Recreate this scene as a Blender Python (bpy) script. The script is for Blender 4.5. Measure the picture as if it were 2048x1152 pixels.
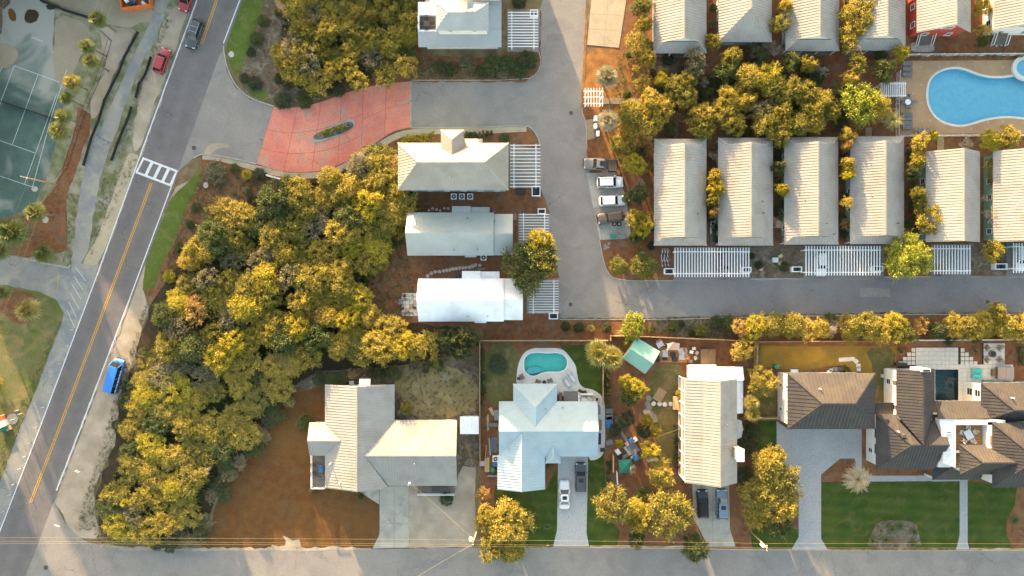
import bpy, bmesh, math, random
from mathutils import Vector, Matrix
random.seed(11)
R = math.radians
for o in list(bpy.data.objects): bpy.data.objects.remove(o)
SC = bpy.context.scene
COL = SC.collection

# ---------------------------------------------------------------- camera
S = 0.0875      # metres on the ground per pixel of the 2048 px wide survey grid
H = 130.0       # flying height
cam_d = bpy.data.cameras.new('camera'); cam_d.sensor_width = 36; cam_d.lens = 36*H/(2048*S)
cam_d.clip_end = 3000
cam = bpy.data.objects.new('camera', cam_d); COL.objects.link(cam); cam.location = (0, 0, H)
SC.camera = cam
# ---------------------------------------------------------------- sky and sun
SUN_EL = 7.2
SUN_DIR = Vector((-0.345, 0.94, 0)).normalized()      # towards the sun, on the ground
SKY_ROT = math.atan2(SUN_DIR.x, SUN_DIR.y)
W = bpy.data.worlds.new('World'); SC.world = W; W.use_nodes = True
nt = W.node_tree; nt.nodes.clear()
sky = nt.nodes.new('ShaderNodeTexSky'); sky.sky_type = 'NISHITA'; sky.sun_disc = False
sky.sun_elevation = R(SUN_EL); sky.sun_rotation = SKY_ROT; sky.air_density = 1.0; sky.dust_density = 1.7; sky.ozone_density = 0.0
bg = nt.nodes.new('ShaderNodeBackground'); bg.inputs[1].default_value = 0.15
wo = nt.nodes.new('ShaderNodeOutputWorld')
nt.links.new(sky.outputs[0], bg.inputs[0]); nt.links.new(bg.outputs[0], wo.inputs[0])
sd = bpy.data.lights.new('sun', 'SUN'); sd.energy = 4.5; sd.angle = R(0.53); sd.color = (1.0, 0.70, 0.38)
sun = bpy.data.objects.new('sun', sd); COL.objects.link(sun)
dv = Vector((SUN_DIR.x*math.cos(R(SUN_EL)), SUN_DIR.y*math.cos(R(SUN_EL)), math.sin(R(SUN_EL))))
sun.rotation_euler = dv.to_track_quat('Z', 'Y').to_euler(); sun.location = dv*300
vs = SC.view_settings; vs.view_transform = 'Standard'; vs.look = 'None'; vs.gamma = 1.0; vs.exposure = 2.65
vs.use_curve_mapping = False

# ---------------------------------------------------------------- helpers
def P(px, py, z=0.0):
    k = S*(H-z)/H
    return Vector(((px-1024)*k, (576-py)*k, z))
def G(px, py): return ((px-1024)*S, (576-py)*S)

def tag(o, label=None, cat=None, group=None, kind=None):
    if label: o['label'] = label
    if cat: o['category'] = cat
    if group: o['group'] = group
    if kind: o['kind'] = kind
    return o
def thing(name, label, cat, loc=(0, 0, 0), rz=0.0, group=None):
    o = bpy.data.objects.new(name, None); COL.objects.link(o); o.empty_display_size = .3
    o.location = loc; o.rotation_euler = (0, 0, rz)
    return tag(o, label, cat, group)
def mesh_from(name, vs_, fs_, smooth=False):
    me = bpy.data.meshes.new(name); me.from_pydata([tuple(v) for v in vs_], [], fs_); me.update()
    if smooth: me.shade_smooth()
    return me
def place(name, me, mat=None, parent=None, loc=None, rz=None):
    o = bpy.data.objects.new(name, me); COL.objects.link(o)
    if mat is not None and not me.materials:
        me.materials.append(M[mat] if isinstance(mat, str) else mat)
    if parent: o.parent = parent
    if loc is not None: o.location = loc
    if rz is not None: o.rotation_euler = (0, 0, rz)
    return o
def dup(root, loc, rz=0.0, label=None, group=None, scale=None):
    r = root.copy(); COL.objects.link(r); r.location = loc; r.rotation_euler = (0, 0, rz)
    if scale is not None: r.scale = scale if hasattr(scale, '__len__') else (scale,)*3
    if label: r['label'] = label
    if group: r['group'] = group
    for ch in list(root.children):
        c = ch.copy(); COL.objects.link(c); c.parent = r
        for g in list(ch.children):
            d = g.copy(); COL.objects.link(d); d.parent = c
    return r

class MB:
    """collects shapes; build() links them as one mesh object (vertices relative to the parent's base)"""
    def __init__(s): s.v = []; s.f = []
    def add(s, vs_, fs_):
        n = len(s.v); s.v += [Vector(v) for v in vs_]; s.f += [tuple(i+n for i in f) for f in fs_]; return s
    def box(s, c, d, rz=0.0):
        hx, hy, hz = d[0]/2, d[1]/2, d[2]/2; ca, sa = math.cos(rz), math.sin(rz); pts = []
        for z in (-hz, hz):
            for x, y in ((-hx, -hy), (hx, -hy), (hx, hy), (-hx, hy)):
                pts.append((c[0]+x*ca-y*sa, c[1]+x*sa+y*ca, c[2]+z))
        return s.add(pts, [(3, 2, 1, 0), (4, 5, 6, 7), (0, 1, 5, 4), (1, 2, 6, 5), (2, 3, 7, 6), (3, 0, 4, 7)])
    def bar(s, a, b, w, h=None):
        a, b = Vector(a), Vector(b); d = b-a
        if d.length < 1e-6: return s
        h = h or w; d.normalize()
        u = d.cross(Vector((0, 0, 1)))
        if u.length < 1e-4: u = Vector((1, 0, 0))
        u.normalize(); n = u.cross(d)
        pts = []
        for p in (a, b):
            for x, y in ((-1, -1), (1, -1), (1, 1), (-1, 1)): pts.append(p+u*(x*w/2)+n*(y*h/2))
        return s.add(pts, [(3, 2, 1, 0), (4, 5, 6, 7), (0, 1, 5, 4), (1, 2, 6, 5), (2, 3, 7, 6), (3, 0, 4, 7)])
    def cyl(s, a, b, r0, r1=None, n=8):
        a, b = Vector(a), Vector(b); r1 = r0 if r1 is None else r1
        d = (b-a).normalized(); u = d.cross(Vector((0, 0, 1)))
        if u.length < 1e-4: u = Vector((1, 0, 0))
        u.normalize(); w = d.cross(u); pts = []
        for p, r in ((a, r0), (b, r1)):
            for i in range(n):
                t = 2*math.pi*i/n; pts.append(p+u*(r*math.cos(t))+w*(r*math.sin(t)))
        fs_ = [(i, (i+1) % n, n+(i+1) % n, n+i) for i in range(n)] + [tuple(range(n-1, -1, -1)), tuple(range(n, 2*n))]
        return s.add(pts, fs_)
    def poly(s, pts): return s.add(pts, [tuple(range(len(pts)))])
    def prism(s, pts, z0, z1):
        n = len(pts)
        if area2(pts) < 0: pts = pts[::-1]
        v = [(p[0], p[1], z0) for p in pts]+[(p[0], p[1], z1) for p in pts]
        return s.add(v, [tuple(range(n-1, -1, -1)), tuple(range(n, 2*n))]+[(i, (i+1) % n, n+(i+1) % n, n+i) for i in range(n)])
    def build(s, name, mat, parent=None, smooth=False, local=False):
        off = Vector((0, 0, 0))
        if parent is not None and not local:
            q = parent
            while q is not None: off += Vector(q.location); q = q.parent
        me = mesh_from(name, [v-off for v in s.v], s.f, smooth)
        return place(name, me, mat, parent)
def area2(p): return sum(p[i][0]*p[(i+1) % len(p)][1]-p[(i+1) % len(p)][0]*p[i][1] for i in range(len(p)))
def smooth_poly(pts, it=2, closed=True):
    for _ in range(it):
        q = []; n = len(pts); rng = range(n if closed else n-1)
        if not closed: q.append(pts[0])
        for i in rng:
            a, b = pts[i], pts[(i+1) % n]
            q += [(a[0]*.75+b[0]*.25, a[1]*.75+b[1]*.25), (a[0]*.25+b[0]*.75, a[1]*.25+b[1]*.75)]
        if not closed: q.append(pts[-1])
        pts = q
    return pts
def gp(pts): return [G(*p) for p in pts]
def inpoly(x, y, poly):
    c = False; n = len(poly); j = n-1
    for i in range(n):
        xi, yi = poly[i]; xj, yj = poly[j]
        if (yi > y) != (yj > y) and x < (xj-xi)*(y-yi)/(yj-yi)+xi: c = not c
        j = i
    return c

# ---------------------------------------------------------------- materials
M = {}
def mat(name, col, col2=None, scale=3.0, detail=6.0, rough=.85, spec=.3, metal=0.0, fine=None, fine_amt=.25, bump=0.0, bscale=30.0, lo=.35, hi=.65, stain=None, sscale=.12, samt=.5, coat=0.0, crack=0.0, bands=None, objvar=0.0, stain2=None, s2scale=.5, s2amt=.5, s2dist=1.2):
    """noise between two colours, fine speckle, large soft stains, fine relief"""
    m = bpy.data.materials.new(name); m.use_nodes = True; n = m.node_tree.nodes; L = m.node_tree.links
    b = n['Principled BSDF']; b.inputs['Roughness'].default_value = rough; b.inputs['Metallic'].default_value = metal
    b.inputs['Specular IOR Level'].default_value = spec
    if coat: b.inputs['Coat Weight'].default_value = coat; b.inputs['Coat Roughness'].default_value = .08
    M[name] = m
    g = n.new('ShaderNodeNewGeometry'); pos = g.outputs['Position']
    def noise(sc, de=detail, dist=0.0):
        t = n.new('ShaderNodeTexNoise'); t.inputs['Scale'].default_value = sc; t.inputs['Detail'].default_value = de
        t.inputs['Distortion'].default_value = dist
        L.new(pos, t.inputs['Vector']); return t.outputs['Fac']
    def mr(f, a, b_, c=0.0, d=1.0):
        t = n.new('ShaderNodeMapRange'); t.inputs[1].default_value = a; t.inputs[2].default_value = b_
        t.inputs[3].default_value = c; t.inputs[4].default_value = d; L.new(f, t.inputs[0]); return t.outputs[0]
    def mix(f, a, b_, typ='MIX'):
        t = n.new('ShaderNodeMix'); t.data_type = 'RGBA'; t.blend_type = typ
        if hasattr(f, 'links') or hasattr(f, 'is_linked'): L.new(f, t.inputs[0])
        else: t.inputs[0].default_value = f
        for k, x in ((6, a), (7, b_)):
            if hasattr(x, 'is_linked'): L.new(x, t.inputs[k])
            else: t.inputs[k].default_value = (*x, 1)
        return t.outputs[2]
    c = col
    if col2: c = mix(mr(noise(scale), lo, hi), col, col2)
    if stain: c = mix(mr(noise(sscale, 4, .6), .42, .68, 0, samt), c, stain)
    if stain2: c = mix(mr(noise(s2scale, 7, s2dist), .50, .66, 0, s2amt), c, stain2)
    if crack:
        wv = n.new('ShaderNodeTexNoise'); wv.inputs['Scale'].default_value = .8; wv.inputs['Detail'].default_value = 5; L.new(pos, wv.inputs['Vector'])
        sc_ = n.new('ShaderNodeVectorMath'); sc_.operation = 'MULTIPLY_ADD'; sc_.inputs[1].default_value = (2.2, 2.2, 0); L.new(wv.outputs['Color'], sc_.inputs[0]); L.new(pos, sc_.inputs[2])
        vo = n.new('ShaderNodeTexVoronoi'); vo.feature = 'DISTANCE_TO_EDGE'; vo.inputs['Scale'].default_value = .16; L.new(sc_.outputs[0], vo.inputs['Vector'])
        ln_ = mr(vo.outputs['Distance'], .002, .007, 1, 0); gate = mr(noise(.07, 2), .48, .6); mm = n.new('ShaderNodeMath'); mm.operation = 'MULTIPLY'; L.new(ln_, mm.inputs[0]); L.new(gate, mm.inputs[1])
        m3 = n.new('ShaderNodeMath'); m3.operation = 'MULTIPLY'; m3.inputs[1].default_value = crack; L.new(mm.outputs[0], m3.inputs[0]); c = mix(m3.outputs[0], c, (.05, .047, .045))
    if bands or objvar:
        fac = None
        if bands:
            dt = n.new('ShaderNodeVectorMath'); dt.operation = 'DOT_PRODUCT'; dt.inputs[1].default_value = (bands[0], bands[1], 0); L.new(pos, dt.inputs[0])
            sn = n.new('ShaderNodeMath'); sn.operation = 'SINE'; ml = n.new('ShaderNodeMath'); ml.operation = 'MULTIPLY'; ml.inputs[1].default_value = 6.2832/bands[2]; L.new(dt.outputs['Value'], ml.inputs[0])
            nz = n.new('ShaderNodeMath'); nz.operation = 'MULTIPLY_ADD'; nz.inputs[1].default_value = 1.6; L.new(noise(.12, 3), nz.inputs[0]); L.new(ml.outputs[0], nz.inputs[2]); L.new(nz.outputs[0], sn.inputs[0]); fac = mr(sn.outputs[0], -1, 1, 1-bands[3], 1+bands[3])
        else:
            oi_ = n.new('ShaderNodeObjectInfo'); fac = mr(oi_.outputs['Random'], 0, 1, 1-objvar, 1+objvar)
        tb_ = n.new('ShaderNodeVectorMath'); tb_.operation = 'SCALE'
        if hasattr(c, 'is_linked'): L.new(c, tb_.inputs[0])
        else: tb_.inputs[0].default_value = c
        L.new(fac, tb_.inputs['Scale']); c = tb_.outputs[0]
    if fine:
        f = mr(noise(fine, 2), .3, .7, 1-fine_amt, 1+fine_amt)
        t = n.new('ShaderNodeVectorMath'); t.operation = 'SCALE'
        if hasattr(c, 'is_linked'): L.new(c, t.inputs[0])
        else: t.inputs[0].default_value = c
        L.new(f, t.inputs['Scale']); c = t.outputs[0]
    if hasattr(c, 'is_linked'): L.new(c, b.inputs['Base Color'])
    else: b.inputs['Base Color'].default_value = (*c, 1)
    if bump:
        bp = n.new('ShaderNodeBump'); bp.inputs['Strength'].default_value = bump; bp.inputs['Distance'].default_value = .05
        L.new(noise(bscale, 3), bp.inputs['Height']); L.new(bp.outputs[0], b.inputs['Normal'])
    m['_c'] = 0
    return m
def links_of(m): return m.node_tree.nodes, m.node_tree.links

mat('ground', (.20, .15, .085), (.12, .075, .035), scale=.6, fine=9, stain=(.10, .10, .04), bump=.3, bscale=14)
mat('asphalt', (0.236, 0.213, 0.195), (0.205, 0.185, 0.171), scale=.35, fine=7, fine_amt=.14, stain=(0.273, 0.240, 0.204), sscale=.09, samt=.55, rough=.9, crack=.45, stain2=(0.158, 0.142, 0.131), s2scale=.22, s2amt=.4)
mat('asphalt_dark', (0.182, 0.169, 0.169), (0.156, 0.146, 0.147), scale=.4, fine=7, fine_amt=.16, stain=(0.227, 0.211, 0.195), sscale=.10, samt=.5, rough=.9, crack=.4, stain2=(.20, .188, .175), s2scale=.3, s2amt=.4)
mat('asphalt_highway', (0.152, 0.136, 0.133), (0.129, 0.115, 0.115), scale=.5, fine=8, fine_amt=.16, stain=(0.174, 0.155, 0.142), sscale=.08, rough=.9, crack=.5, bands=(.937, -.349, 3.3, .05))
mat('concrete_worn', (.20, .19, .18), (.175, .166, .16), scale=.6, fine=7, fine_amt=.15)
mat('path_asphalt', (.20, .20, .205), (.27, .255, .22), scale=.25, fine=8, fine_amt=.12, lo=.42, hi=.62, crack=.5, stain2=(.33, .30, .24), s2scale=.35, s2amt=.7)
mat('concrete', (0.413, 0.372, 0.310), (0.350, 0.318, 0.270), scale=.5, fine=8, fine_amt=.1, stain=(0.288, 0.252, 0.208), sscale=.2, crack=.5, stain2=(0.240, 0.211, 0.171), s2scale=.5, s2amt=.5)
mat('concrete_tan', (.42, .345, .235), (.37, .30, .21), scale=.5, fine=8, fine_amt=.1, stain=(.32, .26, .18), sscale=.15, crack=.35, stain2=(.30, .25, .19), s2scale=.5, s2amt=.5)
mat('kerb_concrete', (.36, .34, .30), (.28, .265, .235), scale=.8, fine=8, fine_amt=.12)
mat('pink_concrete', (0.616, 0.192, 0.124), (0.509, 0.158, 0.124), scale=.4, fine=7, fine_amt=.16, stain=(0.678, 0.286, 0.189), sscale=.13, samt=.7, stain2=(0.420, 0.259, 0.190), s2scale=.45, s2amt=.7, crack=.3)
mat('joint', (.055, .04, .032), rough=1)
mat('pink_joint', (.20, .08, .06), rough=1)
mat('white_paint', (.66, .66, .66), (.52, .52, .52), scale=2.5, rough=.7)
mat('yellow_paint', (.62, .33, .035), (.5, .26, .03), scale=2.5, rough=.7)
mat('pine_straw', (0.204, 0.085, 0.034), (0.129, 0.053, 0.025), scale=1.1, fine=8, fine_amt=.35, stain=(0.251, 0.124, 0.056), sscale=.22, bump=.5, bscale=16, rough=1, stain2=(0.155, 0.115, 0.081), s2scale=.6, s2amt=.65)
mat('pine_straw_sunlit', (.33, .155, .045), (.22, .095, .03), scale=.8, fine=8, fine_amt=.35, stain=(.16, .07, .026), sscale=.25, bump=.5, bscale=16, rough=1)  # pine straw with warm sunlight put into its colour
mat('mulch_lot', (0.132, 0.059, 0.016), (0.103, 0.044, 0.013), scale=.7, fine=9, fine_amt=.32, stain=(0.164, 0.082, 0.022), sscale=.10, bump=.5, bscale=16, rough=1, stain2=(0.104, 0.071, 0.035), s2scale=.35, s2amt=.5)
mat('leaf_litter', (0.131, 0.098, 0.062), (0.075, 0.053, 0.033), scale=.8, fine=8, fine_amt=.4, stain=(0.200, 0.156, 0.112), sscale=.25, bump=.5, bscale=12, rough=1, stain2=(.26, .22, .17), s2scale=.8, s2amt=.6)
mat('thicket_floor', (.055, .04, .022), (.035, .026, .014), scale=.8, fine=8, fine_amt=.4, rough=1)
mat('sand', (0.403, 0.330, 0.252), (0.318, 0.250, 0.184), scale=.45, fine=8, fine_amt=.16, stain=(0.223, 0.190, 0.126), sscale=.22, bump=.4, bscale=9, rough=1)
mat('sand_tan', (.31, .255, .18), (.26, .21, .145), scale=.3, fine=8, fine_amt=.14, stain=(.35, .30, .23), sscale=.2, bump=.3, bscale=9, rough=1)
mat('sand_grass', (.30, .265, .20), (.15, .15, .07), scale=.5, fine=8, fine_amt=.25, stain=(.10, .12, .04), sscale=.2, bump=.5, bscale=12, rough=1, lo=.4, hi=.6)
mat('verge', (.085, .115, .022), (.13, .125, .045), scale=.5, fine=9, fine_amt=.3, stain=(.20, .17, .10), sscale=.2, bump=.6, bscale=14, rough=1, stain2=(.24, .17, .07), s2scale=.4, s2amt=.75)
mat('lawn', (0.030, 0.059, 0.006), (0.051, 0.075, 0.009), scale=.35, fine=9, fine_amt=.3, stain=(0.068, 0.082, 0.012), sscale=.16, bump=.6, bscale=16, rough=1, bands=(.05, 1, 1.9, .10), stain2=(0.104, 0.090, 0.028), s2scale=.4, s2amt=.5)
mat('lawn_bright', (.085, .125, .018), (.065, .10, .016), scale=.45, fine=9, fine_amt=.25, stain=(.12, .135, .03), sscale=.2, bump=.6, bscale=16, rough=1, stain2=(.15, .14, .05), s2scale=.5, s2amt=.6)
mat('lawn_worn', (.115, .10, .032), (.075, .085, .024), scale=.4, fine=9, fine_amt=.3, stain=(.17, .12, .05), sscale=.2, bump=.6, bscale=16, rough=1, stain2=(.20, .15, .08), s2scale=.5, s2amt=.6)
mat('lawn_gold', (0.299, 0.179, 0.030), (0.218, 0.131, 0.026), scale=.3, fine=9, fine_amt=.22, stain=(0.138, 0.089, 0.022), sscale=.16, bump=.6, bscale=16, rough=1, stain2=(.14, .12, .03), s2scale=.35, s2amt=.5)
mat('pool_deck_white', (0.600, 0.570, 0.516), (0.540, 0.510, 0.468), scale=.6, fine=7, fine_amt=.07)
mat('pool_deck_tan', (.37, .235, .13), (.32, .20, .115), scale=.6, fine=7, fine_amt=.12, stain=(.40, .27, .16), sscale=.25)
mat('paver_grey', (0.446, 0.439, 0.432), (0.317, 0.311, 0.304), scale=5.0, detail=3, fine=10, fine_amt=.15, stain=(0.405, 0.371, 0.324), sscale=.3)
mat('paver_blue', (0.352, 0.341, 0.341), (0.262, 0.259, 0.265), scale=6.0, detail=3, fine=10, fine_amt=.15, stain=(0.375, 0.356, 0.327), sscale=.25)
mat('stone_tile', (0.598, 0.564, 0.494), (0.529, 0.494, 0.437), scale=1.5, fine=7, fine_amt=.07)
mat('white_wall', (0.682, 0.671, 0.649), (0.616, 0.605, 0.583), scale=1.2, fine=None, rough=.7)
mat('white_trim', (0.759, 0.770, 0.782), (0.690, 0.701, 0.713), scale=2, rough=.6)
mat('siding_pale', (.46, .50, .50), (.42, .46, .46), scale=1.2, rough=.7)
mat('siding_green', (.20, .34, .26), (.17, .30, .23), scale=1.2, rough=.7)
mat('siding_red', (.40, .07, .045), (.33, .06, .04), scale=1.2, rough=.7)
mat('siding_blue', (.33, .47, .50), (.30, .43, .46), scale=1.2, rough=.7)
mat('dry_grass', (.27, .20, .085), (.19, .135, .06), scale=.5, fine=9, fine_amt=.3, stain=(.13, .11, .045), sscale=.25, bump=.5, bscale=14, rough=1, stain2=(.30, .25, .17), s2scale=.6, s2amt=.6)
mat('roof_cream', (0.334, 0.308, 0.279), (0.305, 0.280, 0.254), scale=.5, rough=.5, spec=.35, stain=(0.260, 0.235, 0.208), sscale=.22, samt=.55, fine=5, fine_amt=.05, objvar=.05, stain2=(0.237, 0.193, 0.155), s2scale=.45, s2amt=.4, s2dist=.2)
mat('roof_green_grey', (0.381, 0.401, 0.381), (0.353, 0.372, 0.353), scale=.5, rough=.5, spec=.35, stain=(0.315, 0.324, 0.315), sscale=.2, fine=5, fine_amt=.04, objvar=.05, stain2=(0.288, 0.240, 0.197), s2scale=.45, s2amt=.18, s2dist=.2)
mat('roof_white', (0.773, 0.773, 0.784), (0.714, 0.714, 0.726), scale=.5, rough=.5, spec=.35, stain=(0.633, 0.633, 0.633), sscale=.2, fine=5, fine_amt=.04, objvar=.05, stain2=(.30, .25, .205), s2scale=.45, s2amt=.18, s2dist=.2)
mat('roof_blue_grey', (0.377, 0.467, 0.501), (0.348, 0.433, 0.466), scale=.5, rough=.5, spec=.35, stain=(0.311, 0.379, 0.411), sscale=.2, fine=5, fine_amt=.04, objvar=.05, stain2=(0.279, 0.240, 0.203), s2scale=.45, s2amt=.18, s2dist=.2)
mat('roof_galvalume', (0.377, 0.400, 0.409), (0.340, 0.363, 0.373), scale=.5, rough=.48, spec=.4, stain=(0.304, 0.313, 0.313), sscale=.2, fine=5, fine_amt=.04, objvar=.05, stain2=(.30, .25, .205), s2scale=.45, s2amt=.18, s2dist=.2)
mat('roof_bronze', (0.050, 0.045, 0.048), (0.041, 0.038, 0.040), scale=.6, rough=.6, spec=.22, stain=(0.060, 0.051, 0.043), sscale=.25, fine=5, fine_amt=.06, objvar=.06, stain2=(0.066, 0.061, 0.049), s2scale=.4, s2amt=.6)
mat('roof_pavilion', (.22, .42, .31), (.25, .45, .37), scale=.6, rough=.5, spec=.35, stain=(.33, .42, .40), sscale=.35, fine=5, fine_amt=.05)
mat('dark_metal', (.03, .03, .032), rough=.5)
mat('grey_metal', (.22, .23, .24), rough=.5, metal=.3)
mat('black_rubber', (.018, .018, .018), rough=.9)
mat('car_glass', (.012, .016, .02), rough=.06, spec=.6)
mat('window_glass', (.02, .026, .03), rough=.08, spec=.6)
mat('amber_glass', (.42, .19, .045), (.33, .15, .04), scale=.4, rough=.12, spec=.6)
mat('tail_red', (.35, .01, .01), rough=.25)
mat('lamp_clear', (.6, .6, .58), rough=.2)
mat('alloy', (.4, .41, .42), rough=.35, metal=.6)
for nm, c in (('paint_charcoal', (.05, .055, .06)), ('paint_red', (.33, .018, .022)), ('paint_blue', (.025, .16, .52)), ('paint_white', (.66, .66, .67)),
              ('paint_black', (.015, .016, .018)), ('paint_grey', (.14, .135, .125)), ('paint_brown', (.085, .06, .05)), ('paint_bluegrey', (.15, .20, .26)), ('paint_plum', (.10, .07, .13))):
    mat(nm, c, rough=.32, spec=.5, coat=.6)
mat('soft_top', (.022, .02, .02), rough=.75)
mat('bed_cover', (.06, .05, .045), rough=.8)
mat('wood_fence', (.34, .245, .14), (.25, .17, .09), scale=3, fine=6, fine_amt=.12)
mat('wood_new', (.52, .40, .20), (.44, .32, .15), scale=4, fine=6, fine_amt=.1)
mat('wood_deck', (0.435, 0.225, 0.080), (0.348, 0.174, 0.065), scale=3, fine=6, fine_amt=.15)
mat('wood_grey', (.20, .16, .135), (.14, .115, .10), scale=3, fine=6, fine_amt=.15)
mat('boardwalk', (.32, .235, .15), (.24, .18, .12), scale=2, fine=6, fine_amt=.12)
mat('bark', (.12, .09, .065), (.07, .052, .04), scale=5, rough=1)
mat('pale_bark', (.40, .32, .25), (.28, .22, .17), scale=5, rough=1)
mat('palm_trunk', (.22, .18, .13), (.14, .11, .08), scale=5, rough=1)
mat('plastic_green', (.02, .20, .13), rough=.5)
mat('plastic_blue', (.03, .045, .075), rough=.5)
mat('tarp_blue', (.05, .15, .30), (.04, .10, .22), scale=3, rough=.5)
mat('turquoise_fabric', (.06, .50, .46), (.05, .42, .39), scale=4, rough=.8)
mat('cushion_white', (.58, .56, .54), (.52, .50, .48), scale=4, rough=.9)
mat('pink_stone', (.50, .34, .27), (.44, .30, .24), scale=3, rough=.9)
mat('cover_brown', (.17, .105, .06), (.14, .085, .05), scale=3, rough=.7)
mat('cover_grey', (.16, .155, .16), (.13, .125, .13), scale=3, rough=.7)
mat('grey_taupe', (.28, .235, .21), (.25, .21, .19), scale=3, rough=.7)
mat('orange_steel', (.60, .17, .04), (.48, .13, .035), scale=2, rough=.6)
mat('iron', (.06, .055, .05), (.09, .08, .07), scale=6, rough=.8)
mat('silt_fabric', (.018, .018, .02), (.03, .03, .032), scale=3, rough=.9)
mat('stone', (.48, .42, .36), (.38, .33, .28), scale=3, rough=1)
mat('rock_grey', (.25, .235, .22), (.18, .17, .16), scale=3, rough=1)
mat('purple', (.35, .05, .40), rough=.6)
mat('tent_green', (.02, .14, .11), (.03, .18, .13), scale=2, rough=.7)
mat('wire', (.26, .21, .10), rough=.6)
mat('court_line', (.55, .60, .62), (.40, .45, .46), scale=2, rough=.8)

def court_material():
    m = mat('court_green', (0.092, 0.144, 0.120), (0.069, 0.113, 0.091), scale=.5, fine=8, fine_amt=.15)
    n, L = links_of(m); b = n['Principled BSDF']; src = b.inputs['Base Color'].links[0].from_socket
    g = n.new('ShaderNodeNewGeometry'); t = n.new('ShaderNodeTexNoise'); t.inputs['Scale'].default_value = .11; t.inputs['Detail'].default_value = 7; t.inputs['Distortion'].default_value = 1.2
    L.new(g.outputs['Position'], t.inputs['Vector'])
    sx = n.new('ShaderNodeSeparateXYZ'); L.new(g.outputs['Position'], sx.inputs[0])
    gr = n.new('ShaderNodeMapRange'); gr.inputs[1].default_value = 30; gr.inputs[2].default_value = 50; gr.inputs[3].default_value = -.10; gr.inputs[4].default_value = .22
    L.new(sx.outputs[1], gr.inputs[0])
    ad = n.new('ShaderNodeMath'); ad.operation = 'ADD'; L.new(t.outputs[0], ad.inputs[0]); L.new(gr.outputs[0], ad.inputs[1])
    mr = n.new('ShaderNodeMapRange'); mr.inputs[1].default_value = .42; mr.inputs[2].default_value = .64; mr.inputs[4].default_value = .92; L.new(ad.outputs[0], mr.inputs[0])
    mx = n.new('ShaderNodeMix'); mx.data_type = 'RGBA'; L.new(mr.outputs[0], mx.inputs[0]); L.new(src, mx.inputs[6]); mx.inputs[7].default_value = (.32, .31, .27, 1)
    L.new(mx.outputs[2], b.inputs['Base Color'])
court_material()

def water_material(name, deep, rough=.04, ripple=.25):
    m = bpy.data.materials.new(name); m.use_nodes = True; n, L = links_of(m); b = n['Principled BSDF']
    b.inputs['Base Color'].default_value = (*deep, 1); b.inputs['Roughness'].default_value = rough; b.inputs['IOR'].default_value = 1.33
    b.inputs['Transmission Weight'].default_value = 1.0
    g = n.new('ShaderNodeNewGeometry'); t = n.new('ShaderNodeTexNoise'); t.inputs['Scale'].default_value = 2.2; t.inputs['Detail'].default_value = 4
    L.new(g.outputs['Position'], t.inputs['Vector'])
    bp = n.new('ShaderNodeBump'); bp.inputs['Strength'].default_value = ripple; bp.inputs['Distance'].default_value = .03
    L.new(t.outputs[0], bp.inputs['Height']); L.new(bp.outputs[0], b.inputs['Normal'])
    M[name] = m
water_material('water', (.86, .96, 1.0))
mat('pool_floor_blue', (0.314, 0.703, 0.843), (0.369, 0.763, 0.862), scale=1.2, fine=3, fine_amt=.04)
mat('pool_floor_teal', (0.169, 0.713, 0.605), (0.215, 0.768, 0.641), scale=1.0, fine=3, fine_amt=.04)
mat('pool_floor_dark', (.035, .085, .095), (.05, .11, .12), scale=3, fine=5, fine_amt=.2)
mat('pool_step', (.22, .68, .66), rough=.6)

def leaf_material(name, stops, transl=.36, vmul=.8):
    """leaf colour: per-plant hue from the object, per-leaf value from the mesh"""
    m = bpy.data.materials.new(name); m.use_nodes = True; n, L = links_of(m); n.clear()
    out = n.new('ShaderNodeOutputMaterial'); oi = n.new('ShaderNodeObjectInfo'); at = n.new('ShaderNodeAttribute'); at.attribute_name = 'v'
    ad = n.new('ShaderNodeMath'); ad.operation = 'MULTIPLY_ADD'; ad.inputs[1].default_value = .45
    L.new(at.outputs['Fac'], ad.inputs[0])
    om = n.new('ShaderNodeMath'); om.operation = 'MULTIPLY'; om.inputs[1].default_value = .55; L.new(oi.outputs['Random'], om.inputs[0]); L.new(om.outputs[0], ad.inputs[2])
    rp = n.new('ShaderNodeValToRGB'); e = rp.color_ramp.elements
    while len(e) < len(stops): e.new(.5)
    for el, (p, c) in zip(e, stops): el.position = p; el.color = (*c, 1)
    L.new(ad.outputs[0], rp.inputs[0])
    mr = n.new('ShaderNodeMapRange'); mr.inputs[3].default_value = 1-vmul*.5; mr.inputs[4].default_value = 1+vmul*.5; L.new(at.outputs['Fac'], mr.inputs[0])
    sc = n.new('ShaderNodeVectorMath'); sc.operation = 'SCALE'; L.new(rp.outputs[0], sc.inputs[0]); L.new(mr.outputs[0], sc.inputs['Scale'])
    d = n.new('ShaderNodeBsdfDiffuse'); t = n.new('ShaderNodeBsdfTranslucent'); gl = n.new('ShaderNodeBsdfGlossy'); gl.inputs['Roughness'].default_value = .45
    gl.inputs['Color'].default_value = (.8, .8, .8, 1)
    mx = n.new('ShaderNodeMixShader'); mx.inputs[0].default_value = transl; m2 = n.new('ShaderNodeMixShader'); m2.inputs[0].default_value = .035
    L.new(sc.outputs[0], d.inputs[0]); L.new(sc.outputs[0], t.inputs[0]); L.new(d.outputs[0], mx.inputs[1]); L.new(t.outputs[0], mx.inputs[2])
    L.new(mx.outputs[0], m2.inputs[1]); L.new(gl.outputs[0], m2.inputs[2]); L.new(m2.outputs[0], out.inputs[0])
    M[name] = m
leaf_material('leaf_oak', [(0, (.14, .145, .034)), (.3, (.26, .225, .038)), (.65, (.40, .31, .044)), (1, (.52, .38, .085))])
leaf_material('leaf_bright', [(0, (.36, .31, .028)), (.5, (.42, .35, .03)), (1, (.48, .37, .035))])
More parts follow.
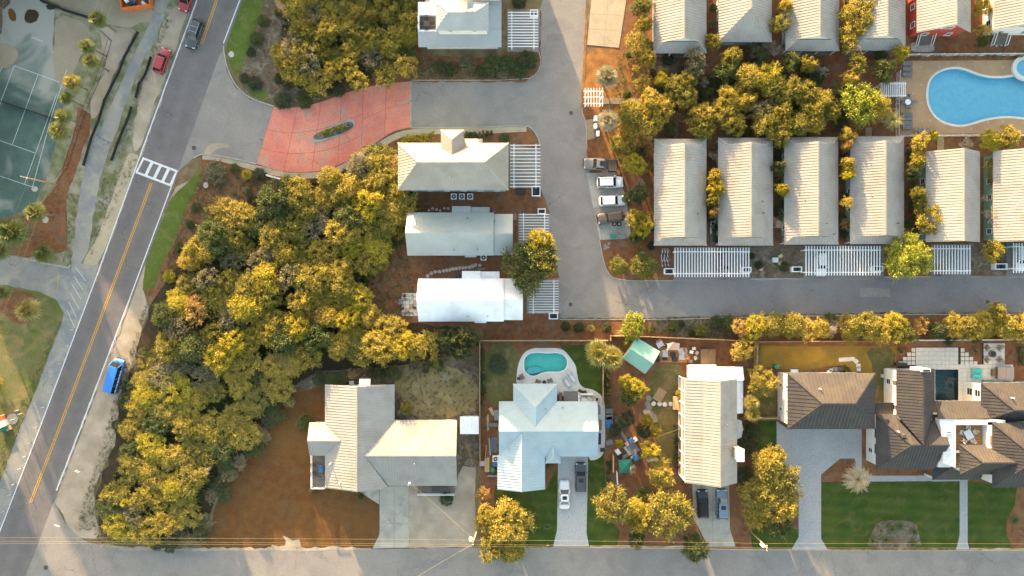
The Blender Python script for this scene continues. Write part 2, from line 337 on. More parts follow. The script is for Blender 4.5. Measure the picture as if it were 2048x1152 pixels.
leaf_material('leaf_green', [(0, (.07, .095, .026)), (.5, (.10, .125, .03)), (1, (.17, .17, .04))])
leaf_material('leaf_dark', [(0, (.05, .07, .028)), (.5, (.075, .095, .034)), (1, (.12, .125, .045))])
leaf_material('leaf_grey', [(0, (.16, .15, .08)), (.5, (.23, .20, .10)), (1, (.30, .24, .14))])
leaf_material('leaf_rust', [(0, (.30, .19, .05)), (.5, (.40, .25, .07)), (1, (.44, .31, .11))])
leaf_material('leaf_lime', [(0, (.25, .27, .026)), (.5, (.32, .33, .03)), (1, (.40, .37, .035))])
leaf_material('leaf_palm', [(0, (.19, .18, .045)), (.5, (.29, .25, .06)), (1, (.38, .32, .11))], transl=.3)
leaf_material('leaf_palm_green', [(0, (.09, .12, .03)), (.5, (.15, .17, .045)), (1, (.25, .23, .07))], transl=.25)
leaf_material('leaf_palm_pale', [(0, (.21, .20, .11)), (.5, (.26, .24, .15)), (1, (.32, .28, .18))], transl=.3)
leaf_material('leaf_plume', [(0, (.42, .33, .20)), (.5, (.52, .41, .26)), (1, (.60, .48, .32))], transl=.3)
leaf_material('leaf_hedge', [(0, (.12, .135, .022)), (.5, (.17, .175, .026)), (1, (.24, .22, .035))])
leaf_material('grass_blade', [(0, (.13, .14, .05)), (.5, (.20, .19, .08)), (1, (.28, .24, .13))])
# ================================================================ THE GROUND
from mathutils.geometry import tessellate_polygon
LAY = .006
LAYN = {}
def roughen(pts, amp, step=1.2, seed=0):
    rr = random.Random(seed); q = []; n = len(pts)
    for i in range(n):
        a, b = pts[i], pts[(i+1) % n]; L_ = math.hypot(b[0]-a[0], b[1]-a[1]); k = max(1, int(L_/step))
        for j in range(k):
            t = j/k; q.append((a[0]+(b[0]-a[0])*t+rr.uniform(-amp, amp), a[1]+(b[1]-a[1])*t+rr.uniform(-amp, amp)))
    return q
def sheet(name, px, m, layer, sm=0, amp=0.0, holes=(), kind='structure', world=False, parent=None, step=1.2):
    pts = list(px) if world else gp(px)
    if sm: pts = smooth_poly(pts, sm)
    if amp: pts = roughen(pts, amp, seed=len(px)*7+int(abs(pts[0][0])*10), step=step)
    LAYN[layer] = LAYN.get(layer, -1)+1; z = layer*LAY+LAYN[layer]*.0002
    holes = list(holes) or [h for h in PITS if all(inpoly(x, y, pts) for x, y in h)]
    loops = [[Vector((x, y, z)) for x, y in pts]]+[[Vector((x, y, z)) for x, y in h] for h in holes]
    flat = [v for l in loops for v in l]
    tris = tessellate_polygon(loops)
    fs_ = []
    for t in tris:
        a, b, c = (flat[i] for i in t)
        fs_.append(tuple(t) if (b-a).cross(c-a).z > 0 else tuple(t[::-1]))
    o = place(name, mesh_from(name, flat, fs_), m, parent)
    if kind: o['kind'] = kind
    return o
def strip_pts(line, w):
    """outline of a ribbon of width w along a ground polyline"""
    l, r = [], []
    for i, p in enumerate(line):
        a = line[max(0, i-1)]; b = line[min(len(line)-1, i+1)]
        dx, dy = b[0]-a[0], b[1]-a[1]; d = math.hypot(dx, dy) or 1
        l.append((p[0]-dy/d*w/2, p[1]+dx/d*w/2)); r.append((p[0]+dy/d*w/2, p[1]-dx/d*w/2))
    return l+r[::-1]
def ribbon(name, px, w, m, layer, sm=0, kind='structure', parent=None):
    line = gp(px)
    if sm: line = smooth_poly(line, sm, closed=False)
    return sheet(name, strip_pts(line, w), m, layer, kind=kind, world=True, parent=parent)
def kerb(name, px, w=.2, h=.12, sm=0, m='kerb_concrete', z0=-.05):
    line = gp(px)
    if sm: line = smooth_poly(line, sm, closed=False)
    b = MB(); q = strip_pts(line, w); n = len(line)
    l, r = q[:n], q[n:][::-1]
    v = []; f = []
    for i in range(n):
        v += [(l[i][0], l[i][1], z0), (l[i][0], l[i][1], h), (r[i][0], r[i][1], h), (r[i][0], r[i][1], z0)]
        if i:
            k = 4*i
            f += [(k-4, k-3, k+1, k), (k-3, k-2, k+2, k+1), (k-2, k-1, k+3, k+2)]
    f += [(0, 1, 2, 3), (4*n-1, 4*n-2, 4*n-3, 4*n-4)]
    b.add(v, f); o = b.build(name, m); o['kind'] = 'structure'; return o

# --- pool outlines first: every sheet above a pool is cut round it
def cz(ox, oy, pts): return [(ox+x/3.84, oy+y/3.84) for x, y in pts]
POOL_A = smooth_poly(gp(cz(940, 660, [(415, 270), (418, 215), (460, 180), (530, 174), (600, 183), (670, 174), (728, 198), (748, 250), (735, 298), (690, 320), (600, 318), (545, 328), (500, 354), (450, 346), (420, 312)])), 2)
POOL_B = smooth_poly(gp(cz(1536, 0, [(1229, 700), (1245, 625), (1290, 570), (1370, 535), (1450, 527), (1520, 543), (1610, 580), (1700, 600), (1790, 602), (1880, 590), (2100, 545), (2350, 540), (2420, 700), (2350, 900), (2100, 915), (1960, 902), (1860, 890), (1760, 895), (1650, 915), (1560, 945), (1480, 962), (1400, 950), (1325, 922), (1265, 865), (1233, 790)])), 2)
POOL_C = gp(cz(1536, 660, [(1283, 303), (1462, 303), (1462, 541), (1283, 541)]))
SPA = [(G(2050, 133)[0]+1.75*math.cos(t*math.pi/12), G(2050, 137)[1]+1.5*math.sin(t*math.pi/12)) for t in range(24)]
PITS = [POOL_A, POOL_B, POOL_C]
sheet('ground', [(-900, 900), (900, 900), (900, -900), (-900, -900)], 'ground', 0, world=True, holes=PITS)

# --- large zones
sheet('sand_terrain', [(-700, -500), (590, -500), (394, 0), (0, 1062), (-400, 2100), (-700, 2100)], 'sand_grass', 1)
sheet('pine_straw_ground', [(402, 328), (400, 309), (470, 318), (580, 347), (663, 342), (745, 300), (790, 264), (822, 257), (1053, 252), (1080, 290), (1084, 385), (1100, 430), (1120, 560), (1120, 640), (1225, 640), (1225, 672), (975, 681), (960, 720), (700, 800), (560, 800), (480, 700), (310, 600), (290, 578), (312, 556), (349, 478), (375, 410), (402, 358)], 'pine_straw', 1, amp=.15)
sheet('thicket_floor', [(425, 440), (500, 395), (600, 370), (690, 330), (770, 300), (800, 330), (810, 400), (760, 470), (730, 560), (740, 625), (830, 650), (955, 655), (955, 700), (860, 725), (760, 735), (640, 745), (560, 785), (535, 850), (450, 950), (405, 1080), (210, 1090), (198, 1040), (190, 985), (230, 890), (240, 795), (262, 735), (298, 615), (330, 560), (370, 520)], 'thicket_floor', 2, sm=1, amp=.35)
sheet('planting_bed', [(526, -60), (840, -60), (845, 110), (1000, 118), (1090, 20), (1087, 120), (1072, 148), (1053, 161), (820, 161), (760, 167), (700, 181), (655, 199), (600, 214), (548, 212), (500, 198), (475, 155), (498, 100)], 'pine_straw', 1, amp=.12)
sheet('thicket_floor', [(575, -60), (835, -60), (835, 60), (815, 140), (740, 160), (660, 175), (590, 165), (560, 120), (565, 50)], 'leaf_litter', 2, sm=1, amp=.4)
sheet('bare_soil_bed', [(528, -30), (600, -30), (560, 60), (545, 140), (580, 170), (660, 195), (600, 213), (548, 211), (500, 197), (480, 165), (500, 105), (515, 50)], 'leaf_litter', 2, sm=1, amp=.2)
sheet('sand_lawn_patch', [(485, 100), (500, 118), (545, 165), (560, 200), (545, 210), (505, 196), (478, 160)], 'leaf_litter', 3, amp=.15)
sheet('roadside_lawn', [(480, -30), (535, -30), (520, 30), (500, 95), (480, 145), (470, 150), (456, 120), (452, 95), (462, 45)], 'lawn_bright', 3, amp=.1)
sheet('small_lawn', cz(440, 0, [(300, 690), (370, 700), (385, 780), (250, 740), (200, 690), (230, 670)]), 'lawn_bright', 4, amp=.08)
sheet('roadside_lawn', [(400, 328), (403, 358), (375, 410), (349, 478), (313, 556), (309, 577), (286, 582), (290, 530), (312, 462), (346, 392), (378, 364)], 'lawn_bright', 3, amp=.12)
sheet('sand_verge', [(352, 372), (378, 364), (346, 392), (312, 462), (290, 530), (286, 578), (296, 617), (281, 670), (260, 737), (238, 794), (234, 860), (229, 891), (203, 943), (188, 982), (193, 1034), (202, 1078), (150, 1072), (108, 1003), (113, 981), (163, 852), (264, 580)], 'sand', 2, amp=.2)
sheet('mulch_lot', [(402, 1099), (445, 968), (535, 850), (560, 790), (652, 772), (652, 975), (715, 985), (760, 1008), (758, 1070), (742, 1098)], 'mulch_lot', 3, amp=.12)
sheet('back_yard', [(560, 790), (640, 742), (760, 735), (860, 722), (958, 700), (958, 930), (915, 990), (915, 840), (800, 845), (790, 768), (650, 770)], 'leaf_litter', 3, amp=.15)
sheet('worn_lawn', [(790, 735), (900, 730), (955, 760), (952, 835), (800, 840)], 'dry_grass', 4, sm=1, amp=.5)
sheet('sand_yard', [(817, 972), (912, 968), (925, 930), (950, 935), (952, 1060), (945, 1094), (817, 1096)], 'sand', 3, amp=.15)
# plots along the lower street
sheet('yard_mulch', [(962, 684), (1516, 684), (1516, 860), (1555, 860), (1600, 1000), (1600, 1098), (962, 1098)], 'pine_straw', 1)
sheet('lawn', [(966, 690), (1045, 690), (1030, 810), (998, 815), (966, 800)], 'lawn_worn', 3, sm=1, amp=.15)
sheet('lawn', [(1120, 690), (1206, 690), (1206, 800), (1190, 790), (1150, 765), (1140, 730)], 'lawn', 3, amp=.1)
sheet('front_lawn', [(990, 972), (1092, 978), (1116, 930), (1115, 1060), (1107, 1093), (1005, 1094), (985, 1050)], 'lawn', 3, amp=.1)
sheet('front_lawn', [(1172, 920), (1208, 905), (1210, 980), (1195, 1010), (1240, 1060), (1235, 1092), (1178, 1092), (1171, 1065)], 'lawn', 3, amp=.1)
sheet('worn_lawn', [(1300, 735), (1360, 720), (1368, 760), (1358, 830), (1358, 910), (1345, 935), (1322, 935), (1310, 870), (1296, 800)], 'lawn_worn', 3, sm=1, amp=.15)
sheet('gold_lawn', [(1520, 692), (1795, 692), (1790, 745), (1760, 760), (1755, 810), (1749, 745), (1700, 742), (1690, 728), (1640, 735), (1600, 742), (1560, 740), (1545, 735), (1520, 735)], 'lawn_gold', 3, amp=.1)
sheet('worn_lawn', [(1725, 694), (1797, 694), (1783, 745), (1772, 806), (1750, 806), (1748, 735)], 'lawn_worn', 4, sm=1, amp=.15)
sheet('side_lawn', [(1516, 770), (1552, 770), (1553, 838), (1516, 838)], 'lawn_worn', 3, amp=.1)
sheet('side_lawn', [(1515, 842), (1553, 842), (1553, 905), (1515, 900)], 'lawn', 3, amp=.1)
sheet('front_lawn', [(1500, 1060), (1560, 1050), (1597, 1060), (1597, 1075), (1583, 1097), (1505, 1097)], 'lawn', 3, amp=.1)
sheet('east_plot_ground', [(1516, 684), (2300, 684), (2300, 1099), (1600, 1099), (1553, 900)], 'pine_straw', 1)
sheet('front_lawn', [(1643, 964), (1919, 962), (1920, 1060), (1913, 1098), (1655, 1098), (1643, 1078)], 'lawn', 3, amp=.05)
sheet('front_lawn', [(1935, 962), (2034, 972), (2030, 1010), (2013, 1040), (2013, 1070), (2026, 1098), (1938, 1098), (1935, 1085)], 'lawn', 3, amp=.08)
sheet('planting_bed', cz(1536, 852, [(840, 730), (1000, 722), (1130, 735), (1165, 830), (1180, 940), (760, 940), (790, 840)]), 'leaf_litter', 4, sm=1, amp=.08)
# ground of the cottages
sheet('cottage_ground', [(1174, 92), (1255, -80), (2300, -80), (2300, 552), (1608, 556), (1265, 561), (1228, 556), (1213, 540), (1199, 480), (1180, 346), (1172, 300), (1164, 220)], 'pine_straw', 1, amp=.06)
sheet('pine_straw_verge', [(1174, 92), (1238, 96), (1260, 120), (1265, 200), (1240, 270), (1262, 345), (1230, 345), (1195, 300), (1200, 220), (1166, 215), (1166, 170)], 'pine_straw_sunlit', 2, sm=1, amp=.25)
sheet('path_litter', cz(1140, 0, [(640, 430), (860, 440), (800, 560), (1020, 640), (1100, 800), (880, 800), (760, 700), (640, 690)]), 'leaf_litter', 2, sm=1, amp=.2)
sheet('parking_soil', [(1500, 492), (1608, 492), (1608, 556), (1500, 557)], 'leaf_litter', 2, amp=.1)
sheet('parking_soil', [(1940, 486), (2015, 486), (2012, 550), (1940, 550)], 'leaf_litter', 2, amp=.1)
sheet('verge_soil', [(1120, 638), (2300, 628), (2300, 684), (1225, 682), (1120, 682)], 'pine_straw', 2, amp=.08)
sheet('verge_soil', [(1300, 639), (1470, 637), (1470, 676), (1320, 670)], 'leaf_litter', 3, sm=1, amp=.3)

# --- roads
hwL = [(592, -520), (394, 0), (292, 280), (187, 570), (79, 858), (0, 1062), (-60, 1230), (-160, 1500)]
hwR = [(668, -520), (480, 0), (354, 343), (266, 580), (160, 860), (113, 981), (60, 1120), (-60, 1500)]
off = 5
sheet('highway', [(x-off, y) for x, y in hwL]+[(x+off, y) for x, y in hwR[::-1]], 'asphalt_highway', 5)
sheet('entry_road', [(355, 345), (385, 318), (400, 309), (450, 313), (514, 329), (549, 212), (500, 199), (470, 174), (453, 140), (448, 100), (440, 108)], 'asphalt', 6)
sheet('entrance_road', [(821, 161.5), (1053, 161.5), (1074, 147), (1082, 125), (1078, 104), (1014, 104), (1014, 18), (1080, 18), (1092, -20), (1150, -400), (1235, -400), (1172, 0), (1166, 172), (1163, 221), (1171, 243), (1173, 300), (1180, 346), (1199, 480), (1207, 523), (1215, 544), (1227, 556), (1265, 561), (1348, 560), (1606, 556), (1770, 553), (2300, 550), (2300, 627), (1796, 628), (1536, 629), (1460, 634), (1338, 638), (1118, 638), (1120, 628), (1053, 628), (1053, 562), (1119, 556), (1099, 490), (1036, 490), (1036, 427), (1100, 427), (1090, 399), (1081, 376), (1019, 376), (1019, 288), (1081, 300), (1077, 276), (1066, 259), (1053, 250), (821, 256)], 'asphalt', 5, amp=.03, step=2)
sheet('parking_bay', [(1347, 494), (1500, 494), (1500, 561), (1347, 561)], 'asphalt_dark', 6)
sheet('parking_bay', [(1607, 491), (1768, 491), (1768, 556), (1607, 557)], 'asphalt_dark', 6)
sheet('parking_bay', [(1862, 488), (1942, 488), (1942, 553), (1862, 554)], 'asphalt_dark', 6)
sheet('parking_bay', [(2013, 484), (2120, 484), (2120, 552), (2013, 552)], 'asphalt_dark', 6)
sheet('road_resurfacing', [(1300, 563), (1606, 559), (2300, 553), (2300, 625), (1796, 626), (1460, 631), (1380, 634)], 'asphalt_dark', 6, amp=.25)
sheet('street', [(60, 1130), (108, 1003), (130, 1045), (156, 1073), (182, 1086), (247, 1098), (390, 1099), (742, 1098), (960, 1095), (1230, 1094), (1500, 1097), (2300, 1100), (2300, 1240), (20, 1240)], 'asphalt', 6, amp=.05)
sheet('sand_spill', cz(440, 852, [(480, 842), (510, 850), (560, 880), (610, 870), (625, 930), (560, 940), (450, 936), (390, 930), (400, 912), (450, 925), (500, 915), (505, 880)]), 'sand', 8, amp=.05)
sheet('car_park', [(-300, 508), (0, 512), (50, 517), (140, 536), (161, 527), (198, 527), (182, 585), (150, 668), (80, 852), (0, 1058), (0, 967), (42, 852), (75, 776), (99, 711), (125, 641), (129, 625), (112, 599), (78, 583), (16, 570), (-300, 560)], 'path_asphalt', 6)
sheet('roadside_grass', [(-300, 560), (16, 571), (78, 584), (112, 600), (128, 626), (124, 641), (98, 711), (74, 776), (41, 852), (-1, 967), (-200, 1500), (-500, 1500)], 'verge', 3, amp=.1)
sheet('planting_bed', [(-60, 566), (20, 574), (72, 592), (85, 612), (72, 640), (35, 652), (0, 620), (-60, 600)], 'pine_straw', 4, sm=1, amp=.1)
sheet('sandy_footpath', [(333, 14), (312, 78), (273, 146), (260, 182), (234, 260), (221, 290), (200, 358), (186, 436), (177, 501), (161, 527), (142, 534), (154, 436), (161, 384), (180, 290), (203, 253), (237, 180), (258, 130), (281, 86), (307, 26), (318, -60), (360, -60)], 'path_asphalt', 4, amp=.12)
sheet('concrete_pad', smooth_poly([(252, 318), (257, 308), (266, 306), (280, 312), (271, 346), (236, 432), (199, 527), (185, 530), (168, 529), (167, 521), (180, 500), (193, 480), (213, 426)], 1), 'concrete_tan', 7)
sheet('sand_patch', [(200, 50), (262, 60), (273, 62), (245, 115), (222, 165), (197, 235), (180, 240), (185, 180), (215, 140), (200, 90)], 'sand', 3, sm=1, amp=.2)
sheet('sand_patch', [(335, 20), (385, 5), (345, 110), (300, 235), (280, 300), (262, 300), (275, 200), (300, 130)], 'sand', 3, sm=1, amp=.25)
sheet('construction_sand', [(-100, -100), (330, -100), (300, 40), (262, 55), (200, 48), (100, 0), (-100, -60)], 'sand_tan', 2, amp=.2)
sheet('tan_sand', [(110, 22), (178, 48), (175, 90), (150, 140), (125, 190), (105, 145), (108, 90)], 'sand_tan', 4, sm=1, amp=.2)
sheet('pine_straw_strip', [(156, 216), (182, 228), (178, 270), (167, 292), (147, 358), (134, 389), (134, 500), (120, 505), (55, 514), (0, 508), (-60, 500), (-60, 445), (0, 441), (62, 428), (103, 385), (122, 345), (140, 290), (150, 250)], 'pine_straw', 4, amp=.12)
sheet('tennis_court', [(-200, 40), (30, -20), (110, 10), (105, 100), (137, 136), (136, 165), (118, 260), (100, 340), (70, 410), (10, 440), (-200, 440)], 'court_green', 3, amp=.1)
sheet('drain_hole', cz(0, 0, [(60, 80), (85, 58), (122, 95), (127, 160), (95, 165), (70, 140)]), 'mulch_lot', 5, sm=1)
sheet('soil_patch', cz(0, 0, [(190, 90), (225, 65), (290, 80), (302, 130), (280, 170), (225, 182), (190, 160)]), 'thicket_floor', 5, sm=1, amp=.1)
sheet('soil_patch', cz(0, 0, [(350, 40), (410, 45), (430, 70), (390, 80), (360, 65)]), 'thicket_floor', 5, sm=1, amp=.1)
sheet('sand_fan', cz(0, 0, [(0, 340), (60, 330), (130, 380), (145, 440), (100, 500), (30, 525), (-80, 520), (-80, 360)]), 'sand_tan', 5, sm=1, amp=.15)
sheet('leafy_edge', cz(0, 0, [(-200, -60), (90, -60), (70, 30), (20, 70), (10, 170), (0, 250), (-200, 260)]), 'leaf_litter', 5, amp=.3)
sheet('dusty_corner', cz(440, 280, [(-90, 40), (-10, 20), (60, 30), (80, 60), (0, 60), (-60, 100), (-110, 130), (-120, 90)]), 'sand', 7, sm=1, amp=.1)

# --- footways and kerbs along the entrance road
ribbon('pavement', [(1053, 257), (960, 262), (850, 262), (800, 268), (765, 287), (735, 308), (700, 328), (663, 346), (620, 352), (560, 348), (500, 333)], 1.1, 'concrete_tan', 6, sm=2)
ribbon('pavement', [(500, 333), (470, 324), (440, 317), (405, 313)], 1.0, 'sand', 6, sm=1)
kerb('kerb', [(1080, 292), (1077, 276), (1066, 259), (1053, 250.5), (960, 254.5), (823, 256)], sm=1)
kerb('kerb', [(513, 328), (480, 320), (450, 313.5), (415, 308.5), (400, 309), (388, 316)], sm=1)
kerb('kerb', [(447, 92), (449, 112), (455, 138), (471, 172), (500, 197.5), (548, 212.5)], sm=2)
kerb('kerb', [(1078, 104), (1083, 124), (1075, 147), (1053, 160.5), (823, 160.5)], sm=1, h=.08, w=.15)
kerb('kerb', [(1199, 480), (1207, 523), (1215, 544), (1227, 557), (1265, 562), (1346, 561)], sm=1, h=.06, w=.14)
kerb('kerb', [(1120, 639), (1338, 639), (1460, 635), (1796, 629), (2200, 628)], h=.06, w=.14)
kerb('kerb', [(1500, 558), (1606, 557)], h=.06, w=.14); kerb('kerb', [(1770, 554), (1862, 553.5)], h=.06, w=.14)
kerb('car_park_kerb', [(49, 517), (90, 527), (138, 535.5), (141, 530)], w=.35, h=.13)
kerb('bed_edging', [(1164, 214), (1164, 225), (1172, 243), (1174, 300)], sm=1, h=.05, w=.12)
ribbon('gutter', [(821.5, 163), (821.5, 255)], .25, 'concrete', 8)

# --- pink concrete entrance, laid in slabs with open joints
def slabs(owner, px, cuts, m, gap=.045, top=.07, sub='joint'):
    base = sheet(owner, px, sub, 6)
    def split(poly, A, B_):
        d = (B_[0]-A[0], B_[1]-A[1]); sd_ = [d[0]*(p[1]-A[1])-d[1]*(p[0]-A[0]) for p in poly]; l, r = [], []
        for i in range(len(poly)):
            p, q_, sp, sq = poly[i], poly[(i+1) % len(poly)], sd_[i], sd_[(i+1) % len(poly)]
            (l if sp >= 0 else r).append(p)
            if (sp >= 0) != (sq >= 0):
                t = sp/(sp-sq); x = (p[0]+(q_[0]-p[0])*t, p[1]+(q_[1]-p[1])*t); l.append(x); r.append(x)
        return [z for z in (l, r) if len(z) > 2 and abs(area2(z)) > .5]
    polys = [gp(px)]
    for (a, b) in cuts: polys = [z for p in polys for z in split(p, G(*a), G(*b))]
    for pts in polys:
        if area2(pts) < 0: pts = pts[::-1]
        n = len(pts); q = []
        for i in range(n):
            p0, p1, p2 = pts[i-1], pts[i], pts[(i+1) % n]
            d1 = Vector((p1[0]-p0[0], p1[1]-p0[1])); d2 = Vector((p2[0]-p1[0], p2[1]-p1[1]))
            if d1.length < 1e-5 or d2.length < 1e-5: continue
            n1 = Vector((-d1.y, d1.x)).normalized(); n2 = Vector((-d2.y, d2.x)).normalized(); nn = n1+n2
            if nn.length < .3: nn = n1
            nn.normalize(); q.append((p1[0]+nn.x*gap, p1[1]+nn.y*gap))
        b = MB().prism(q, 0.0, top+random.uniform(-.006, .006)); b.build('slab', m, base)
    return base
PINK = [(548, 213), (600, 215), (655, 200), (700, 182), (760, 168), (821, 162.5), (821, 255), (800, 259), (780, 266), (758, 282), (735, 300), (700, 320), (663, 338), (620, 345), (580, 345), (550, 340), (513, 328)]
base = sheet('entrance_paving', PINK, 'pink_joint', 6)
def along(line, t):
    L_ = [math.dist(p, q) for p, q in zip(line, line[1:])]; s = t*sum(L_)
    for p, q, l in zip(line, line[1:], L_):
        if s <= l: return (p[0]+(q[0]-p[0])*s/l, p[1]+(q[1]-p[1])*s/l)
        s -= l
    return line[-1]
TOPL = smooth_poly([(548, 213), (575, 215.5), (605, 214), (655, 200), (700, 182), (760, 168), (821, 162.5)], 2, False); BOTL = smooth_poly([(513, 328), (550, 340), (580, 345), (620, 345), (663, 338), (700, 320), (735, 300), (758, 282), (780, 266), (800, 259), (821, 255)], 2, False)
us = [0, .17, .34, .50, .66, .83, 1]; vsn = [0, .40, .72, 1]
for i in range(6):
    for j in range(3):
        if i > 3 and j == 2: continue
        v0, v1 = (vsn[j], vsn[j+1]) if i <= 3 else ((0, .48), (.48, 1))[j]
        def pt(u, v): a_, b_ = along(TOPL, u), along(BOTL, u); return (a_[0]+(b_[0]-a_[0])*v, a_[1]+(b_[1]-a_[1])*v)
        K = 5; q = [pt(us[i]+.0009+(us[i+1]-us[i]-.0018)*k/K, v0+.0024) for k in range(K+1)]+[pt(us[i]+.0009+(us[i+1]-us[i]-.0018)*k/K, v1-.0024) for k in range(K, -1, -1)]
        MB().prism(gp(q), 0, .07+random.uniform(-.005, .005)).build('slab', 'pink_concrete', base)
# --- planter island in the entrance: kerb ring, soil; the hedge and sign are things of their own
ISL = smooth_poly(gp(cz(440, 0, [(700, 1065), (735, 1030), (950, 930), (1010, 908), (1042, 935), (1035, 970), (960, 1030), (770, 1095), (715, 1098)])), 2)
MB().prism(ISL, .02, .17).build('traffic_island', 'kerb_concrete')['kind'] = 'structure'
c_ = (sum(p[0] for p in ISL)/len(ISL), sum(p[1] for p in ISL)/len(ISL))
ISL2 = [(c_[0]+(x-c_[0])*.93, c_[1]+(y-c_[1])*.74) for x, y in ISL]
MB().prism(ISL2, .05, .18).build('island_soil', 'leaf_litter')['kind'] = 'structure'

# --- driveways and patios
slabs('concrete_drive', [(759, 972), (818, 972), (818, 1095), (745, 1097), (759, 1068)], [((750, 1010), (830, 1010)), ((750, 1046), (830, 1048)), ((788, 960), (789, 1100)), ((750, 1082), (830, 1082))], 'concrete', gap=.02, top=.055)
sheet('concrete_apron', cz(440, 852, [(1030, 480), (1100, 520), (1222, 602), (1222, 465), (1060, 465)]), 'concrete', 7)
slabs('concrete_drive', [(1384, 962), (1458, 962), (1460, 1058), (1471, 1093), (1416, 1093), (1387, 1036)], [((1380, 1036), (1470, 1037)), ((1424, 950), (1425, 1036))], 'concrete', gap=.02, top=.055)
slabs('concrete_drive', [(1188, -60), (1262, -60), (1238, 96), (1174, 90)], [((1170, 27), (1260, 32)), ((1170, 57), (1260, 64)), ((1207, 96), (1220, -40))], 'concrete_tan', gap=.02, top=.055)
slabs('parking_pad', [(1172, 346), (1181, 346), (1232, 344), (1252, 392), (1262, 470), (1250, 478), (1199, 480)], [((1175, 380), (1262, 378)), ((1175, 418), (1262, 412)), ((1175, 440), (1262, 448)), ((1234, 430), (1236, 490))], 'concrete', gap=.02, top=.055)
sheet('brick_path_patch', [(1171, 240), (1188, 237), (1190, 276), (1173, 281)], 'boardwalk', 7)
sheet('paver_drive', [(1119, 909), (1176, 909), (1176, 930), (1173, 1065), (1178, 1093), (1106, 1093), (1114, 1060), (1116, 930)], 'paver_grey', 7)
sheet('paver_drive', [(1553, 842), (1575, 858), (1723.5, 858), (1723.5, 951), (1739, 951), (1864, 951), (1864, 962), (1740, 963), (1717, 950), (1712, 930), (1709, 917), (1680, 917), (1642, 949), (1642, 1077), (1655, 1099), (1583, 1099), (1597, 1074), (1597, 990), (1570, 930), (1553, 905)], 'paver_blue', 7)
sheet('garden_walk', [(1864, 955), (1940, 955), (1935, 962), (1935, 1085), (1939, 1099), (1912, 1099), (1919, 1070), (1919, 962), (1864, 963)], 'paver_blue', 7)
DECKA = smooth_poly(gp(cz(940, 660, [(355, 440), (358, 330), (375, 240), (420, 165), (490, 136), (570, 140), (650, 136), (720, 150), (770, 210), (815, 275), (820, 330), (835, 405), (870, 445), (940, 455), (1005, 495), (1036, 550), (1038, 700), (1038, 890), (1020, 965), (960, 1002), (900, 998), (900, 560), (560, 460)])), 2)
sheet('pool_deck', DECKA, 'pool_deck_white', 6, world=True, holes=[POOL_A])
def inset_ring(pts, d):
    n = len(pts); s = 1 if area2(pts) > 0 else -1; q = []
    for i in range(n):
        a, b = pts[i-1], pts[(i+1) % n]; dx, dy = b[0]-a[0], b[1]-a[1]; L_ = math.hypot(dx, dy) or 1
        q.append((pts[i][0]+s*dy/L_*d, pts[i][1]-s*dx/L_*d))
    return q
def pool(name, label, outline, floor_mat, coping_mat, cw, depth=1.3, step=None):
    cx = sum(p[0] for p in outline)/len(outline); cy = sum(p[1] for p in outline)/len(outline)
    t = thing(name, label, 'pool', (cx, cy, 0))
    if area2(outline) < 0: outline = outline[::-1]
    n = len(outline); b = MB()
    b.add([(x, y, .03) for x, y in outline]+[(x, y, -depth) for x, y in outline], [((i+1) % n, i, n+i, n+(i+1) % n) for i in range(n)])
    b.poly([(x, y, -depth) for x, y in outline]); b.build('basin', floor_mat, t)
    ou = inset_ring(outline, cw); b = MB()
    b.add([(x, y, .05) for x, y in outline]+[(x, y, .05) for x, y in ou]+[(x, y, 0) for x, y in ou]+[(x, y, -.05) for x, y in outline],
          [(i, n+i, n+(i+1) % n, (i+1) % n) for i in range(n)]+[(n+i, 2*n+i, 2*n+(i+1) % n, n+(i+1) % n) for i in range(n)]+[((i+1) % n, 3*n+(i+1) % n, 3*n+i, i) for i in range(n)])
    b.build('coping', coping_mat, t)
    b = MB(); b.poly([(x, y, -.10) for x, y in outline]); b.build('water', 'water', t)
    return t
def thin_water():
    m = M['water']; n, L = links_of(m); n.clear(); out = n.new('ShaderNodeOutputMaterial')
    tr = n.new('ShaderNodeBsdfTransparent'); tr.inputs[0].default_value = (.90, .98, .99, 1); gl = n.new('ShaderNodeBsdfGlossy'); gl.inputs['Roughness'].default_value = .05
    g = n.new('ShaderNodeNewGeometry'); t = n.new('ShaderNodeTexNoise'); t.inputs['Scale'].default_value = 2.0; t.inputs['Detail'].default_value = 4; L.new(g.outputs['Position'], t.inputs['Vector'])
    bp = n.new('ShaderNodeBump'); bp.inputs['Strength'].default_value = .5; bp.inputs['Distance'].default_value = .06; L.new(t.outputs[0], bp.inputs['Height'])
    fr = n.new('ShaderNodeFresnel'); fr.inputs[0].default_value = 1.33; L.new(bp.outputs[0], gl.inputs['Normal']); L.new(bp.outputs[0], fr.inputs['Normal'])
    mx = n.new('ShaderNodeMixShader'); L.new(fr.outputs[0], mx.inputs[0]); L.new(tr.outputs[0], mx.inputs[1]); L.new(gl.outputs[0], mx.inputs[2]); L.new(mx.outputs[0], out.inputs[0])
thin_water()
pa = pool('swimming_pool', 'small kidney shaped teal swimming pool behind the pale blue roofed house', POOL_A, 'pool_floor_teal', 'white_wall', .22)
b = MB(); cx_, cy_ = P(1070, 750)[:2]
b.prism([(cx_+1.75*math.cos(t), cy_+.15+1.25*math.sin(t)) for t in [R(a) for a in range(20, 200, 12)]], -1.2, -.45); b.build('steps', 'pool_step', pa)
pb = pool('swimming_pool', 'large blue kidney shaped community pool on the tan deck', POOL_B, 'pool_floor_blue', 'pool_deck_white', .38)
pc = pool('plunge_pool', 'dark rectangular plunge pool beside the brown metal roofs', POOL_C, 'pool_floor_dark', 'stone_tile', .3)
dk = sheet('pool_terrace', [(1801, 122), (2300, 118), (2300, 266), (1801, 268)], 'pool_deck_tan', 4, holes=[POOL_B])
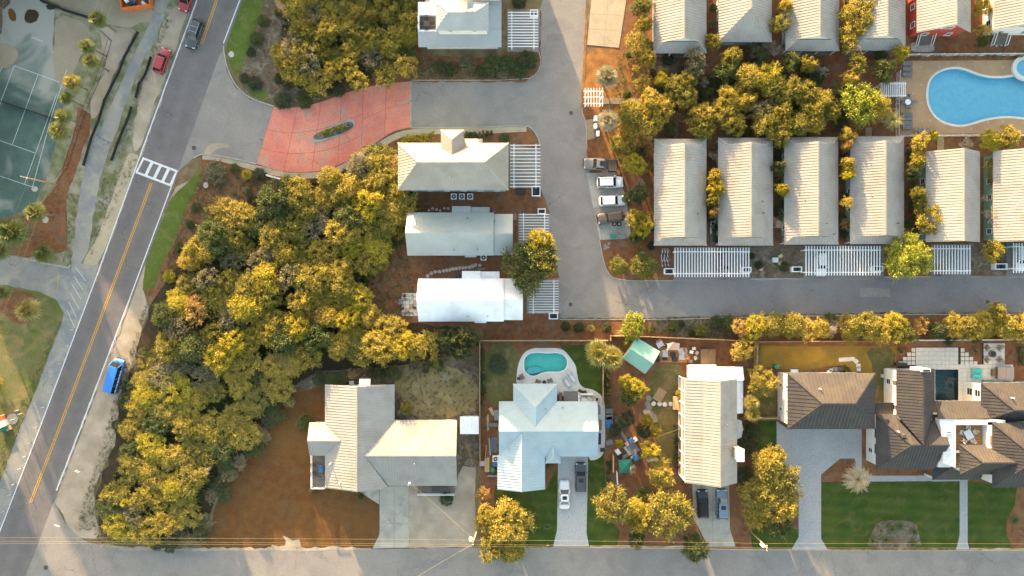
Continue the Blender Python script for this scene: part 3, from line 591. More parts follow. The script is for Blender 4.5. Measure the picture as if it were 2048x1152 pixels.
dm = mesh_from('inset', [(.24, 0, 0), (0, .24, 0), (-.24, 0, 0), (0, -.24, 0), (.24, 0, .006), (0, .24, .006), (-.24, 0, .006), (0, -.24, .006)], [(4, 5, 6, 7), (0, 1, 5, 4), (1, 2, 6, 5), (2, 3, 7, 6), (3, 0, 4, 7)])
for zx, zy in [(1178, 515), (1315, 515), (1462, 495), (1590, 512), (1708, 515), (1805, 515), (1108, 585), (1178, 652), (1248, 582), (1112, 720), (1178, 790), (1112, 858), (1178, 926), (1245, 925), (1690, 938), (1805, 935), (1560, 990)]:
    x, y = cz(1536, 0, [(zx, zy)])[0]; q = G(x, y); place('paving_inset', dm, 'concrete_tan', dk, (q[0], q[1], .028))
hot = thing('hot_tub', 'round blue spa tub at the end of the community pool', 'hot tub', (*G(2050, 137), 0))
n = len(SPA); b = MB(); ou = inset_ring(SPA, .75)
b.add([(x, y, .42) for x, y in SPA]+[(x, y, .42) for x, y in ou]+[(x, y, 0) for x, y in ou]+[(x, y, .1) for x, y in SPA], [(i, n+i, n+(i+1) % n, (i+1) % n) for i in range(n)]+[(n+i, 2*n+i, 2*n+(i+1) % n, n+(i+1) % n) for i in range(n)]+[((i+1) % n, 3*n+(i+1) % n, 3*n+i, i) for i in range(n)])
b.build('rim', 'pool_deck_white', hot); b = MB(); b.poly([(x, y, .1) for x, y in SPA]); b.build('floor', 'pool_floor_blue', hot); b = MB(); b.poly([(x, y, .33) for x, y in SPA]); b.build('water', 'water', hot)

# tiled patio of the brown roofed house: every tile a piece
patio = sheet('patio', cz(1536, 660, [(1000, 300), (1000, 240), (1140, 130), (1475, 130), (1610, 262), (1640, 262), (1640, 104), (1802, 104), (1802, 265), (1890, 265), (1895, 400), (1640, 410), (1640, 560), (1283, 560), (1000, 560)]), 'joint', 4, holes=[POOL_C])
TS = .74
tm = MB().box((0, 0, .02), (TS-.03, TS-.03, .04)); tm = mesh_from('tile', tm.v, tm.f); tm.materials.append(M['stone_tile'])
tm2 = MB().box((0, 0, .02), (TS-.10, TS-.10, .04)); tm2 = mesh_from('tile', tm2.v, tm2.f); tm2.materials.append(M['stone_tile'])
x0, y0 = G(1831.5, 695)
PATM = gp(cz(1536, 660, [(1137, 133), (1475, 133), (1475, 268), (1640, 268), (1640, 104), (1802, 104), (1802, 268), (1892, 268), (1892, 385), (1640, 385), (1640, 545), (1470, 545), (1470, 300), (1137, 300)]))
for i in range(-1, 30):
    for j in range(-3, 18):
        x, y = x0+(i+.5)*TS, y0-(j+.5)*TS
        if inpoly(x, y, PATM) and not inpoly(x, y, inset_ring(POOL_C, .3) if area2(POOL_C) > 0 else inset_ring(POOL_C[::-1], .3)): place('tile', tm, None, patio, (x, y, .028))
for side, xs in ((-1, 1831.0), (1, 1920.5)):
    for row, cnt in enumerate((1, 2, 3, 4)):
        for k in range(cnt):
            x, y = G(xs+side*(4.4+k*8.6), 700+row*8.7); place('tile', tm2, None, patio, (x, y, .028))
slabp = sheet('cottage_patio', [(803, 586), (835, 584), (836, 631), (804, 631)], 'joint', 5)
for i in range(4):
    for j in range(6):
        x, y = G(807+i*8, 589.5+j*7.8); b = MB().box((x, y, .035), (.66, .64, .05)); b.build('paver', 'pink_stone' if (i+j) % 5 == 0 else 'stone_tile', slabp)
# --- painted markings
def marking(name, px, w, m): return ribbon(name, px, w, m, 8)
marking('edge_line', hwL, .17, 'white_paint')
marking('edge_line', [(668, -520), (480, 0), (447, 87)], .17, 'white_paint'); marking('edge_line', hwR[2:6], .17, 'white_paint')
for d in (-1.9, 1.9):
    marking('centre_line', [(633+d, -520), (433.6+d, 0), (403.6+d, 88)], .14, 'yellow_paint')
    marking('centre_line', [(303+d, 366), (228+d, 566), (119+d, 856), (61+d, 1006)], .14, 'yellow_paint')
cw_ = sheet('crosswalk', [(285.5, 314), (356, 341), (355, 345), (284, 318)], 'white_paint', 8)
sheet('crosswalk_line', [(272.5, 342), (343, 369), (341.5, 373), (271, 346)], 'white_paint', 8, kind=None, parent=cw_)
for k in range(5):
    t0, t1 = [(0, .05), (.24, .32), (.48, .56), (.715, .795), (.95, 1)][k]
    a = Vector((285, 317)); b_ = Vector((355, 344)); c = Vector((272, 343)); d = Vector((342.5, 370))
    q = [a.lerp(b_, t0), a.lerp(b_, t1), c.lerp(d, t1), c.lerp(d, t0)]
    sheet('crosswalk_bar', [tuple(v) for v in q], 'white_paint', 9, kind=None, parent=cw_)
for k in range(6):
    a = 642-k*13
    marking('hatching', [(134+k*3.5, a-22-k*4), (150+k*4.2, a+14-k*6)], .09, 'court_line')
marking('hatching', [(117, 545), (115, 585)], .10, 'yellow_paint')
for l in ([(28.6, 131.5), (-40, 316)], [(77, 148), (25, 289)], [(113, 190), (49.5, 368)], [(134, 139), (104, 230), (65, 375)],
          [(28.6, 131.5), (118.5, 164)], [(-40, 268), (0, 281), (70, 306)], [(-40, 340), (0, 352), (65, 374)], [(4, 135), (-40, 240)], [(63, 74), (86, 83)]):
    ribbon('court_line', l, .10, 'court_line', 6)

# --- worn edges, patches and stains on the roads
def edge_dirt(px, w, m, layer=7):
    line = roughen(gp(px), 0, step=.9)[:-1] if False else gp(px); q = []
    for a, b in zip(line, line[1:]):
        k = max(1, int(math.dist(a, b)/.8)); q += [(a[0]+(b[0]-a[0])*i/k, a[1]+(b[1]-a[1])*i/k) for i in range(k)]
    q.append(line[-1]); rr = random.Random(len(q)); l, r = [], []
    for i, p in enumerate(q):
        a, b = q[max(0, i-1)], q[min(len(q)-1, i+1)]; d = math.dist(a, b) or 1; nx, ny = -(b[1]-a[1])/d, (b[0]-a[0])/d; u = w*rr.uniform(.15, 1.0); v = w*rr.uniform(.1, .6)
        l.append((p[0]+nx*u, p[1]+ny*u)); r.append((p[0]-nx*v, p[1]-ny*v))
    sheet('road_edge_dirt', l+r[::-1], m, layer, world=True)
edge_dirt([(200, 1091), (247, 1098), (390, 1099), (742, 1098)], .55, 'sand'); edge_dirt([(960, 1095), (1100, 1094)], .35, 'leaf_litter'); edge_dirt([(1180, 1094), (1410, 1095)], .4, 'sand'); edge_dirt([(1660, 1099), (1910, 1099)], .3, 'leaf_litter'); edge_dirt([(1940, 1099), (2200, 1100)], .35, 'sand')
edge_dirt([(1172, 20), (1166, 172), (1163, 221)], .4, 'pine_straw_sunlit'); edge_dirt([(1081, 20), (1079, 104), (1083, 125), (1074, 147)], .3, 'leaf_litter'); edge_dirt([(1120, 638), (1338, 637), (1460, 633), (1796, 627), (2100, 626)], .35, 'leaf_litter'); edge_dirt([(1500, 557), (1606, 556)], .3, 'leaf_litter'); edge_dirt([(1053, 161), (920, 162), (823, 162)], .4, 'pine_straw')
edge_dirt([(262, 596), (160, 860), (113, 981)], .5, 'sand'); edge_dirt([(394, 0), (292, 280), (190, 562)], .35, 'sand')
for x, y, w, h, a in ((1110, 75, 34, 14, 0), (1750, 585, 60, 18, 0), (860, 1128, 70, 16, 0)):
    cx, cy = G(x, y); hw_, hh_ = w*S/2, h*S/2; ca, sa = math.cos(a), math.sin(a)
    sheet('road_patch', [(cx+ca*u*hw_-sa*v*hh_, cy+sa*u*hw_+ca*v*hh_) for u, v in ((-1, -1), (1, -1), (1, 1), (-1, 1))], 'concrete_worn' if y != 585 else 'asphalt', 8, world=True, amp=.04, step=.5)
# ================================================================ BUILDINGS
def clip_line(poly2, t):
    """intervals of the line u=t inside a polygon given as (u, v) pairs"""
    xs = []
    n = len(poly2)
    for i in range(n):
        (u0, v0), (u1, v1) = poly2[i], poly2[(i+1) % n]
        if (u0 > t) != (u1 > t): xs.append(v0+(v1-v0)*(t-u0)/(u1-u0))
    xs.sort(); return [(xs[i], xs[i+1]) for i in range(0, len(xs)-1, 2)]
def roof(parent, faces, m, rib=.46, th=.12, ribw=.055, ribh=.05, name='roof', caps=True, capm=None):
    """sheet-metal roof: planes with real thickness, raised seams down every slope, caps along ridges and hips"""
    fs = []
    for f in faces:
        f = [Vector(p) for p in f]
        nrm = Vector((0, 0, 0))
        for i in range(len(f)):
            a, b = f[i], f[(i+1) % len(f)]; nrm += a.cross(b)
        if nrm.z < 0: f = f[::-1]; nrm = -nrm
        fs.append((f, nrm.normalized()))
    b = MB()
    for f, nn in fs:
        n = len(f); lo = [p-Vector((0, 0, th)) for p in f]
        b.add(f+lo, [tuple(range(n)), tuple(range(2*n-1, n-1, -1))]+[((i+1) % n, i, n+i, n+(i+1) % n) for i in range(n)])
    ro = b.build(name, m, parent)
    rb = MB()
    for f, nn in fs:
        d = Vector((0, 0, -1)); d = d-nn*d.dot(nn)
        if d.length < .02: d = Vector((0, -1, 0))
        d.normalize(); h = nn.cross(d).normalized(); o = f[0]
        p2 = [((p-o).dot(h), (p-o).dot(d)) for p in f]
        u0, u1 = min(p[0] for p in p2), max(p[0] for p in p2)
        k = max(1, int((u1-u0)/rib)); st = (u1-u0)/k
        for i in range(k):
            t = u0+st*(i+.5)
            for a, c in clip_line(p2, t):
                if c-a < .15: continue
                pa, pb = o+h*t+d*(a+.02), o+h*t+d*(c-.0)
                q = [pa-h*ribw/2, pa+h*ribw/2, pb+h*ribw/2, pb-h*ribw/2]
                q2 = [p+nn*ribh for p in q]
                rb.add(q+q2, [(4, 5, 6, 7), (0, 1, 5, 4), (1, 2, 6, 5), (2, 3, 7, 6), (3, 0, 4, 7)])
    if rb.f: rb.build('standing_seams', m, ro)['kind'] = 'stuff'
    if caps:
        ed = {}
        for k, (f, nn) in enumerate(fs):
            for i in range(len(f)):
                a, c = f[i], f[(i+1) % len(f)]
                key = tuple(sorted((tuple(round(x, 2) for x in a), tuple(round(x, 2) for x in c)))); ed.setdefault(key, []).append(k)
        cb = MB()
        for (a, c), ks in ed.items():
            if len(ks) == 2:
                f1 = fs[ks[1]]; cen = sum(f1[0], Vector())/len(f1[0]); a, c = Vector(a), Vector(c)
                if (cen-a).dot(fs[ks[0]][1]) < -.01: cb.bar(a+Vector((0, 0, .04)), c+Vector((0, 0, .04)), .22, .09)
        if cb.f: cb.build('ridge_cap', capm or m, ro)
    return ro

WIN = {}
def window_mesh(w, h):
    k = (round(w, 2), round(h, 2))
    if k not in WIN:
        b = MB(); t = .09
        b.box((0, 0, h/2-t/2), (w, .10, t)); b.box((0, 0, -h/2+t/2), (w+.1, .16, t))
        b.box((-w/2+t/2, 0, 0), (t, .10, h-2*t)); b.box((w/2-t/2, 0, 0), (t, .10, h-2*t)); b.box((0, .01, 0), (w-2*t, .06, .05))
        f = mesh_from('window', b.v, b.f); f.materials.append(M['white_trim'])
        g = MB().box((0, .02, 0), (w-2*t+.02, .04, h-2*t+.02)); g = mesh_from('pane', g.v, g.f); g.materials.append(M['window_glass'])
        WIN[k] = (f, g)
    return WIN[k]
def add_window(parent, x, y, z, rz, w=1.0, h=1.3):
    f, g = window_mesh(w, h); o = place('window', f, None, parent, Vector((x, y, z))-Vector(parent.location), rz); place('pane', g, None, o); return o
def walls(parent, x0, y0, x1, y1, z0, z1, m, win=None, sides='NESW', wz=None, name='walls', step=2.8):
    """a storey-high box of wall with windows set into the chosen sides"""
    MB().box(((x0+x1)/2, (y0+y1)/2, (z0+z1)/2), (abs(x1-x0), abs(y1-y0), z1-z0)).build(name, m, parent)
    if win:
        for zc in (wz or [z0+1.6]):
            for sd in sides:
                if sd in 'SN':
                    yy = min(y0, y1)-.02 if sd == 'S' else max(y0, y1)+.02; L_ = abs(x1-x0); k = max(1, int(L_/step))
                    for i in range(k): add_window(parent, min(x0, x1)+L_*(i+.5)/k, yy, zc, 0 if sd == 'S' else math.pi, *win)
                else:
                    xx = min(x0, x1)-.02 if sd == 'W' else max(x0, x1)+.02; L_ = abs(y1-y0); k = max(1, int(L_/step))
                    for i in range(k): add_window(parent, xx, min(y0, y1)+L_*(i+.5)/k, zc, -math.pi/2 if sd == 'W' else math.pi/2, *win)
def vents(parent, pts, z, m='dark_metal'):
    for px, py in pts:
        p = P(px, py, z); MB().cyl((p.x, p.y, z-.5), (p.x, p.y, z+.3), .07, n=8).build('vent_pipe', m, parent)

def ridge_roof(parent, ex, ze, zr, axis, ends, m, skirt=1.3, **kw):
    """roof over the world rectangle ex=(x0,y0,x1,y1); ends=(low end, high end) each gable / hip / dutch"""
    x0, y0, x1, y1 = ex
    if axis == 'Y': T = lambda u, v, z: Vector((v, u, z)); u0, u1, v0, v1 = y0, y1, x0, x1
    else: T = lambda u, v, z: Vector((u, v, z)); u0, u1, v0, v1 = x0, x1, y0, y1
    vm = (v0+v1)/2; hw = (v1-v0)/2; sl = (zr-ze)/hw
    A = []; B_ = []; fs = []; gab = []
    def end(u, sgn, kind):
        if kind == 'gable': return [T(u, v0, ze)], [T(u, v1, ze)], T(u, vm, zr)
        if kind == 'hip':
            uu = u+sgn*hw; fs.append([T(u, v0, ze), T(u, v1, ze), T(uu, vm, zr)]); return [T(u, v0, ze)], [T(u, v1, ze)], T(uu, vm, zr)
        uu = u+sgn*skirt; zz = ze+sl*skirt
        fs.append([T(u, v0, ze), T(u, v1, ze), T(uu, v1-skirt, zz), T(uu, v0+skirt, zz)])
        gab.append([T(uu+sgn*.12, v0+skirt, zz-.1), T(uu+sgn*.12, v1-skirt, zz-.1), T(uu+sgn*.12, vm, zr-.12)])
        return [T(u, v0, ze), T(uu, v0+skirt, zz)], [T(u, v1, ze), T(uu, v1-skirt, zz)], T(uu, vm, zr)
    l0, r0, k0 = end(u0, 1, ends[0]); l1, r1, k1 = end(u1, -1, ends[1])
    fs.append(l0+[k0, k1]+l1[::-1]); fs.append(r0+[k0, k1]+r1[::-1])
    ro = roof(parent, fs, m, **kw)
    for g in gab:
        MB().poly(g).build('gable', 'white_wall', parent)
    return ro
def rectP(px0, py0, px1, py1, z):
    a, b = P(px0, py1, z), P(px1, py0, z); return (a.x, a.y, b.x, b.y)

def cottage(px0, py0, px1, py1, ze, zr, axis, ends, rm, wm, label, ins=.5, win=(1.0, 1.3), skirt=1.3, sides='NESW', fr=0.0, name='cottage', wz=None, rib=.46):
    ex = rectP(px0, py0, px1, py1, ze); x0, y0, x1, y1 = ex
    t = thing(name, label, 'house', ((x0+x1)/2, (y0+y1)/2, 0))
    ins0 = ins1 = ins
    if ends[0] == 'dutch' : ins0 = max(ins, skirt+.3)
    if ends[1] == 'dutch' : ins1 = max(ins, skirt+.3)
    wx0, wx1, wy0, wy1 = x0+ins, x1-ins, y0+ins, y1-ins
    if axis == 'Y': wy0, wy1 = y0+ins0, y1-ins1
    else: wx0, wx1 = x0+ins0, x1-ins1
    walls(t, wx0, wy0, wx1, wy1, 0, ze-.06, wm, win, sides, wz=wz)
    ridge_roof(t, ex, ze, zr, axis, ends, rm, skirt, rib=rib)
    sl = (zr-ze)/((x1-x0)/2 if axis == 'Y' else (y1-y0)/2)
    for e, u in ((0, 0), (1, 1)):
        if ends[e] == 'gable':
            if axis == 'Y':
                yy = wy0 if e == 0 else wy1; pts = [(wx0, yy, ze-.08), (wx1, yy, ze-.08), ((wx0+wx1)/2, yy, zr-.55*sl-.15)]; d = Vector((0, .2 if e == 0 else -.2, 0))
            else:
                xx = wx0 if e == 0 else wx1; pts = [(xx, wy0, ze-.08), (xx, wy1, ze-.08), (xx, (wy0+wy1)/2, zr-.55*sl-.15)]; d = Vector((.2 if e == 0 else -.2, 0, 0))
            pts = [Vector(p) for p in pts]; q = [p+d for p in pts]
            MB().add(pts+q, [(0, 1, 2), (5, 4, 3), (0, 3, 4, 1), (1, 4, 5, 2), (2, 5, 3, 0)]).build('gable', wm, t)
    # porch posts under open hip ends
    for e in (0, 1):
        if ends[e] == 'dutch':
            b = MB()
            for k in range(4):
                f = k/3
                if axis == 'Y': p = (x0+.35+(x1-x0-.7)*f, (y0+.3) if e == 0 else (y1-.3))
                else: p = ((x0+.3) if e == 0 else (x1-.3), y0+.35+(y1-y0-.7)*f)
                MB().box((p[0], p[1], (ze-.1)/2), (.16, .16, ze-.1)).build('porch_post', 'white_trim', t)
            if axis == 'Y': MB().box(((wx0+wx1)/2, (y0+wy0)/2 if e == 0 else (y1+wy1)/2, .2), (wx1-wx0, abs(wy0-y0)-.3 if e == 0 else abs(y1-wy1)-.3, .4)).build('porch_floor', 'wood_grey', t)
    return t

# ---- lower cottage row (white slatted carports to the south)
DG = ('dutch', 'dutch')
rowF = [(1308.5, 277.5, 1413, 491, DG, 'cream metal roofed cottage with ball topiaries by its corner, first of the lower row', 'siding_pale'),
        (1436.5, 275.5, 1546, 491, DG, 'cream metal roofed cottage, second of the lower row, gold tree against its west eave', 'siding_pale'),
        (1568.5, 274, 1676.5, 489, DG, 'cream metal roofed cottage, third of the lower row, bare tree at its southwest corner', 'siding_green'),
        (1700.5, 272.5, 1808, 488, DG, 'cream metal roofed cottage, fourth of the lower row, with tree shade over its north end', 'siding_blue')]
for k_, (x0, y0, x1, y1, en, lab, wm) in enumerate(rowF):
    c_ = cottage(x0, y0, x1, y1, 3.0, 5.9, 'Y', en, 'roof_cream', wm, lab); vents(c_, [[(1385, 404), (1396, 427)], [(1525.5, 403), (1527.5, 426)], [(1609, 401), (1653, 447), (1669, 468)], [(1743, 393), (1797, 446)]][k_], 4.6)
cottage(1851.5, 303, 1960, 484, 3.4, 6.5, 'Y', ('gable', 'gable'), 'roof_cream', 'siding_green', 'green walled cottage with plain cream gable roof, fifth of the lower row')
cottage(1986.5, 302, 2096, 484, 3.4, 6.6, 'Y', ('gable', 'gable'), 'roof_cream', 'siding_green', 'pale green walled cottage at the east edge, bare tree leaning on its roof')
# ---- upper cottage row
cottage(1306.5, -110, 1413, 106.5, 3.1, 6.2, 'Y', DG, 'roof_cream', 'siding_pale', 'cream roofed cottage beside the concrete drive, first of the upper row', skirt=1.6)
cottage(1437.5, -130, 1543.5, 84, 3.3, 6.6, 'Y', ('hip', 'hip'), 'roof_cream', 'siding_blue', 'hip roofed cottage with blue walls, second of the upper row')
cottage(1571, -112, 1678.5, 102, 3.1, 6.2, 'Y', DG, 'roof_cream', 'siding_blue', 'cream roofed cottage with white porch posts, third of the upper row', skirt=1.6)
cottage(1702.5, -112, 1811, 101, 3.1, 6.2, 'Y', DG, 'roof_cream', 'siding_pale', 'tree shaded cream roofed cottage, fourth of the upper row, next to the pool', skirt=1.6)
c5 = cottage(1834, -130, 1941.5, 65, 3.8, 7.4, 'Y', ('gable', 'gable'), 'roof_cream', 'siding_red', 'red walled cottage with cream gable roof above the community pool')
c6 = cottage(1988, -130, 2096, 61, 3.8, 7.4, 'Y', ('gable', 'gable'), 'roof_cream', 'white_wall', 'white walled cottage with cream gable roof in the top corner')
# porch stairs with white rails on the last two
for c, xs in ((c5, (1838, 1868)), (c6, (1990, 2018))):
    p0, p1 = P(xs[0], 66, 1.2), P(xs[1], 66, 1.2)
    for k in range(6): MB().box(((p0.x+p1.x)/2, p0.y-.15-.28*k, 1.1-.19*k-.09), (abs(p1.x-p0.x)-.3, .3, .18)).build('stair_tread', 'wood_grey', c)
    for x in (p0.x, p1.x):
        MB().bar((x, p0.y, 2.1), (x, p0.y-1.9, .95), .08, .08).bar((x, p0.y, 1.2), (x, p0.y-1.9, .05), .06, .2).build('stair_rail', 'white_trim', c)
        MB().box((x, p0.y-1.9, .5), (.1, .1, 1.0)).build('newel_post', 'white_trim', c)
# white gable trim on the red cottage
x0, y0, x1, y1 = rectP(1834, -130, 1941.5, 65, 3.8); xm = (x0+x1)/2
MB().bar((x0+.5, y0+.44, 3.75), (xm, y0+.44, 6.85), .12, .3).bar((xm, y0+.44, 6.85), (x1-.5, y0+.44, 3.75), .12, .3).build('bargeboard', 'white_trim', c5)
add_window(c5, xm, y0+.44, 5.0, 0, 2.0, 1.1)
x0, y0, x1, y1 = rectP(1988, -130, 2096, 61, 3.8); add_window(c6, (x0+x1)/2, y0+.44, 5.0, 0, 2.4, 1.1)

# ---- left column of villas
def frect(t, px0, py0, px1, py1, ze, zr, axis, ends, rm, wm=None, ins=.4, rib=.46, th=.12, win=None, sides='NESW', z0=0, name='roof', wz=None, skirt=1.2, caps=True):
    ex = rectP(px0, py0, px1, py1, ze); ridge_roof(t, ex, ze, zr, axis, ends, rm, skirt, rib=rib, th=th, name=name, caps=caps)
    if wm: walls(t, ex[0]+ins, ex[1]+ins, ex[2]-ins, ex[3]-ins, z0, ze-.06, wm, win, sides, wz=wz)
    return ex
def flat_roof(t, px0, py0, px1, py1, zs, m, name='roof', rib=.46, wm=None, ins=.3, z0=0, th=.12):
    """single-slope roof; zs = heights at NW, NE, SE, SW"""
    zc = sum(zs)/4
    a = rectP(px0, py0, px1, py1, zc)
    f = [Vector((a[0], a[3], zs[0])), Vector((a[2], a[3], zs[1])), Vector((a[2], a[1], zs[2])), Vector((a[0], a[1], zs[3]))]
    r = roof(t, [f], m, rib=rib, name=name, caps=False, th=th)
    if wm: walls(t, a[0]+ins, a[1]+ins, a[2]-ins, a[3]-ins, z0, min(zs)-.06, wm)
    return r

# villa B: two storeys, hip roof, hipped tower to the north
vB = thing('villa', 'two storey villa with cream hip roof and a hipped tower beside the entrance road', 'house', P(907, 340))
exB = frect(vB, 796, 286, 1017, 380.5, 6.3, 10.8, 'X', ('hip', 'hip'), 'roof_cream', 'siding_blue', ins=.55, win=(.9, 1.2), wz=[1.7, 4.6])
tw = [P(882, 260, 7.6), P(927, 260, 7.6), P(905, 281, 9.0)]
ym = (exB[1]+exB[3])/2; xt0, xt1, yt1 = tw[0].x, tw[1].x, tw[0].y; xm = (xt0+xt1)/2; hw = (xt1-xt0)/2
yin = ym+1.1; zt = 9.1
roof(vB, [[(xt0, yt1, 7.6), (xt1, yt1, 7.6), (xm, yt1-hw, zt)], [(xt0, yt1, 7.6), (xm, yt1-hw, zt), (xm, yin, zt), (xt0, yin+1.5, 7.6)], [(xt1, yt1, 7.6), (xm, yt1-hw, zt), (xm, yin, zt), (xt1, yin+1.5, 7.6)]], 'roof_cream', name='tower_roof', rib=.36)
walls(vB, xt0+.25, yin-1.0, xt1-.25, yt1-.3, 0, 7.55, 'siding_blue', (.8, 1.1), 'NEW', wz=[1.7, 4.8], name='tower_walls')
flat_roof(vB, 927, 277, 965, 287, (3.4, 3.4, 3.8, 3.8), 'roof_cream', name='porch_roof')
b = MB().box((P(852, 266, 2).x, P(852, 262, 2).y, .05), (.2, .2, .1))
vents(vB, [(899, 354)], 8.6, 'white_trim')
# villa A: raised upper storey above a broad lower roof
vA = thing('villa', 'white two storey villa with stacked hip roofs and a roof terrace at the top', 'house', P(920, 50))
a = rectP(836, -60, 1003, 94, 3.9); walls(vA, a[0]+1.2, a[1]+.9, a[2]-.7, a[3], 0, 3.7, 'white_wall', (1.0, 1.3), 'SEW', wz=[1.9], name='lower_walls', step=3.2)
zu = 4.6
q = lambda px, py, z: P(px, py, z)
A_ = [q(837, 94, 3.7), q(1003, 94, 3.7), q(1003, 64, 4.5), q(837, 64, 4.5)]
A_[0].y = A_[1].y = q(900, 94, 3.7).y; A_[2].y = A_[3].y = A_[0].y+2.6; A_[3].x = A_[0].x; A_[2].x = A_[1].x
roof(vA, [A_], 'roof_galvalume', name='lower_roof', caps=False)
e0 = Vector((q(976, 62, 4.4).x, A_[2].y, 4.5)); roof(vA, [[(A_[1].x-2.35, A_[2].y+.02, 4.5), (A_[1].x, A_[2].y+.02, 4.4), (A_[1].x, a[3], 4.4), (A_[1].x-2.35, a[3], 4.5)]], 'roof_galvalume', name='side_roof', caps=False)
u = rectP(872, 5, 977, 61, 7.0); walls(vA, u[0]+.3, u[1]+.3, u[2]-.3, u[3]-.3, 3.6, 6.9, 'white_wall', (.9, .6), 'SW', wz=[6.0], name='upper_walls')
ridge_roof(vA, u, 7.0, 9.0, 'X', ('hip', 'hip'), 'roof_galvalume', name='upper_roof')
xm, ym = (u[0]+u[2])/2+.9, (u[1]+u[3])/2
roof(vA, [[(xm-1.1, u[3]-.5, 8.7), (xm, u[3]-.9, 9.6), (xm, ym+.1, 9.6), (xm-1.1, ym+.9, 8.6)], [(xm+1.1, u[3]-.5, 8.7), (xm, u[3]-.9, 9.6), (xm, ym+.1, 9.6), (xm+1.1, ym+.9, 8.6)]], 'roof_galvalume', name='dormer_roof', rib=.3)
n0 = rectP(905, -60, 1003, -2, 6.2); ridge_roof(vA, n0, 6.2, 8.0, 'X', ('hip', 'hip'), 'roof_galvalume', name='rear_roof'); walls(vA, n0[0]+.4, n0[1]+.4, n0[2]-.4, n0[3]-.4, 3.6, 6.15, 'white_wall', name='rear_walls')
d0 = rectP(839, 32, 872, 60, 4.5); MB().box(((d0[0]+d0[2])/2, (d0[1]+d0[3])/2, 4.1), (d0[2]-d0[0], d0[3]-d0[1]+.2, .2)).build('terrace_floor', 'wood_grey', vA)
for k in range(9):
    x = d0[0]+.14+k*(d0[2]-d0[0]-.28)/8; MB().box((x, (d0[1]+d0[3])/2, 4.215), (.26, d0[3]-d0[1]-.1, .03)).build('deck_board', 'wood_grey', vA)
MB().box(((d0[0]+d0[2])/2, d0[3]+.15, 4.55), (d0[2]-d0[0]+.3, .25, 1.1)).box((d0[0]-.1, (d0[1]+d0[3])/2, 4.55), (.25, d0[3]-d0[1], 1.1)).box(((d0[0]+d0[2])/2, d0[1]-.12, 4.35), (d0[2]-d0[0]+.3, .2, .7)).build('parapet', 'white_trim', vA)
flat_roof(vA, 836, 4, 872, 27, (4.6, 4.6, 4.5, 4.5), 'roof_white', name='corner_roof', rib=.6)
# villa C
vC = thing('villa', 'single storey villa with pale green grey gable roof below the air conditioners', 'house', P(905, 467))
frect(vC, 815, 425, 987.5, 511, 3.5, 6.3, 'X', ('gable', 'gable'), 'roof_green_grey', 'siding_pale', ins=.45, win=(.9, 1.2))
frect(vC, 986, 428, 1025.5, 510.5, 3.3, 5.7, 'X', ('gable', 'gable'), 'roof_green_grey', None, name='porch_roof')
flat_roof(vC, 904, 412, 941, 427, (3.0, 3.0, 3.4, 3.4), 'roof_green_grey', name='bay_roof', wm='siding_pale'); flat_roof(vC, 941, 414, 979, 427, (2.8, 2.8, 3.1, 3.1), 'roof_green_grey', name='entry_roof', wm=None)
flat_roof(vC, 930, 507, 952.5, 514.5, (3.3, 3.3, 3.1, 3.1), 'roof_green_grey', name='bump_roof', wm='siding_pale')
vents(vC, [(935, 436), (989, 442), (908, 500), (954.5, 499)], 4.6)
# villa D
vD = thing('villa', 'single storey villa with bright white gable roof and stone patio at its west end', 'house', P(940, 600))
frect(vD, 837, 557, 1007.5, 643, 3.5, 6.3, 'X', ('gable', 'gable'), 'roof_white', 'white_wall', ins=.45, win=(.9, 1.2))
frect(vD, 1006, 557, 1045.5, 640, 3.3, 5.7, 'X', ('gable', 'gable'), 'roof_white', None, name='porch_roof')
flat_roof(vD, 924, 542, 961, 559, (3.0, 3.0, 3.4, 3.4), 'roof_white', name='bay_roof', wm='white_wall'); flat_roof(vD, 961, 543, 999, 559, (2.8, 2.8, 3.1, 3.1), 'roof_white', name='entry_roof')
flat_roof(vD, 949, 640, 972.5, 646, (3.3, 3.3, 3.1, 3.1), 'roof_white', name='bump_roof', wm='white_wall')
vents(vD, [(955.7, 570.5), (1009, 587), (935, 633), (975.5, 632.5)], 4.2)

# ---- house G: cross-gabled cream roof by the mulch lot
hG = thing('house', 'cross gabled house with cream ribbed metal roof beside the bare mulch lot', 'house', P(760, 880))
zE, zR = 3.2, 5.6
g = rectP(650, 769, 789, 976, zE); xm = (g[0]+g[2])/2
w = rectP(740, 841, 914, 971.5, zE); ym = (w[1]+w[3])/2
xr = g[2]
sG = (zR-zE)/((g[2]-g[0])/2); zW = zE+.35*(w[3]-w[1])/2; zW = min(zW, zR-.1)
xi = xm+(zR-zW)/sG      # where the wing ridge meets the main slope
roof(hG, [[(g[0], g[1], zE), (g[0], g[3], zE), (xm, g[3], zR), (xm, g[1], zR)],
          [(xm, g[3], zR), (g[2], g[3], zE), (g[2], w[3], zE), (xi, ym, zW), (g[2]-1.2, w[1]+.1, zE+1.2*sG), (g[2]-1.9, g[1], zE+1.9*sG), (xm, g[1], zR)]], 'roof_cream')
roof(hG, [[(xi, ym, zW), (g[2], w[3], zE), (w[2], w[3], zE), (w[2], ym, zW)], [(xi, ym, zW), (w[2], ym, zW), (w[2], w[1], zE), (g[2], w[1], zE), (g[2]-1.2, w[1]+.1, zE+.1)]], 'roof_cream', name='wing_roof')
wl = rectP(619, 845, 690, 911, zE-.2); ymw = (wl[1]+wl[3])/2; zw2 = 4.4; xi2 = xm-(zR-zw2)/sG
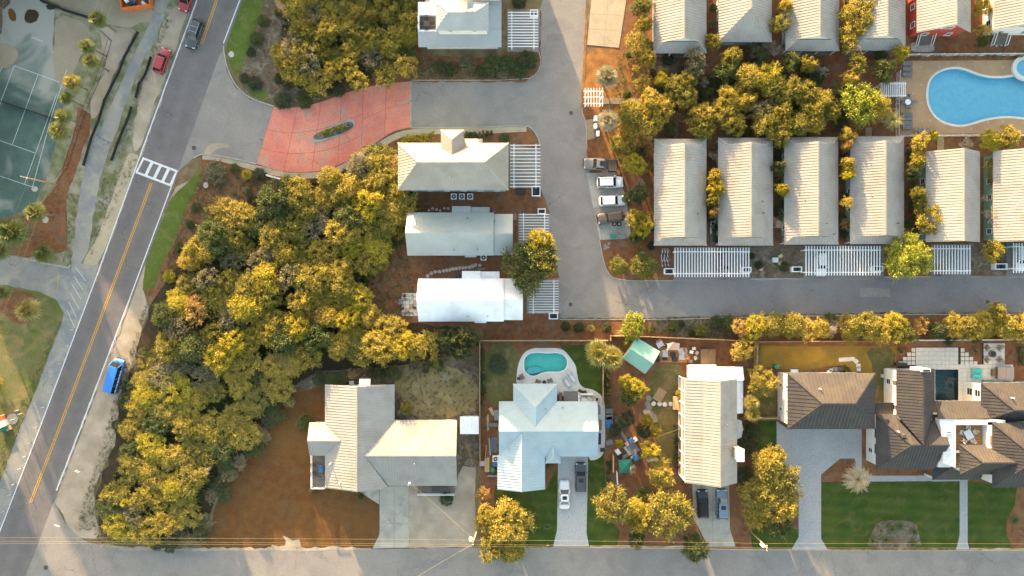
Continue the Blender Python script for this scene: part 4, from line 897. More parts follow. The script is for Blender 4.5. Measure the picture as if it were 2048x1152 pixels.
roof(hG, [[(wl[0], wl[3], zE-.2), (wl[0], ymw, zw2), (xi2, ymw, zw2), (g[0]+.1, wl[3], zE-.1)], [(wl[0], wl[1], zE-.2), (wl[0], ymw, zw2), (xi2, ymw, zw2), (g[0]+.1, wl[1], zE-.1)]], 'roof_cream', name='west_roof')
walls(hG, g[0]+.4, g[1]+.5, g[2]-.6, g[3]-.4, 0, zE-.1, 'white_wall', (1, 1.3), 'NEW'); walls(hG, g[2]-2, w[1]+.4, w[2]-.4, w[3]-.4, 0, zE-.1, 'white_wall', (1, 1.3), 'NES', name='wing_walls')
walls(hG, wl[0]+.4, wl[1]+.4, g[0]+1, wl[3]-.4, 0, zE-.35, 'white_wall', (1, 1.2), 'NW', name='west_walls')
for (yy, s) in ((g[3]-.5, 1), (g[1]+.5, -1)): MB().add([(g[0]+.5, yy, zE-.12), (g[2]-.5, yy, zE-.12), (xm, yy, zR-.35)], [(0, 1, 2)]).build('gable', 'white_wall', hG)
MB().add([(w[2]-.5, w[1]+.5, zE-.12), (w[2]-.5, w[3]-.5, zE-.12), (w[2]-.5, ym, zW-.3)], [(0, 1, 2)]).build('gable', 'white_wall', hG)
MB().add([(wl[0]+.5, wl[1]+.5, zE-.4), (wl[0]+.5, wl[3]-.5, zE-.4), (wl[0]+.5, ymw, zw2-.3)], [(0, 1, 2)]).build('gable', 'white_wall', hG)
flat_roof(hG, 718.5, 758, 740.5, 772, (2.6, 2.6, 3.0, 3.0), 'roof_white', name='entry_roof', rib=.25)
def deck(parent, px0, py0, px1, py1, z, rails='', m='wood_grey', boards='X', rz_h=.95, railm='white_trim'):
    a = rectP(px0, py0, px1, py1, z)
    MB().box(((a[0]+a[2])/2, (a[1]+a[3])/2, z/2-.02), (a[2]-a[0], a[3]-a[1], max(.1, z-.04))).build('deck_base', 'wood_grey', parent)
    L_ = (a[3]-a[1]) if boards == 'X' else (a[2]-a[0]); k = max(2, int(L_/.45))
    for i in range(k):
        c = (i+.5)/k
        if boards == 'X': MB().box(((a[0]+a[2])/2, a[1]+L_*c, z), (a[2]-a[0]-.04, L_/k-.035, .05)).build('deck_board', m, parent)
        else: MB().box((a[0]+L_*c, (a[1]+a[3])/2, z), (L_/k-.035, a[3]-a[1]-.04, .05)).build('deck_board', m, parent)
    seg = {'W': ((a[0], a[1]), (a[0], a[3])), 'E': ((a[2], a[1]), (a[2], a[3])), 'S': ((a[0], a[1]), (a[2], a[1])), 'N': ((a[0], a[3]), (a[2], a[3]))}
    for r_ in rails:
        p, q_ = seg[r_]; b = MB(); b.bar((*p, z+rz_h), (*q_, z+rz_h), .12, .08); b.bar((*p, z+.15), (*q_, z+.15), .06, .06)
        L2 = math.hypot(q_[0]-p[0], q_[1]-p[1]); kk = max(2, int(L2/.35))
        for i in range(kk+1): b.box((p[0]+(q_[0]-p[0])*i/kk, p[1]+(q_[1]-p[1])*i/kk, z+rz_h/2), (.05, .05, rz_h))
        b.build('railing', railm, parent)
    return a
dG = deck(hG, 625, 909, 651, 974.5, .7, 'WS', m='wood_grey'); deck(hG, 836, 968, 909, 987, .6, 'S', m='wood_grey', boards='Y')
for px, py in ((819, 966),): MB().cyl((*P(px, py, 3)[:2], 3.0), (*P(px, py, 3)[:2], 4.6), .05).box((*P(px, py, 4.6)[:2], 4.6), (.35, .35, .12)).build('service_mast', 'white_trim', hG)
for px, py in ((660, 928), (710, 926), (679, 966), (829, 926), (721, 802)): p = P(px, py, 4.6); MB().cyl((p.x, p.y, 3.6), (p.x, p.y, 5.1), .08).build('vent_pipe', 'white_trim', hG)
sh = thing('garden_shed', 'small flat white roofed shed between the cross gabled house and the fence', 'shed', P(938, 852)); flat_roof(sh, 920, 833, 957.5, 868.5, (2.7, 2.7, 2.4, 2.4), 'roof_white', wm='white_wall', rib=.8)

# ---- house H: pale blue metal roof
hH = thing('house', 'pale blue metal roofed house between the teal pool and the paver drive', 'house', P(1080, 880))
zE, zR = 3.0, 4.7
m_ = rectP(998, 803, 1195, 913, zE); ym = (m_[1]+m_[3])/2
nw = rectP(1026.5, 767.5, 1114, 860, zE); xn = (nw[0]+nw[2])/2; hwn = (nw[2]-nw[0])/2
sM = (zR-zE)/((m_[3]-m_[1])/2); zN = zE+.38*hwn; zN = min(zN, zR-.02)
yNi = m_[3]-(zN-zE)/sM
sw = rectP(995, 900, 1090, 979, zE); xs_ = (sw[0]+sw[2])/2; zS = min(zR-.02, zE+.38*(sw[2]-sw[0])/2); ySi = m_[1]+(zS-zE)/sM
so = rectP(1091, 900, 1121, 926.5, zE-.2); xo = (so[0]+so[2])/2; zo = 3.7; yOi = m_[1]+(zo-zE)/sM
mn = [[(m_[0], m_[3], zE), (nw[0], m_[3], zE), (xn, yNi, zN), (nw[2], m_[3], zE), (m_[2], m_[3], zE), (m_[2], ym, zR), (m_[0], ym, zR)],
      [(m_[0], ym, zR), (m_[2], ym, zR), (m_[2], m_[1], zE), (sw[2], m_[1], zE), (xs_, ySi, zS), (m_[0], m_[1], zE)]]
roof(hH, mn, 'roof_blue_grey')
roof(hH, [[(nw[0], nw[3], zE), (nw[2], nw[3], zE), (xn, nw[3]-hwn, zN)], [(nw[0], nw[3], zE), (xn, nw[3]-hwn, zN), (xn, yNi, zN), (nw[0], m_[3], zE)], [(nw[2], nw[3], zE), (xn, nw[3]-hwn, zN), (xn, yNi, zN), (nw[2], m_[3], zE)]], 'roof_blue_grey', name='north_roof')
roof(hH, [[(sw[0], sw[1], zE), (xs_, sw[1], zS), (xs_, ySi, zS), (sw[0], m_[1], zE)], [(sw[2], sw[1], zE), (xs_, sw[1], zS), (xs_, ySi, zS), (sw[2], m_[1], zE)]], 'roof_blue_grey', name='south_roof')
ho = (so[2]-so[0])/2
roof(hH, [[(so[0], so[1], zE-.2), (so[2], so[1], zE-.2), (xo, so[1]+ho, zo)], [(so[0], so[1], zE-.2), (xo, so[1]+ho, zo), (xo, yOi, zo), (so[0], m_[1]-.05, zE-.2)], [(so[2], so[1], zE-.2), (xo, so[1]+ho, zo), (xo, yOi, zo), (so[2], m_[1]-.05, zE-.2)]], 'roof_blue_grey', name='entry_roof')
walls(hH, m_[0]+.4, m_[1]+.4, m_[2]-.5, m_[3]-.4, 0, zE-.08, 'siding_pale', (1, 1.3), 'NEW'); walls(hH, nw[0]+.4, m_[3]-1, nw[2]-.4, nw[3]-.4, 0, zE-.08, 'siding_pale', (1.6, 1.4), 'NEW', name='north_walls'); walls(hH, sw[0]+.4, sw[1]+.5, sw[2]-.4, m_[1]+1, 0, zE-.08, 'siding_pale', (1, 1.3), 'SEW', name='south_walls')
for xx in (m_[0]+.5, m_[2]-.6): MB().add([(xx, m_[1]+.5, zE-.1), (xx, m_[3]-.5, zE-.1), (xx, ym, zR-.35)], [(0, 1, 2)]).build('gable', 'siding_pale', hH)
MB().add([(sw[0]+.5, sw[1]+.6, zE-.1), (sw[2]-.5, sw[1]+.6, zE-.1), (xs_, sw[1]+.6, zS-.3)], [(0, 1, 2)]).build('gable', 'siding_pale', hH)
vents(hH, [(1091, 818), (1125, 815), (1027, 840), (1018, 898)], 3.9, 'grey_metal')

# ---- house I: tall narrow roof with a glazed west gallery
hI = thing('house', 'tall house with long ribbed cream roof, white glazed gallery and white chimney', 'house', P(1420, 860))
zE, zR = 5.0, 7.8
p = rectP(1369.5, 757.5, 1474, 966, zE); xm = P(1440.5, 860, zR).x; xk = P(1406, 860, 6.2).x; zk = 6.2
y0, y1 = p[1], p[3]
roof(hI, [[(p[0], y0, zE), (p[0], y1, zE), (xk, y1, zk), (xk, y0, zk)], [(xk, y0, zk+.01), (xk, y1, zk+.01), (xm, y1, zR), (xm, y0, zR)], [(xm, y0, zR), (xm, y1, zR), (p[2], y1, zE), (p[2], y0, zE)]], 'roof_cream', rib=.5)
walls(hI, P(1372, 0, 5).x, y0+.5, p[2]-.5, y1-.4, 0, zE-.1, 'white_wall', (1, 1.3), 'SNE', wz=[1.6, 3.7])
for yy in (y0+.5, y1-.5): MB().add([(p[0]+.6, yy, zE-.1), (p[2]-.5, yy, zE-.1), (xm, yy, zR-.3), (xk, yy, zk-.2)], [(0, 1, 2, 3)]).build('gable', 'white_wall', hI)
xw = P(1357, 0, 0).x; xt = p[0]-.1
gal_y0, gal_y1 = P(0, 945, 0).y, P(0, 757, 0).y; yt0 = P(0, 962, 4.8).y
nb = 8; zt = 4.85
def gal(f, k): # point on the sloping glazed front; k=0 foot, 1 eave
    return Vector((xw+(xt-xw)*k*.35, y1-.1+(y0+.4-y1+.1)*f, .2+(zt-.2)*k))
for i in range(nb+1):
    f = i/nb; MB().bar(gal(f, 0), gal(f, 1), .18, .16).build('gallery_post', 'white_trim', hI)
for k in (0, .52, 1): MB().bar(gal(0, k), gal(1, k), .16, .2).build('gallery_rail', 'white_trim', hI)
for i in range(nb):
    for k0, k1 in ((.02, .51), (.53, .98)):
        f0, f1 = (i+.04)/nb, (i+.96)/nb; d = Vector((.05, 0, 0))
        a_ = [gal(f0, k0)+d, gal(f1, k0)+d, gal(f1, k1)+d, gal(f0, k1)+d]; b_ = [v+d for v in a_]
        MB().add(a_+b_, [(3, 2, 1, 0), (4, 5, 6, 7), (0, 1, 5, 4), (1, 2, 6, 5), (2, 3, 7, 6), (3, 0, 4, 7)]).build('pane', 'amber_glass', hI)
b = MB(); top = [gal(0, 1), gal(1, 1)]; b.add([top[0]+Vector((-.1, .1, .08)), top[1]+Vector((-.1, -.1, .08)), Vector((p[0]+.6, y0+.2, zt+.12)), Vector((p[0]+.6, y1-.1, zt+.12))], [(0, 1, 2, 3)]); b.build('gallery_roof', 'white_trim', hI)
flat_roof(hI, 1378, 730, 1433, 761, (3.0, 3.0, 3.6, 3.6), 'roof_white', name='north_roof', wm='white_wall', rib=.35)
flat_roof(hI, 1433, 734, 1487, 760, (2.9, 2.9, 3.5, 3.5), 'roof_white', name='lean_to_roof', wm='white_wall', rib=.35); flat_roof(hI, 1470, 760, 1487, 827, (3.4, 2.9, 2.9, 3.4), 'roof_white', name='side_roof', wm='white_wall', rib=.35)
bay = rectP(1472, 838, 1483.5, 879, 3.2); roof(hI, [[(bay[0], bay[1], 3.2), (bay[2], bay[1]+.3, 3.0), (bay[2]+.15, (bay[1]+bay[3])/2, 3.4), (bay[0], (bay[1]+bay[3])/2, 4.0)], [(bay[0], bay[3], 3.2), (bay[2], bay[3]-.3, 3.0), (bay[2]+.15, (bay[1]+bay[3])/2, 3.4), (bay[0], (bay[1]+bay[3])/2, 4.0)]], 'roof_galvalume', name='bay_roof', rib=.3)
walls(hI, bay[0]-.3, bay[1]+.4, bay[2]-.2, bay[3]-.4, 0, 2.9, 'white_wall', (.8, 1.2), 'E', name='bay_walls')
ch0, ch1 = P(1477, 924, 7.6), P(1486, 896, 7.6)
MB().box(((ch0.x+ch1.x)/2-.1, (ch0.y+ch1.y)/2, 3.9), (1.0, 1.9, 7.8)).build('chimney', 'white_wall', hI); MB().box(((ch0.x+ch1.x)/2-.1, (ch0.y+ch1.y)/2, 7.86), (1.2, 2.1, .12)).build('chimney_cap', 'white_trim', hI)
vents(hI, [(1453.5, 848.5)], 6.9, 'white_trim')

# ---- house J: brown standing-seam compound
BR = 'roof_bronze'
hJ1 = thing('garage_house', 'two storey white garage block with dark brown hip roof above the blue paver drive', 'house', P(1650, 800))
e = frect(hJ1, 1575, 746, 1750, 858, 6.2, 9.2, 'X', ('hip', 'hip'), BR, 'white_wall', ins=.55, win=(.7, 1.2), sides='WNE', wz=[1.7, 4.6], rib=.6)
p_ = P(1638, 777, 7.5); MB().cyl((p_.x, p_.y, 7), (p_.x, p_.y, 8.4), .1).build('vent_pipe', 'white_trim', hJ1)
for k in range(3): x = e[0]+2.6+k*4.9; MB().box((x, e[1]+.52, 1.3), (3.8, .08, 2.5)).build('garage_door', 'grey_metal', hJ1)
hJ = thing('compound_house', 'white compound house with joined dark brown seamed roofs and a timber roof terrace', 'house', P(1880, 860))
def jf(px, py, z): return P(px, py, z)
# connector, long north-south gable, west hip
roof(hJ, [[jf(1750, 805, 3.6), jf(1794, 805, 3.6), jf(1794, 829, 3.3), jf(1750, 829, 3.3)]], BR, rib=.5, name='link_roof', caps=False)
j3w, j3e, j3n = P(1793, 800, 5.2).x, P(1869.5, 760, 5.2).x, P(1830, 738, 5.2).y; j3r = (j3w+j3e)/2; j3z = 7.6
j4w, j4s, j4n = P(1752, 900, 4.6).x, P(1800, 938.6, 4.6).y, P(1800, 829, 4.6).y; j4y = (j4s+j4n)/2; j4z = 7.2; j4e = P(1900, 889, 7.2).x
j4d = (j4n-j4s)/2; sl4 = (j4z-4.6)/j4d
yi = j4y+.15
roof(hJ, [[(j3w, j3n, 5.2), (j3r, j3n, j3z), (j3r, yi, j3z), (j3w, P(0, 829, 5.2).y, 5.2)], [(j3e, j3n, 5.2), (j3r, j3n, j3z), (j3r, yi, j3z), (j3e, P(0, 816, 5.2).y, 5.2)]], BR, rib=.5, name='north_roof')
walls(hJ, j3w+.45, j4n-1, j3e-.45, j3n-.45, 0, 5.1, 'white_wall', (1.0, 1.4), 'WE', wz=[1.7, 3.9], name='north_walls')
MB().add([(j3w+.5, j3n-.45, 5.0), (j3e-.5, j3n-.45, 5.0), (j3r, j3n-.45, j3z-.25)], [(0, 1, 2)]).build('gable', 'white_wall', hJ)
MB().box((j3r+.35, j3n+.05, 6.0), (1.5, .5, 3.6)).build('chimney', 'white_wall', hJ); MB().box((j3r+.35, j3n+.05, 7.84), (1.1, .35, .08)).build('flue', 'dark_metal', hJ)
roof(hJ, [[(j4w, j4s, 4.6), (j4w, j4n, 4.6), (j4w+j4d, j4y, j4z)], [(j4w, j4n, 4.6), (j4w+j4d, j4y, j4z), (j4e, j4y, j4z), (j4e, j4n, 4.6)], [(j4w, j4s, 4.6), (j4w+j4d, j4y, j4z), (j4e, j4y, j4z), (j4e-1.2, j4s, 4.6)]], BR, rib=.5, name='west_roof')
walls(hJ, j4w+.5, j4s+.5, j4e-1.5, j4n-.4, 0, 4.5, 'white_wall', (.9, 1.5), 'WS', wz=[1.7], name='west_walls')
for k in range(2): MB().box((j4w+.46, j4s+3.2+k*2.7, 3.6), (.06, 1.6, .8)).build('clerestory', 'window_glass', hJ)
# north slope behind the terrace, north-east hip
roof(hJ, [[jf(1870, 802, 5.0), jf(1966, 802, 5.0), jf(1980, 837, 6.6), jf(1877, 838, 6.6)]], BR, rib=.5, name='rear_slope', caps=False)
q0, q1 = P(1962, 765.5, 5.4), P(2100, 765.5, 5.4); q2 = P(2030, 821, 7.8); q3 = P(1968, 842, 5.4); q4 = P(2100, 842, 5.4)
roof(hJ, [[q0, q1, Vector((q1.x-3, q2.y, 7.8)), Vector((q2.x, q2.y, 7.8))], [q0, Vector((q2.x, q2.y, 7.8)), Vector((q0.x, q3.y, 5.4))], [Vector((q2.x, q2.y, 7.8)), Vector((q1.x-3, q2.y, 7.8)), q4, Vector((q0.x, q3.y, 5.4))]], BR, rib=.5, name='east_roof')
walls(hJ, q0.x+.4, q3.y, q1.x, q0.y-.5, 0, 5.3, 'white_wall', (1.3, 1.6), 'WN', wz=[1.7, 3.9], name='east_walls')
# terrace well: white walls with timber floor
tx0, tx1, ty0, ty1 = P(1885, 0, 6.4).x, P(2008, 0, 6.4).x, P(0, 938, 6.4).y, P(0, 838, 6.4).y
MB().box(((tx0+tx1)/2, (ty0+ty1)/2, 2.6), (tx1-tx0, ty1-ty0, 5.2)).build('terrace_walls', 'white_wall', hJ)
dk0 = rectP(1905, 848, 1967, 936, 5.6)
MB().box(((dk0[0]+dk0[2])/2, (dk0[1]+dk0[3])/2, 5.24), (dk0[2]-dk0[0], dk0[3]-dk0[1], .08)).build('terrace_base', 'joint', hJ)
nbd = 14
for i in range(nbd):
    y = dk0[1]+(dk0[3]-dk0[1])*(i+.5)/nbd; MB().box(((dk0[0]+dk0[2])/2, y, 5.31), (dk0[2]-dk0[0]-.05, (dk0[3]-dk0[1])/nbd-.05, .06)).build('deck_board', 'wood_deck', hJ)
b = MB(); hh = 7.0
b.prism([(tx0, ty0+1.0), (dk0[0], ty0+.2), (dk0[0], ty1), (tx0-.6, ty1), (tx0+.1, j4y)], 5.2, 6.5); b.build('parapet', 'white_wall', hJ)
MB().box(((dk0[0]+tx1)/2, dk0[3]+.45, 5.95), (tx1-dk0[0], .8, 1.5)).build('parapet', 'white_wall', hJ); MB().box((dk0[2]+.75, (dk0[3]+dk0[1])/2+1.6, 5.95), (1.5, 5.2, 1.5)).build('parapet', 'white_wall', hJ)
MB().box(((dk0[0]+dk0[2])/2-1.6, (dk0[1]+dk0[3])/2-.9, 5.7), (2.2, .3, .7)).build('parapet', 'white_wall', hJ)
add_window(hJ, tx0+1.0, ty1-2.2, 6.56, 0, .9, .5).rotation_euler = (-math.pi/2, 0, 0)
MB().box((dk0[2]+.9, dk0[1]+4.9, 6.4), (1.0, 1.5, .7)).build('roof_light', 'amber_glass', hJ)
# front east: hip in front, tall east hip
z1, z2 = 6.2, 8.6
f0, f1, f2 = P(1920, 889, z1), P(1920, 949, z1), P(2100, 949, z1)
yr = (f0.y+f1.y)/2; hd = (f0.y-f1.y)/2
roof(hJ, [[(f0.x, f0.y, z1), (f0.x, f1.y, z1), (f0.x+hd, yr, z2)], [(f0.x, f0.y, z1), (f0.x+hd, yr, z2), (f2.x, yr, z2), (f2.x, f0.y, z1)], [(f0.x, f1.y, z1), (f0.x+hd, yr, z2), (f2.x, yr, z2), (f2.x, f1.y, z1)]], BR, rib=.5, name='front_roof')
walls(hJ, f0.x+.4, f1.y+.4, f2.x, f0.y-.4, 0, z1-.1, 'white_wall', (1, 1.6), 'SW', wz=[1.8, 4.4], name='front_walls')
g0 = rectP(1985, 846, 2090, 975, 6.9); gx = (g0[0]+g0[2])/2
ridge_roof(hJ, (g0[0], g0[1], g0[2], g0[3]), 6.9, 9.4, 'Y', ('hip', 'hip'), BR, rib=.5, name='tower_roof'); walls(hJ, g0[0]+.4, g0[1]+.5, g0[2]-.4, g0[3]-.4, 0, 6.8, 'white_wall', (1, 1.6), 'SW', wz=[1.8, 4.6], name='tower_walls')
# low porch roofs along the front
pr = [P(1865, 930, 3.2), P(1865, 959.5, 3.2), P(1990, 959.5, 3.2), P(1990, 940, 4.1), P(1900, 940, 4.1)]
yb = pr[1].y; yt = P(0, 938, 4.3).y
roof(hJ, [[(pr[0].x, yb, 3.2), (pr[0].x, yt, 3.2), (pr[0].x+2.2, yt, 4.3)], [(pr[0].x, yb, 3.2), (pr[0].x+2.2, yt, 4.3), (pr[2].x, yt, 4.3), (pr[2].x, yb, 3.2)]], BR, rib=.5, name='porch_roof')
pr2 = rectP(1994, 950, 2100, 972, 3.4); roof(hJ, [[(pr2[0], pr2[1], 3.4), (pr2[0]+2.0, pr2[3], 4.6), (pr2[2], pr2[3], 4.6), (pr2[2], pr2[1], 3.4)], [(pr2[0], pr2[1], 3.4), (pr2[0], pr2[3], 3.4), (pr2[0]+2.0, pr2[3], 4.6)]], BR, rib=.5, name='porch_roof')
for px in (1869, 1930, 1985): MB().box((P(px, 957, 3).x, P(px, 957, 3).y, 1.5), (.25, .25, 3.0)).build('porch_post', 'white_trim', hJ)
for px, py, z in ((1796, 863, 6.2), (2025, 796, 7.0)): p_ = P(px, py, z); MB().cyl((p_.x, p_.y, z-.3), (p_.x, p_.y, z+.5), .1).build('vent_pipe', 'white_trim', hJ)
p_ = P(1809, 872, 6.8); MB().box((p_.x, p_.y, 6.6), (.55, .55, .5)).build('roof_vent', 'iron', hJ)
b = rectP(1772, 735, 1794, 804, .3); sb = sheet('side_patio', [(1772, 736), (1796, 736), (1796, 805), (1772, 805)], 'stone_tile', 5)

# ---- green pavilion in the garden
pv = thing('garden_pavilion', 'green metal roofed garden pavilion set at an angle by the fence', 'pavilion', P(1282, 712))
c0, c1, c2, c3 = P(1272, 674, 2.7), P(1320, 703, 2.7), P(1290, 748, 2.7), P(1245, 716, 2.7)
r0, r1 = (c0+c3)/2, (c1+c2)/2; r0 = Vector((r0.x, r0.y, 3.7)); r1 = Vector((r1.x, r1.y, 3.7))
roof(pv, [[c0, r0, r1, c1], [c3, r0, r1, c2]], 'roof_pavilion', rib=.35)
cen = (c0+c1+c2+c3)/4
for c in (c0, c1, c2, c3): q_ = c.lerp(cen, .12); MB().box((q_.x, q_.y, 1.35), (.16, .16, 2.7)).build('post', 'wood_fence', pv)
fl = [c.lerp(cen, .14) for c in (c0, c1, c2, c3)]; MB().prism([(v.x, v.y) for v in fl], .02, .16).build('floor', 'wood_deck', pv)

# ================================================================ PERGOLAS
def pergola(name, px0, py0, px1, py1, run, n, beams, label, z=2.75, mat_='white_trim', group='white slatted carports'):
    """run 'X': slats lie east-west; beams = px (or py) of the two carrying beams"""
    a = rectP(px0, py0, px1, py1, z); t = thing(name, label, 'pergola', ((a[0]+a[2])/2, (a[1]+a[3])/2, 0), group=group)
    if run == 'X': me = MB().box((0, 0, 0), (a[2]-a[0], .09, .20))
    else: me = MB().box((0, 0, 0), (.09, a[3]-a[1], .20))
    me = mesh_from('slat', me.v, me.f); me.materials.append(M[mat_])
    for i in range(n):
        f = i/(n-1)
        p = Vector(((a[0]+a[2])/2, a[3]+(a[1]-a[3])*f, z)) if run == 'X' else Vector((a[0]+(a[2]-a[0])*f, (a[1]+a[3])/2, z))
        place('slat', me, None, t, p-t.location)
    L_ = (a[3]-a[1]) if run == 'X' else (a[2]-a[0])
    for bpx in beams:
        if run == 'X':
            x = P(bpx, 0, z).x; MB().box((x, (a[1]+a[3])/2, z-.17), (.14, L_+.5, .24)).build('beam', mat_, t); pts = [(x, a[1]+.2), (x, a[3]-.2)]
        else:
            y = P(0, bpx, z).y; MB().box(((a[0]+a[2])/2, y, z-.17), (L_+.5, .14, .24)).build('beam', mat_, t); pts = [(a[0]+.2, y), (a[2]-.2, y)]
        for q_ in pts: MB().box((q_[0], q_[1], (z-.3)/2), (.2, .2, z-.3)).build('post', mat_, t)
    return t
pergola('carport', 1016, 25, 1076.5, 93, 'X', 13, (1023.5, 1068), 'white slatted carport beside the stacked roof villa at the top')
pergola('carport', 1020.5, 290.5, 1081, 373.5, 'X', 13, (1028, 1072), 'white slatted carport beside the tower villa with bins at its corner')
pergola('carport', 1038.5, 429, 1098, 490, 'X', 12, (1047, 1089.5), 'white slatted carport half under the round oak')
pergola('carport', 1057.5, 562, 1117.5, 624, 'X', 13, (1066.5, 1108), 'white slatted carport beside the bright white roofed villa')
pergola('carport', 1350, 495.5, 1497.5, 554, 'Y', 27, (503.5, 547), 'long white slatted carport with bicycles parked at its end')
pergola('carport', 1612, 492, 1759.5, 551, 'Y', 27, (500, 544.5), 'long white slatted carport over the white car')
pergola('carport', 1869, 490, 1939.5, 548.5, 'Y', 13, (497, 541.5), 'short white slatted carport east of the spreading green tree')
pergola('carport', 2027, 486, 2100, 546, 'Y', 14, (493, 537), 'white slatted carport cut by the east edge')
pergola('garden_arbour', 1170.5, 176, 1205, 213, 'Y', 7, (182, 193.5, 206.5), 'small white entry arbour by the boardwalk near the fan palms', z=2.5, group='white arbours')
pergola('garden_arbour', 1762, 164, 1810, 194, 'Y', 14, (167, 191), 'white slatted arbour at the gate of the community pool', z=2.6, group='white arbours')
# ================================================================ VEHICLES
def wheel_meshes(r, w):
    b = MB().cyl((0, -w/2, 0), (0, w/2, 0), r, r, 18); ty = mesh_from('wheel', b.v, b.f); ty.materials.append(M['black_rubber'])
    b = MB().cyl((0, -w/2-.012, 0), (0, w/2+.012, 0), r*.64, r*.64, 14); ri = mesh_from('rim', b.v, b.f); ri.materials.append(M['alloy']); return ty, ri
SHAPES = {  # length, width, height, belt z, hood z (nose, cowl), windscreen base, roof front, roof rear, tail base (fractions), clearance
    'suv': (4.8, 1.94, 1.74, 1.08, (.86, 1.02), .27, .40, .90, .975, .24),
    'crossover': (4.45, 1.84, 1.62, 1.0, (.80, .95), .27, .40, .88, .965, .22),
    'sedan': (4.85, 1.85, 1.43, .93, (.70, .88), .29, .44, .70, .86, .18),
    'van': (6.0, 2.05, 2.3, 1.28, (1.0, 1.22), .10, .21, .975, .995, .26),
    'pickup': (5.9, 2.0, 1.86, 1.14, (1.0, 1.12), .27, .37, .60, .635, .30),
    'offroader': (4.5, 1.85, 1.84, 1.12, (1.05, 1.10), .33, .39, .90, .93, .32)}
def car(px, py, ang, shape, paint, label, name='parked_car', cat='car', sunroof=False, rails=False, roofm=None, L_=None, group=None, mirrors=True, z=0.04):
    """ang: heading in degrees, 0 = east, 90 = up the picture; px, py = centre of the car"""
    L0, Wd, Hh, belt, hood, wb, rf, rr_, tb, cl = SHAPES[shape]; L0 = L_ or L0; p = P(px, py, .8)
    t = thing(name, label, cat, (p.x, p.y, z), R(ang), group); hw = Wd/2
    X = lambda f: L0/2-f*L0
    st = [(0, .74, hood[0]-.22), (.012, .86, hood[0]-.1), (.05, .95, hood[0]), (.14, .99, hood[0]+(hood[1]-hood[0])*.6), (wb, 1.0, hood[1]), (.5, 1.0, belt), (tb-.02, .99, belt+.02), (.955, .97, belt-.02 if shape != 'sedan' else belt), (.985, .92, belt-.06), (1, .82, belt-.22)]
    st = sorted(st); b = MB(); rows = []
    for f, w, zt in st:
        y = hw*w; x = X(f); rows.append([(x, -y*.9, cl), (x, -y*.985, cl+.16), (x, -y, zt*.62+cl*.38), (x, -y*.97, zt-.10), (x, -y*.86, zt-.012), (x, -y*.45, zt+.022), (x, 0, zt+.03), (x, y*.45, zt+.022), (x, y*.86, zt-.012), (x, y*.97, zt-.10), (x, y, zt*.62+cl*.38), (x, y*.985, cl+.16), (x, y*.9, cl)])
    n = 13; v = [q for r_ in rows for q in r_]; f_ = []
    for i in range(len(rows)-1):
        for j in range(n): f_.append((i*n+j, i*n+(j+1) % n, (i+1)*n+(j+1) % n, (i+1)*n+j))
    f_ += [tuple(range(n-1, -1, -1)), tuple(range((len(rows)-1)*n, len(rows)*n))]
    b.add(v, f_); b.build('body', paint, t, smooth=True, local=True)
    bw, rw = hw*.90, hw*.76; zb, zr = belt-.03, Hh-.05
    lo = [(X(wb), -bw), (X(tb), -bw), (X(tb), bw), (X(wb), bw)]; hi = [(X(rf), -rw), (X(rr_), -rw), (X(rr_), rw), (X(rf), rw)]
    def q3(p_, z_): return Vector((p_[0], p_[1], z_))
    if shape in ('suv', 'crossover', 'van', 'pickup', 'offroader', 'sedan'):
        for nm, (i, j) in (('windscreen', (3, 0)), ('rear_window', (1, 2)), ('side_window', (0, 1)), ('side_window', (2, 3))):
            a, b_, c, d = q3(lo[i], zb if nm != 'windscreen' else hood[1]-.01), q3(lo[j], zb if nm != 'windscreen' else hood[1]-.01), q3(hi[j], zr), q3(hi[i], zr); cen = Vector((sum(p_[0] for p_ in lo)/4, 0, 1.0))
            ins = [(e-cen)*.985+cen for e in (a, b_, c, d)]; inn = [(e-cen)*.93+cen for e in (a, b_, c, d)]
            MB().add(ins+inn, [(0, 1, 2, 3), (7, 6, 5, 4), (0, 4, 5, 1), (1, 5, 6, 2), (2, 6, 7, 3), (3, 7, 4, 0)]).build(nm, 'car_glass', t, local=True)
    # roof with rounded edge and pillars
    rb = MB(); rp = []
    for k, (sc, dz) in enumerate(((1.0, -.03), (1.0, .02), (.93, .05), (.6, .065))):
        cx = (X(rf)+X(rr_))/2; hl = (X(rf)-X(rr_))/2*sc; ww = rw*sc*1.02; ch = .16*sc
        rp.append([(cx+hl, -ww+ch), (cx+hl-ch, -ww), (cx-hl+ch, -ww), (cx-hl, -ww+ch), (cx-hl, ww-ch), (cx-hl+ch, ww), (cx+hl-ch, ww), (cx+hl, ww-ch)])
        rb.v += [Vector((x, y, zr+dz)) for x, y in rp[-1]]
    for k in range(3):
        for j in range(8): rb.f.append((k*8+j, (k+1)*8+j, (k+1)*8+(j+1) % 8, k*8+(j+1) % 8))
    rb.f.append(tuple(range(31, 23, -1)))
    for i in range(4): rb.bar(q3(lo[i], zb), q3(hi[i], zr), .09, .07)
    for sgn in (-1, 1):
        for fx in ((.5,) if shape in ('sedan', 'pickup', 'offroader') else (.45, .72)):
            xm_ = X(rf)+(X(rr_)-X(rf))*fx; rb.bar((xm_, sgn*bw, zb), (xm_, sgn*rw, zr), .08, .05)
    rb.build('roof', roofm or paint, t, local=True)
    if sunroof: MB().box((X(rf+.10+(.06 if shape != 'sedan' else .03)), 0, zr+.062), (L0*.13, rw*1.1, .02)).build('sunroof', 'car_glass', t, local=True)
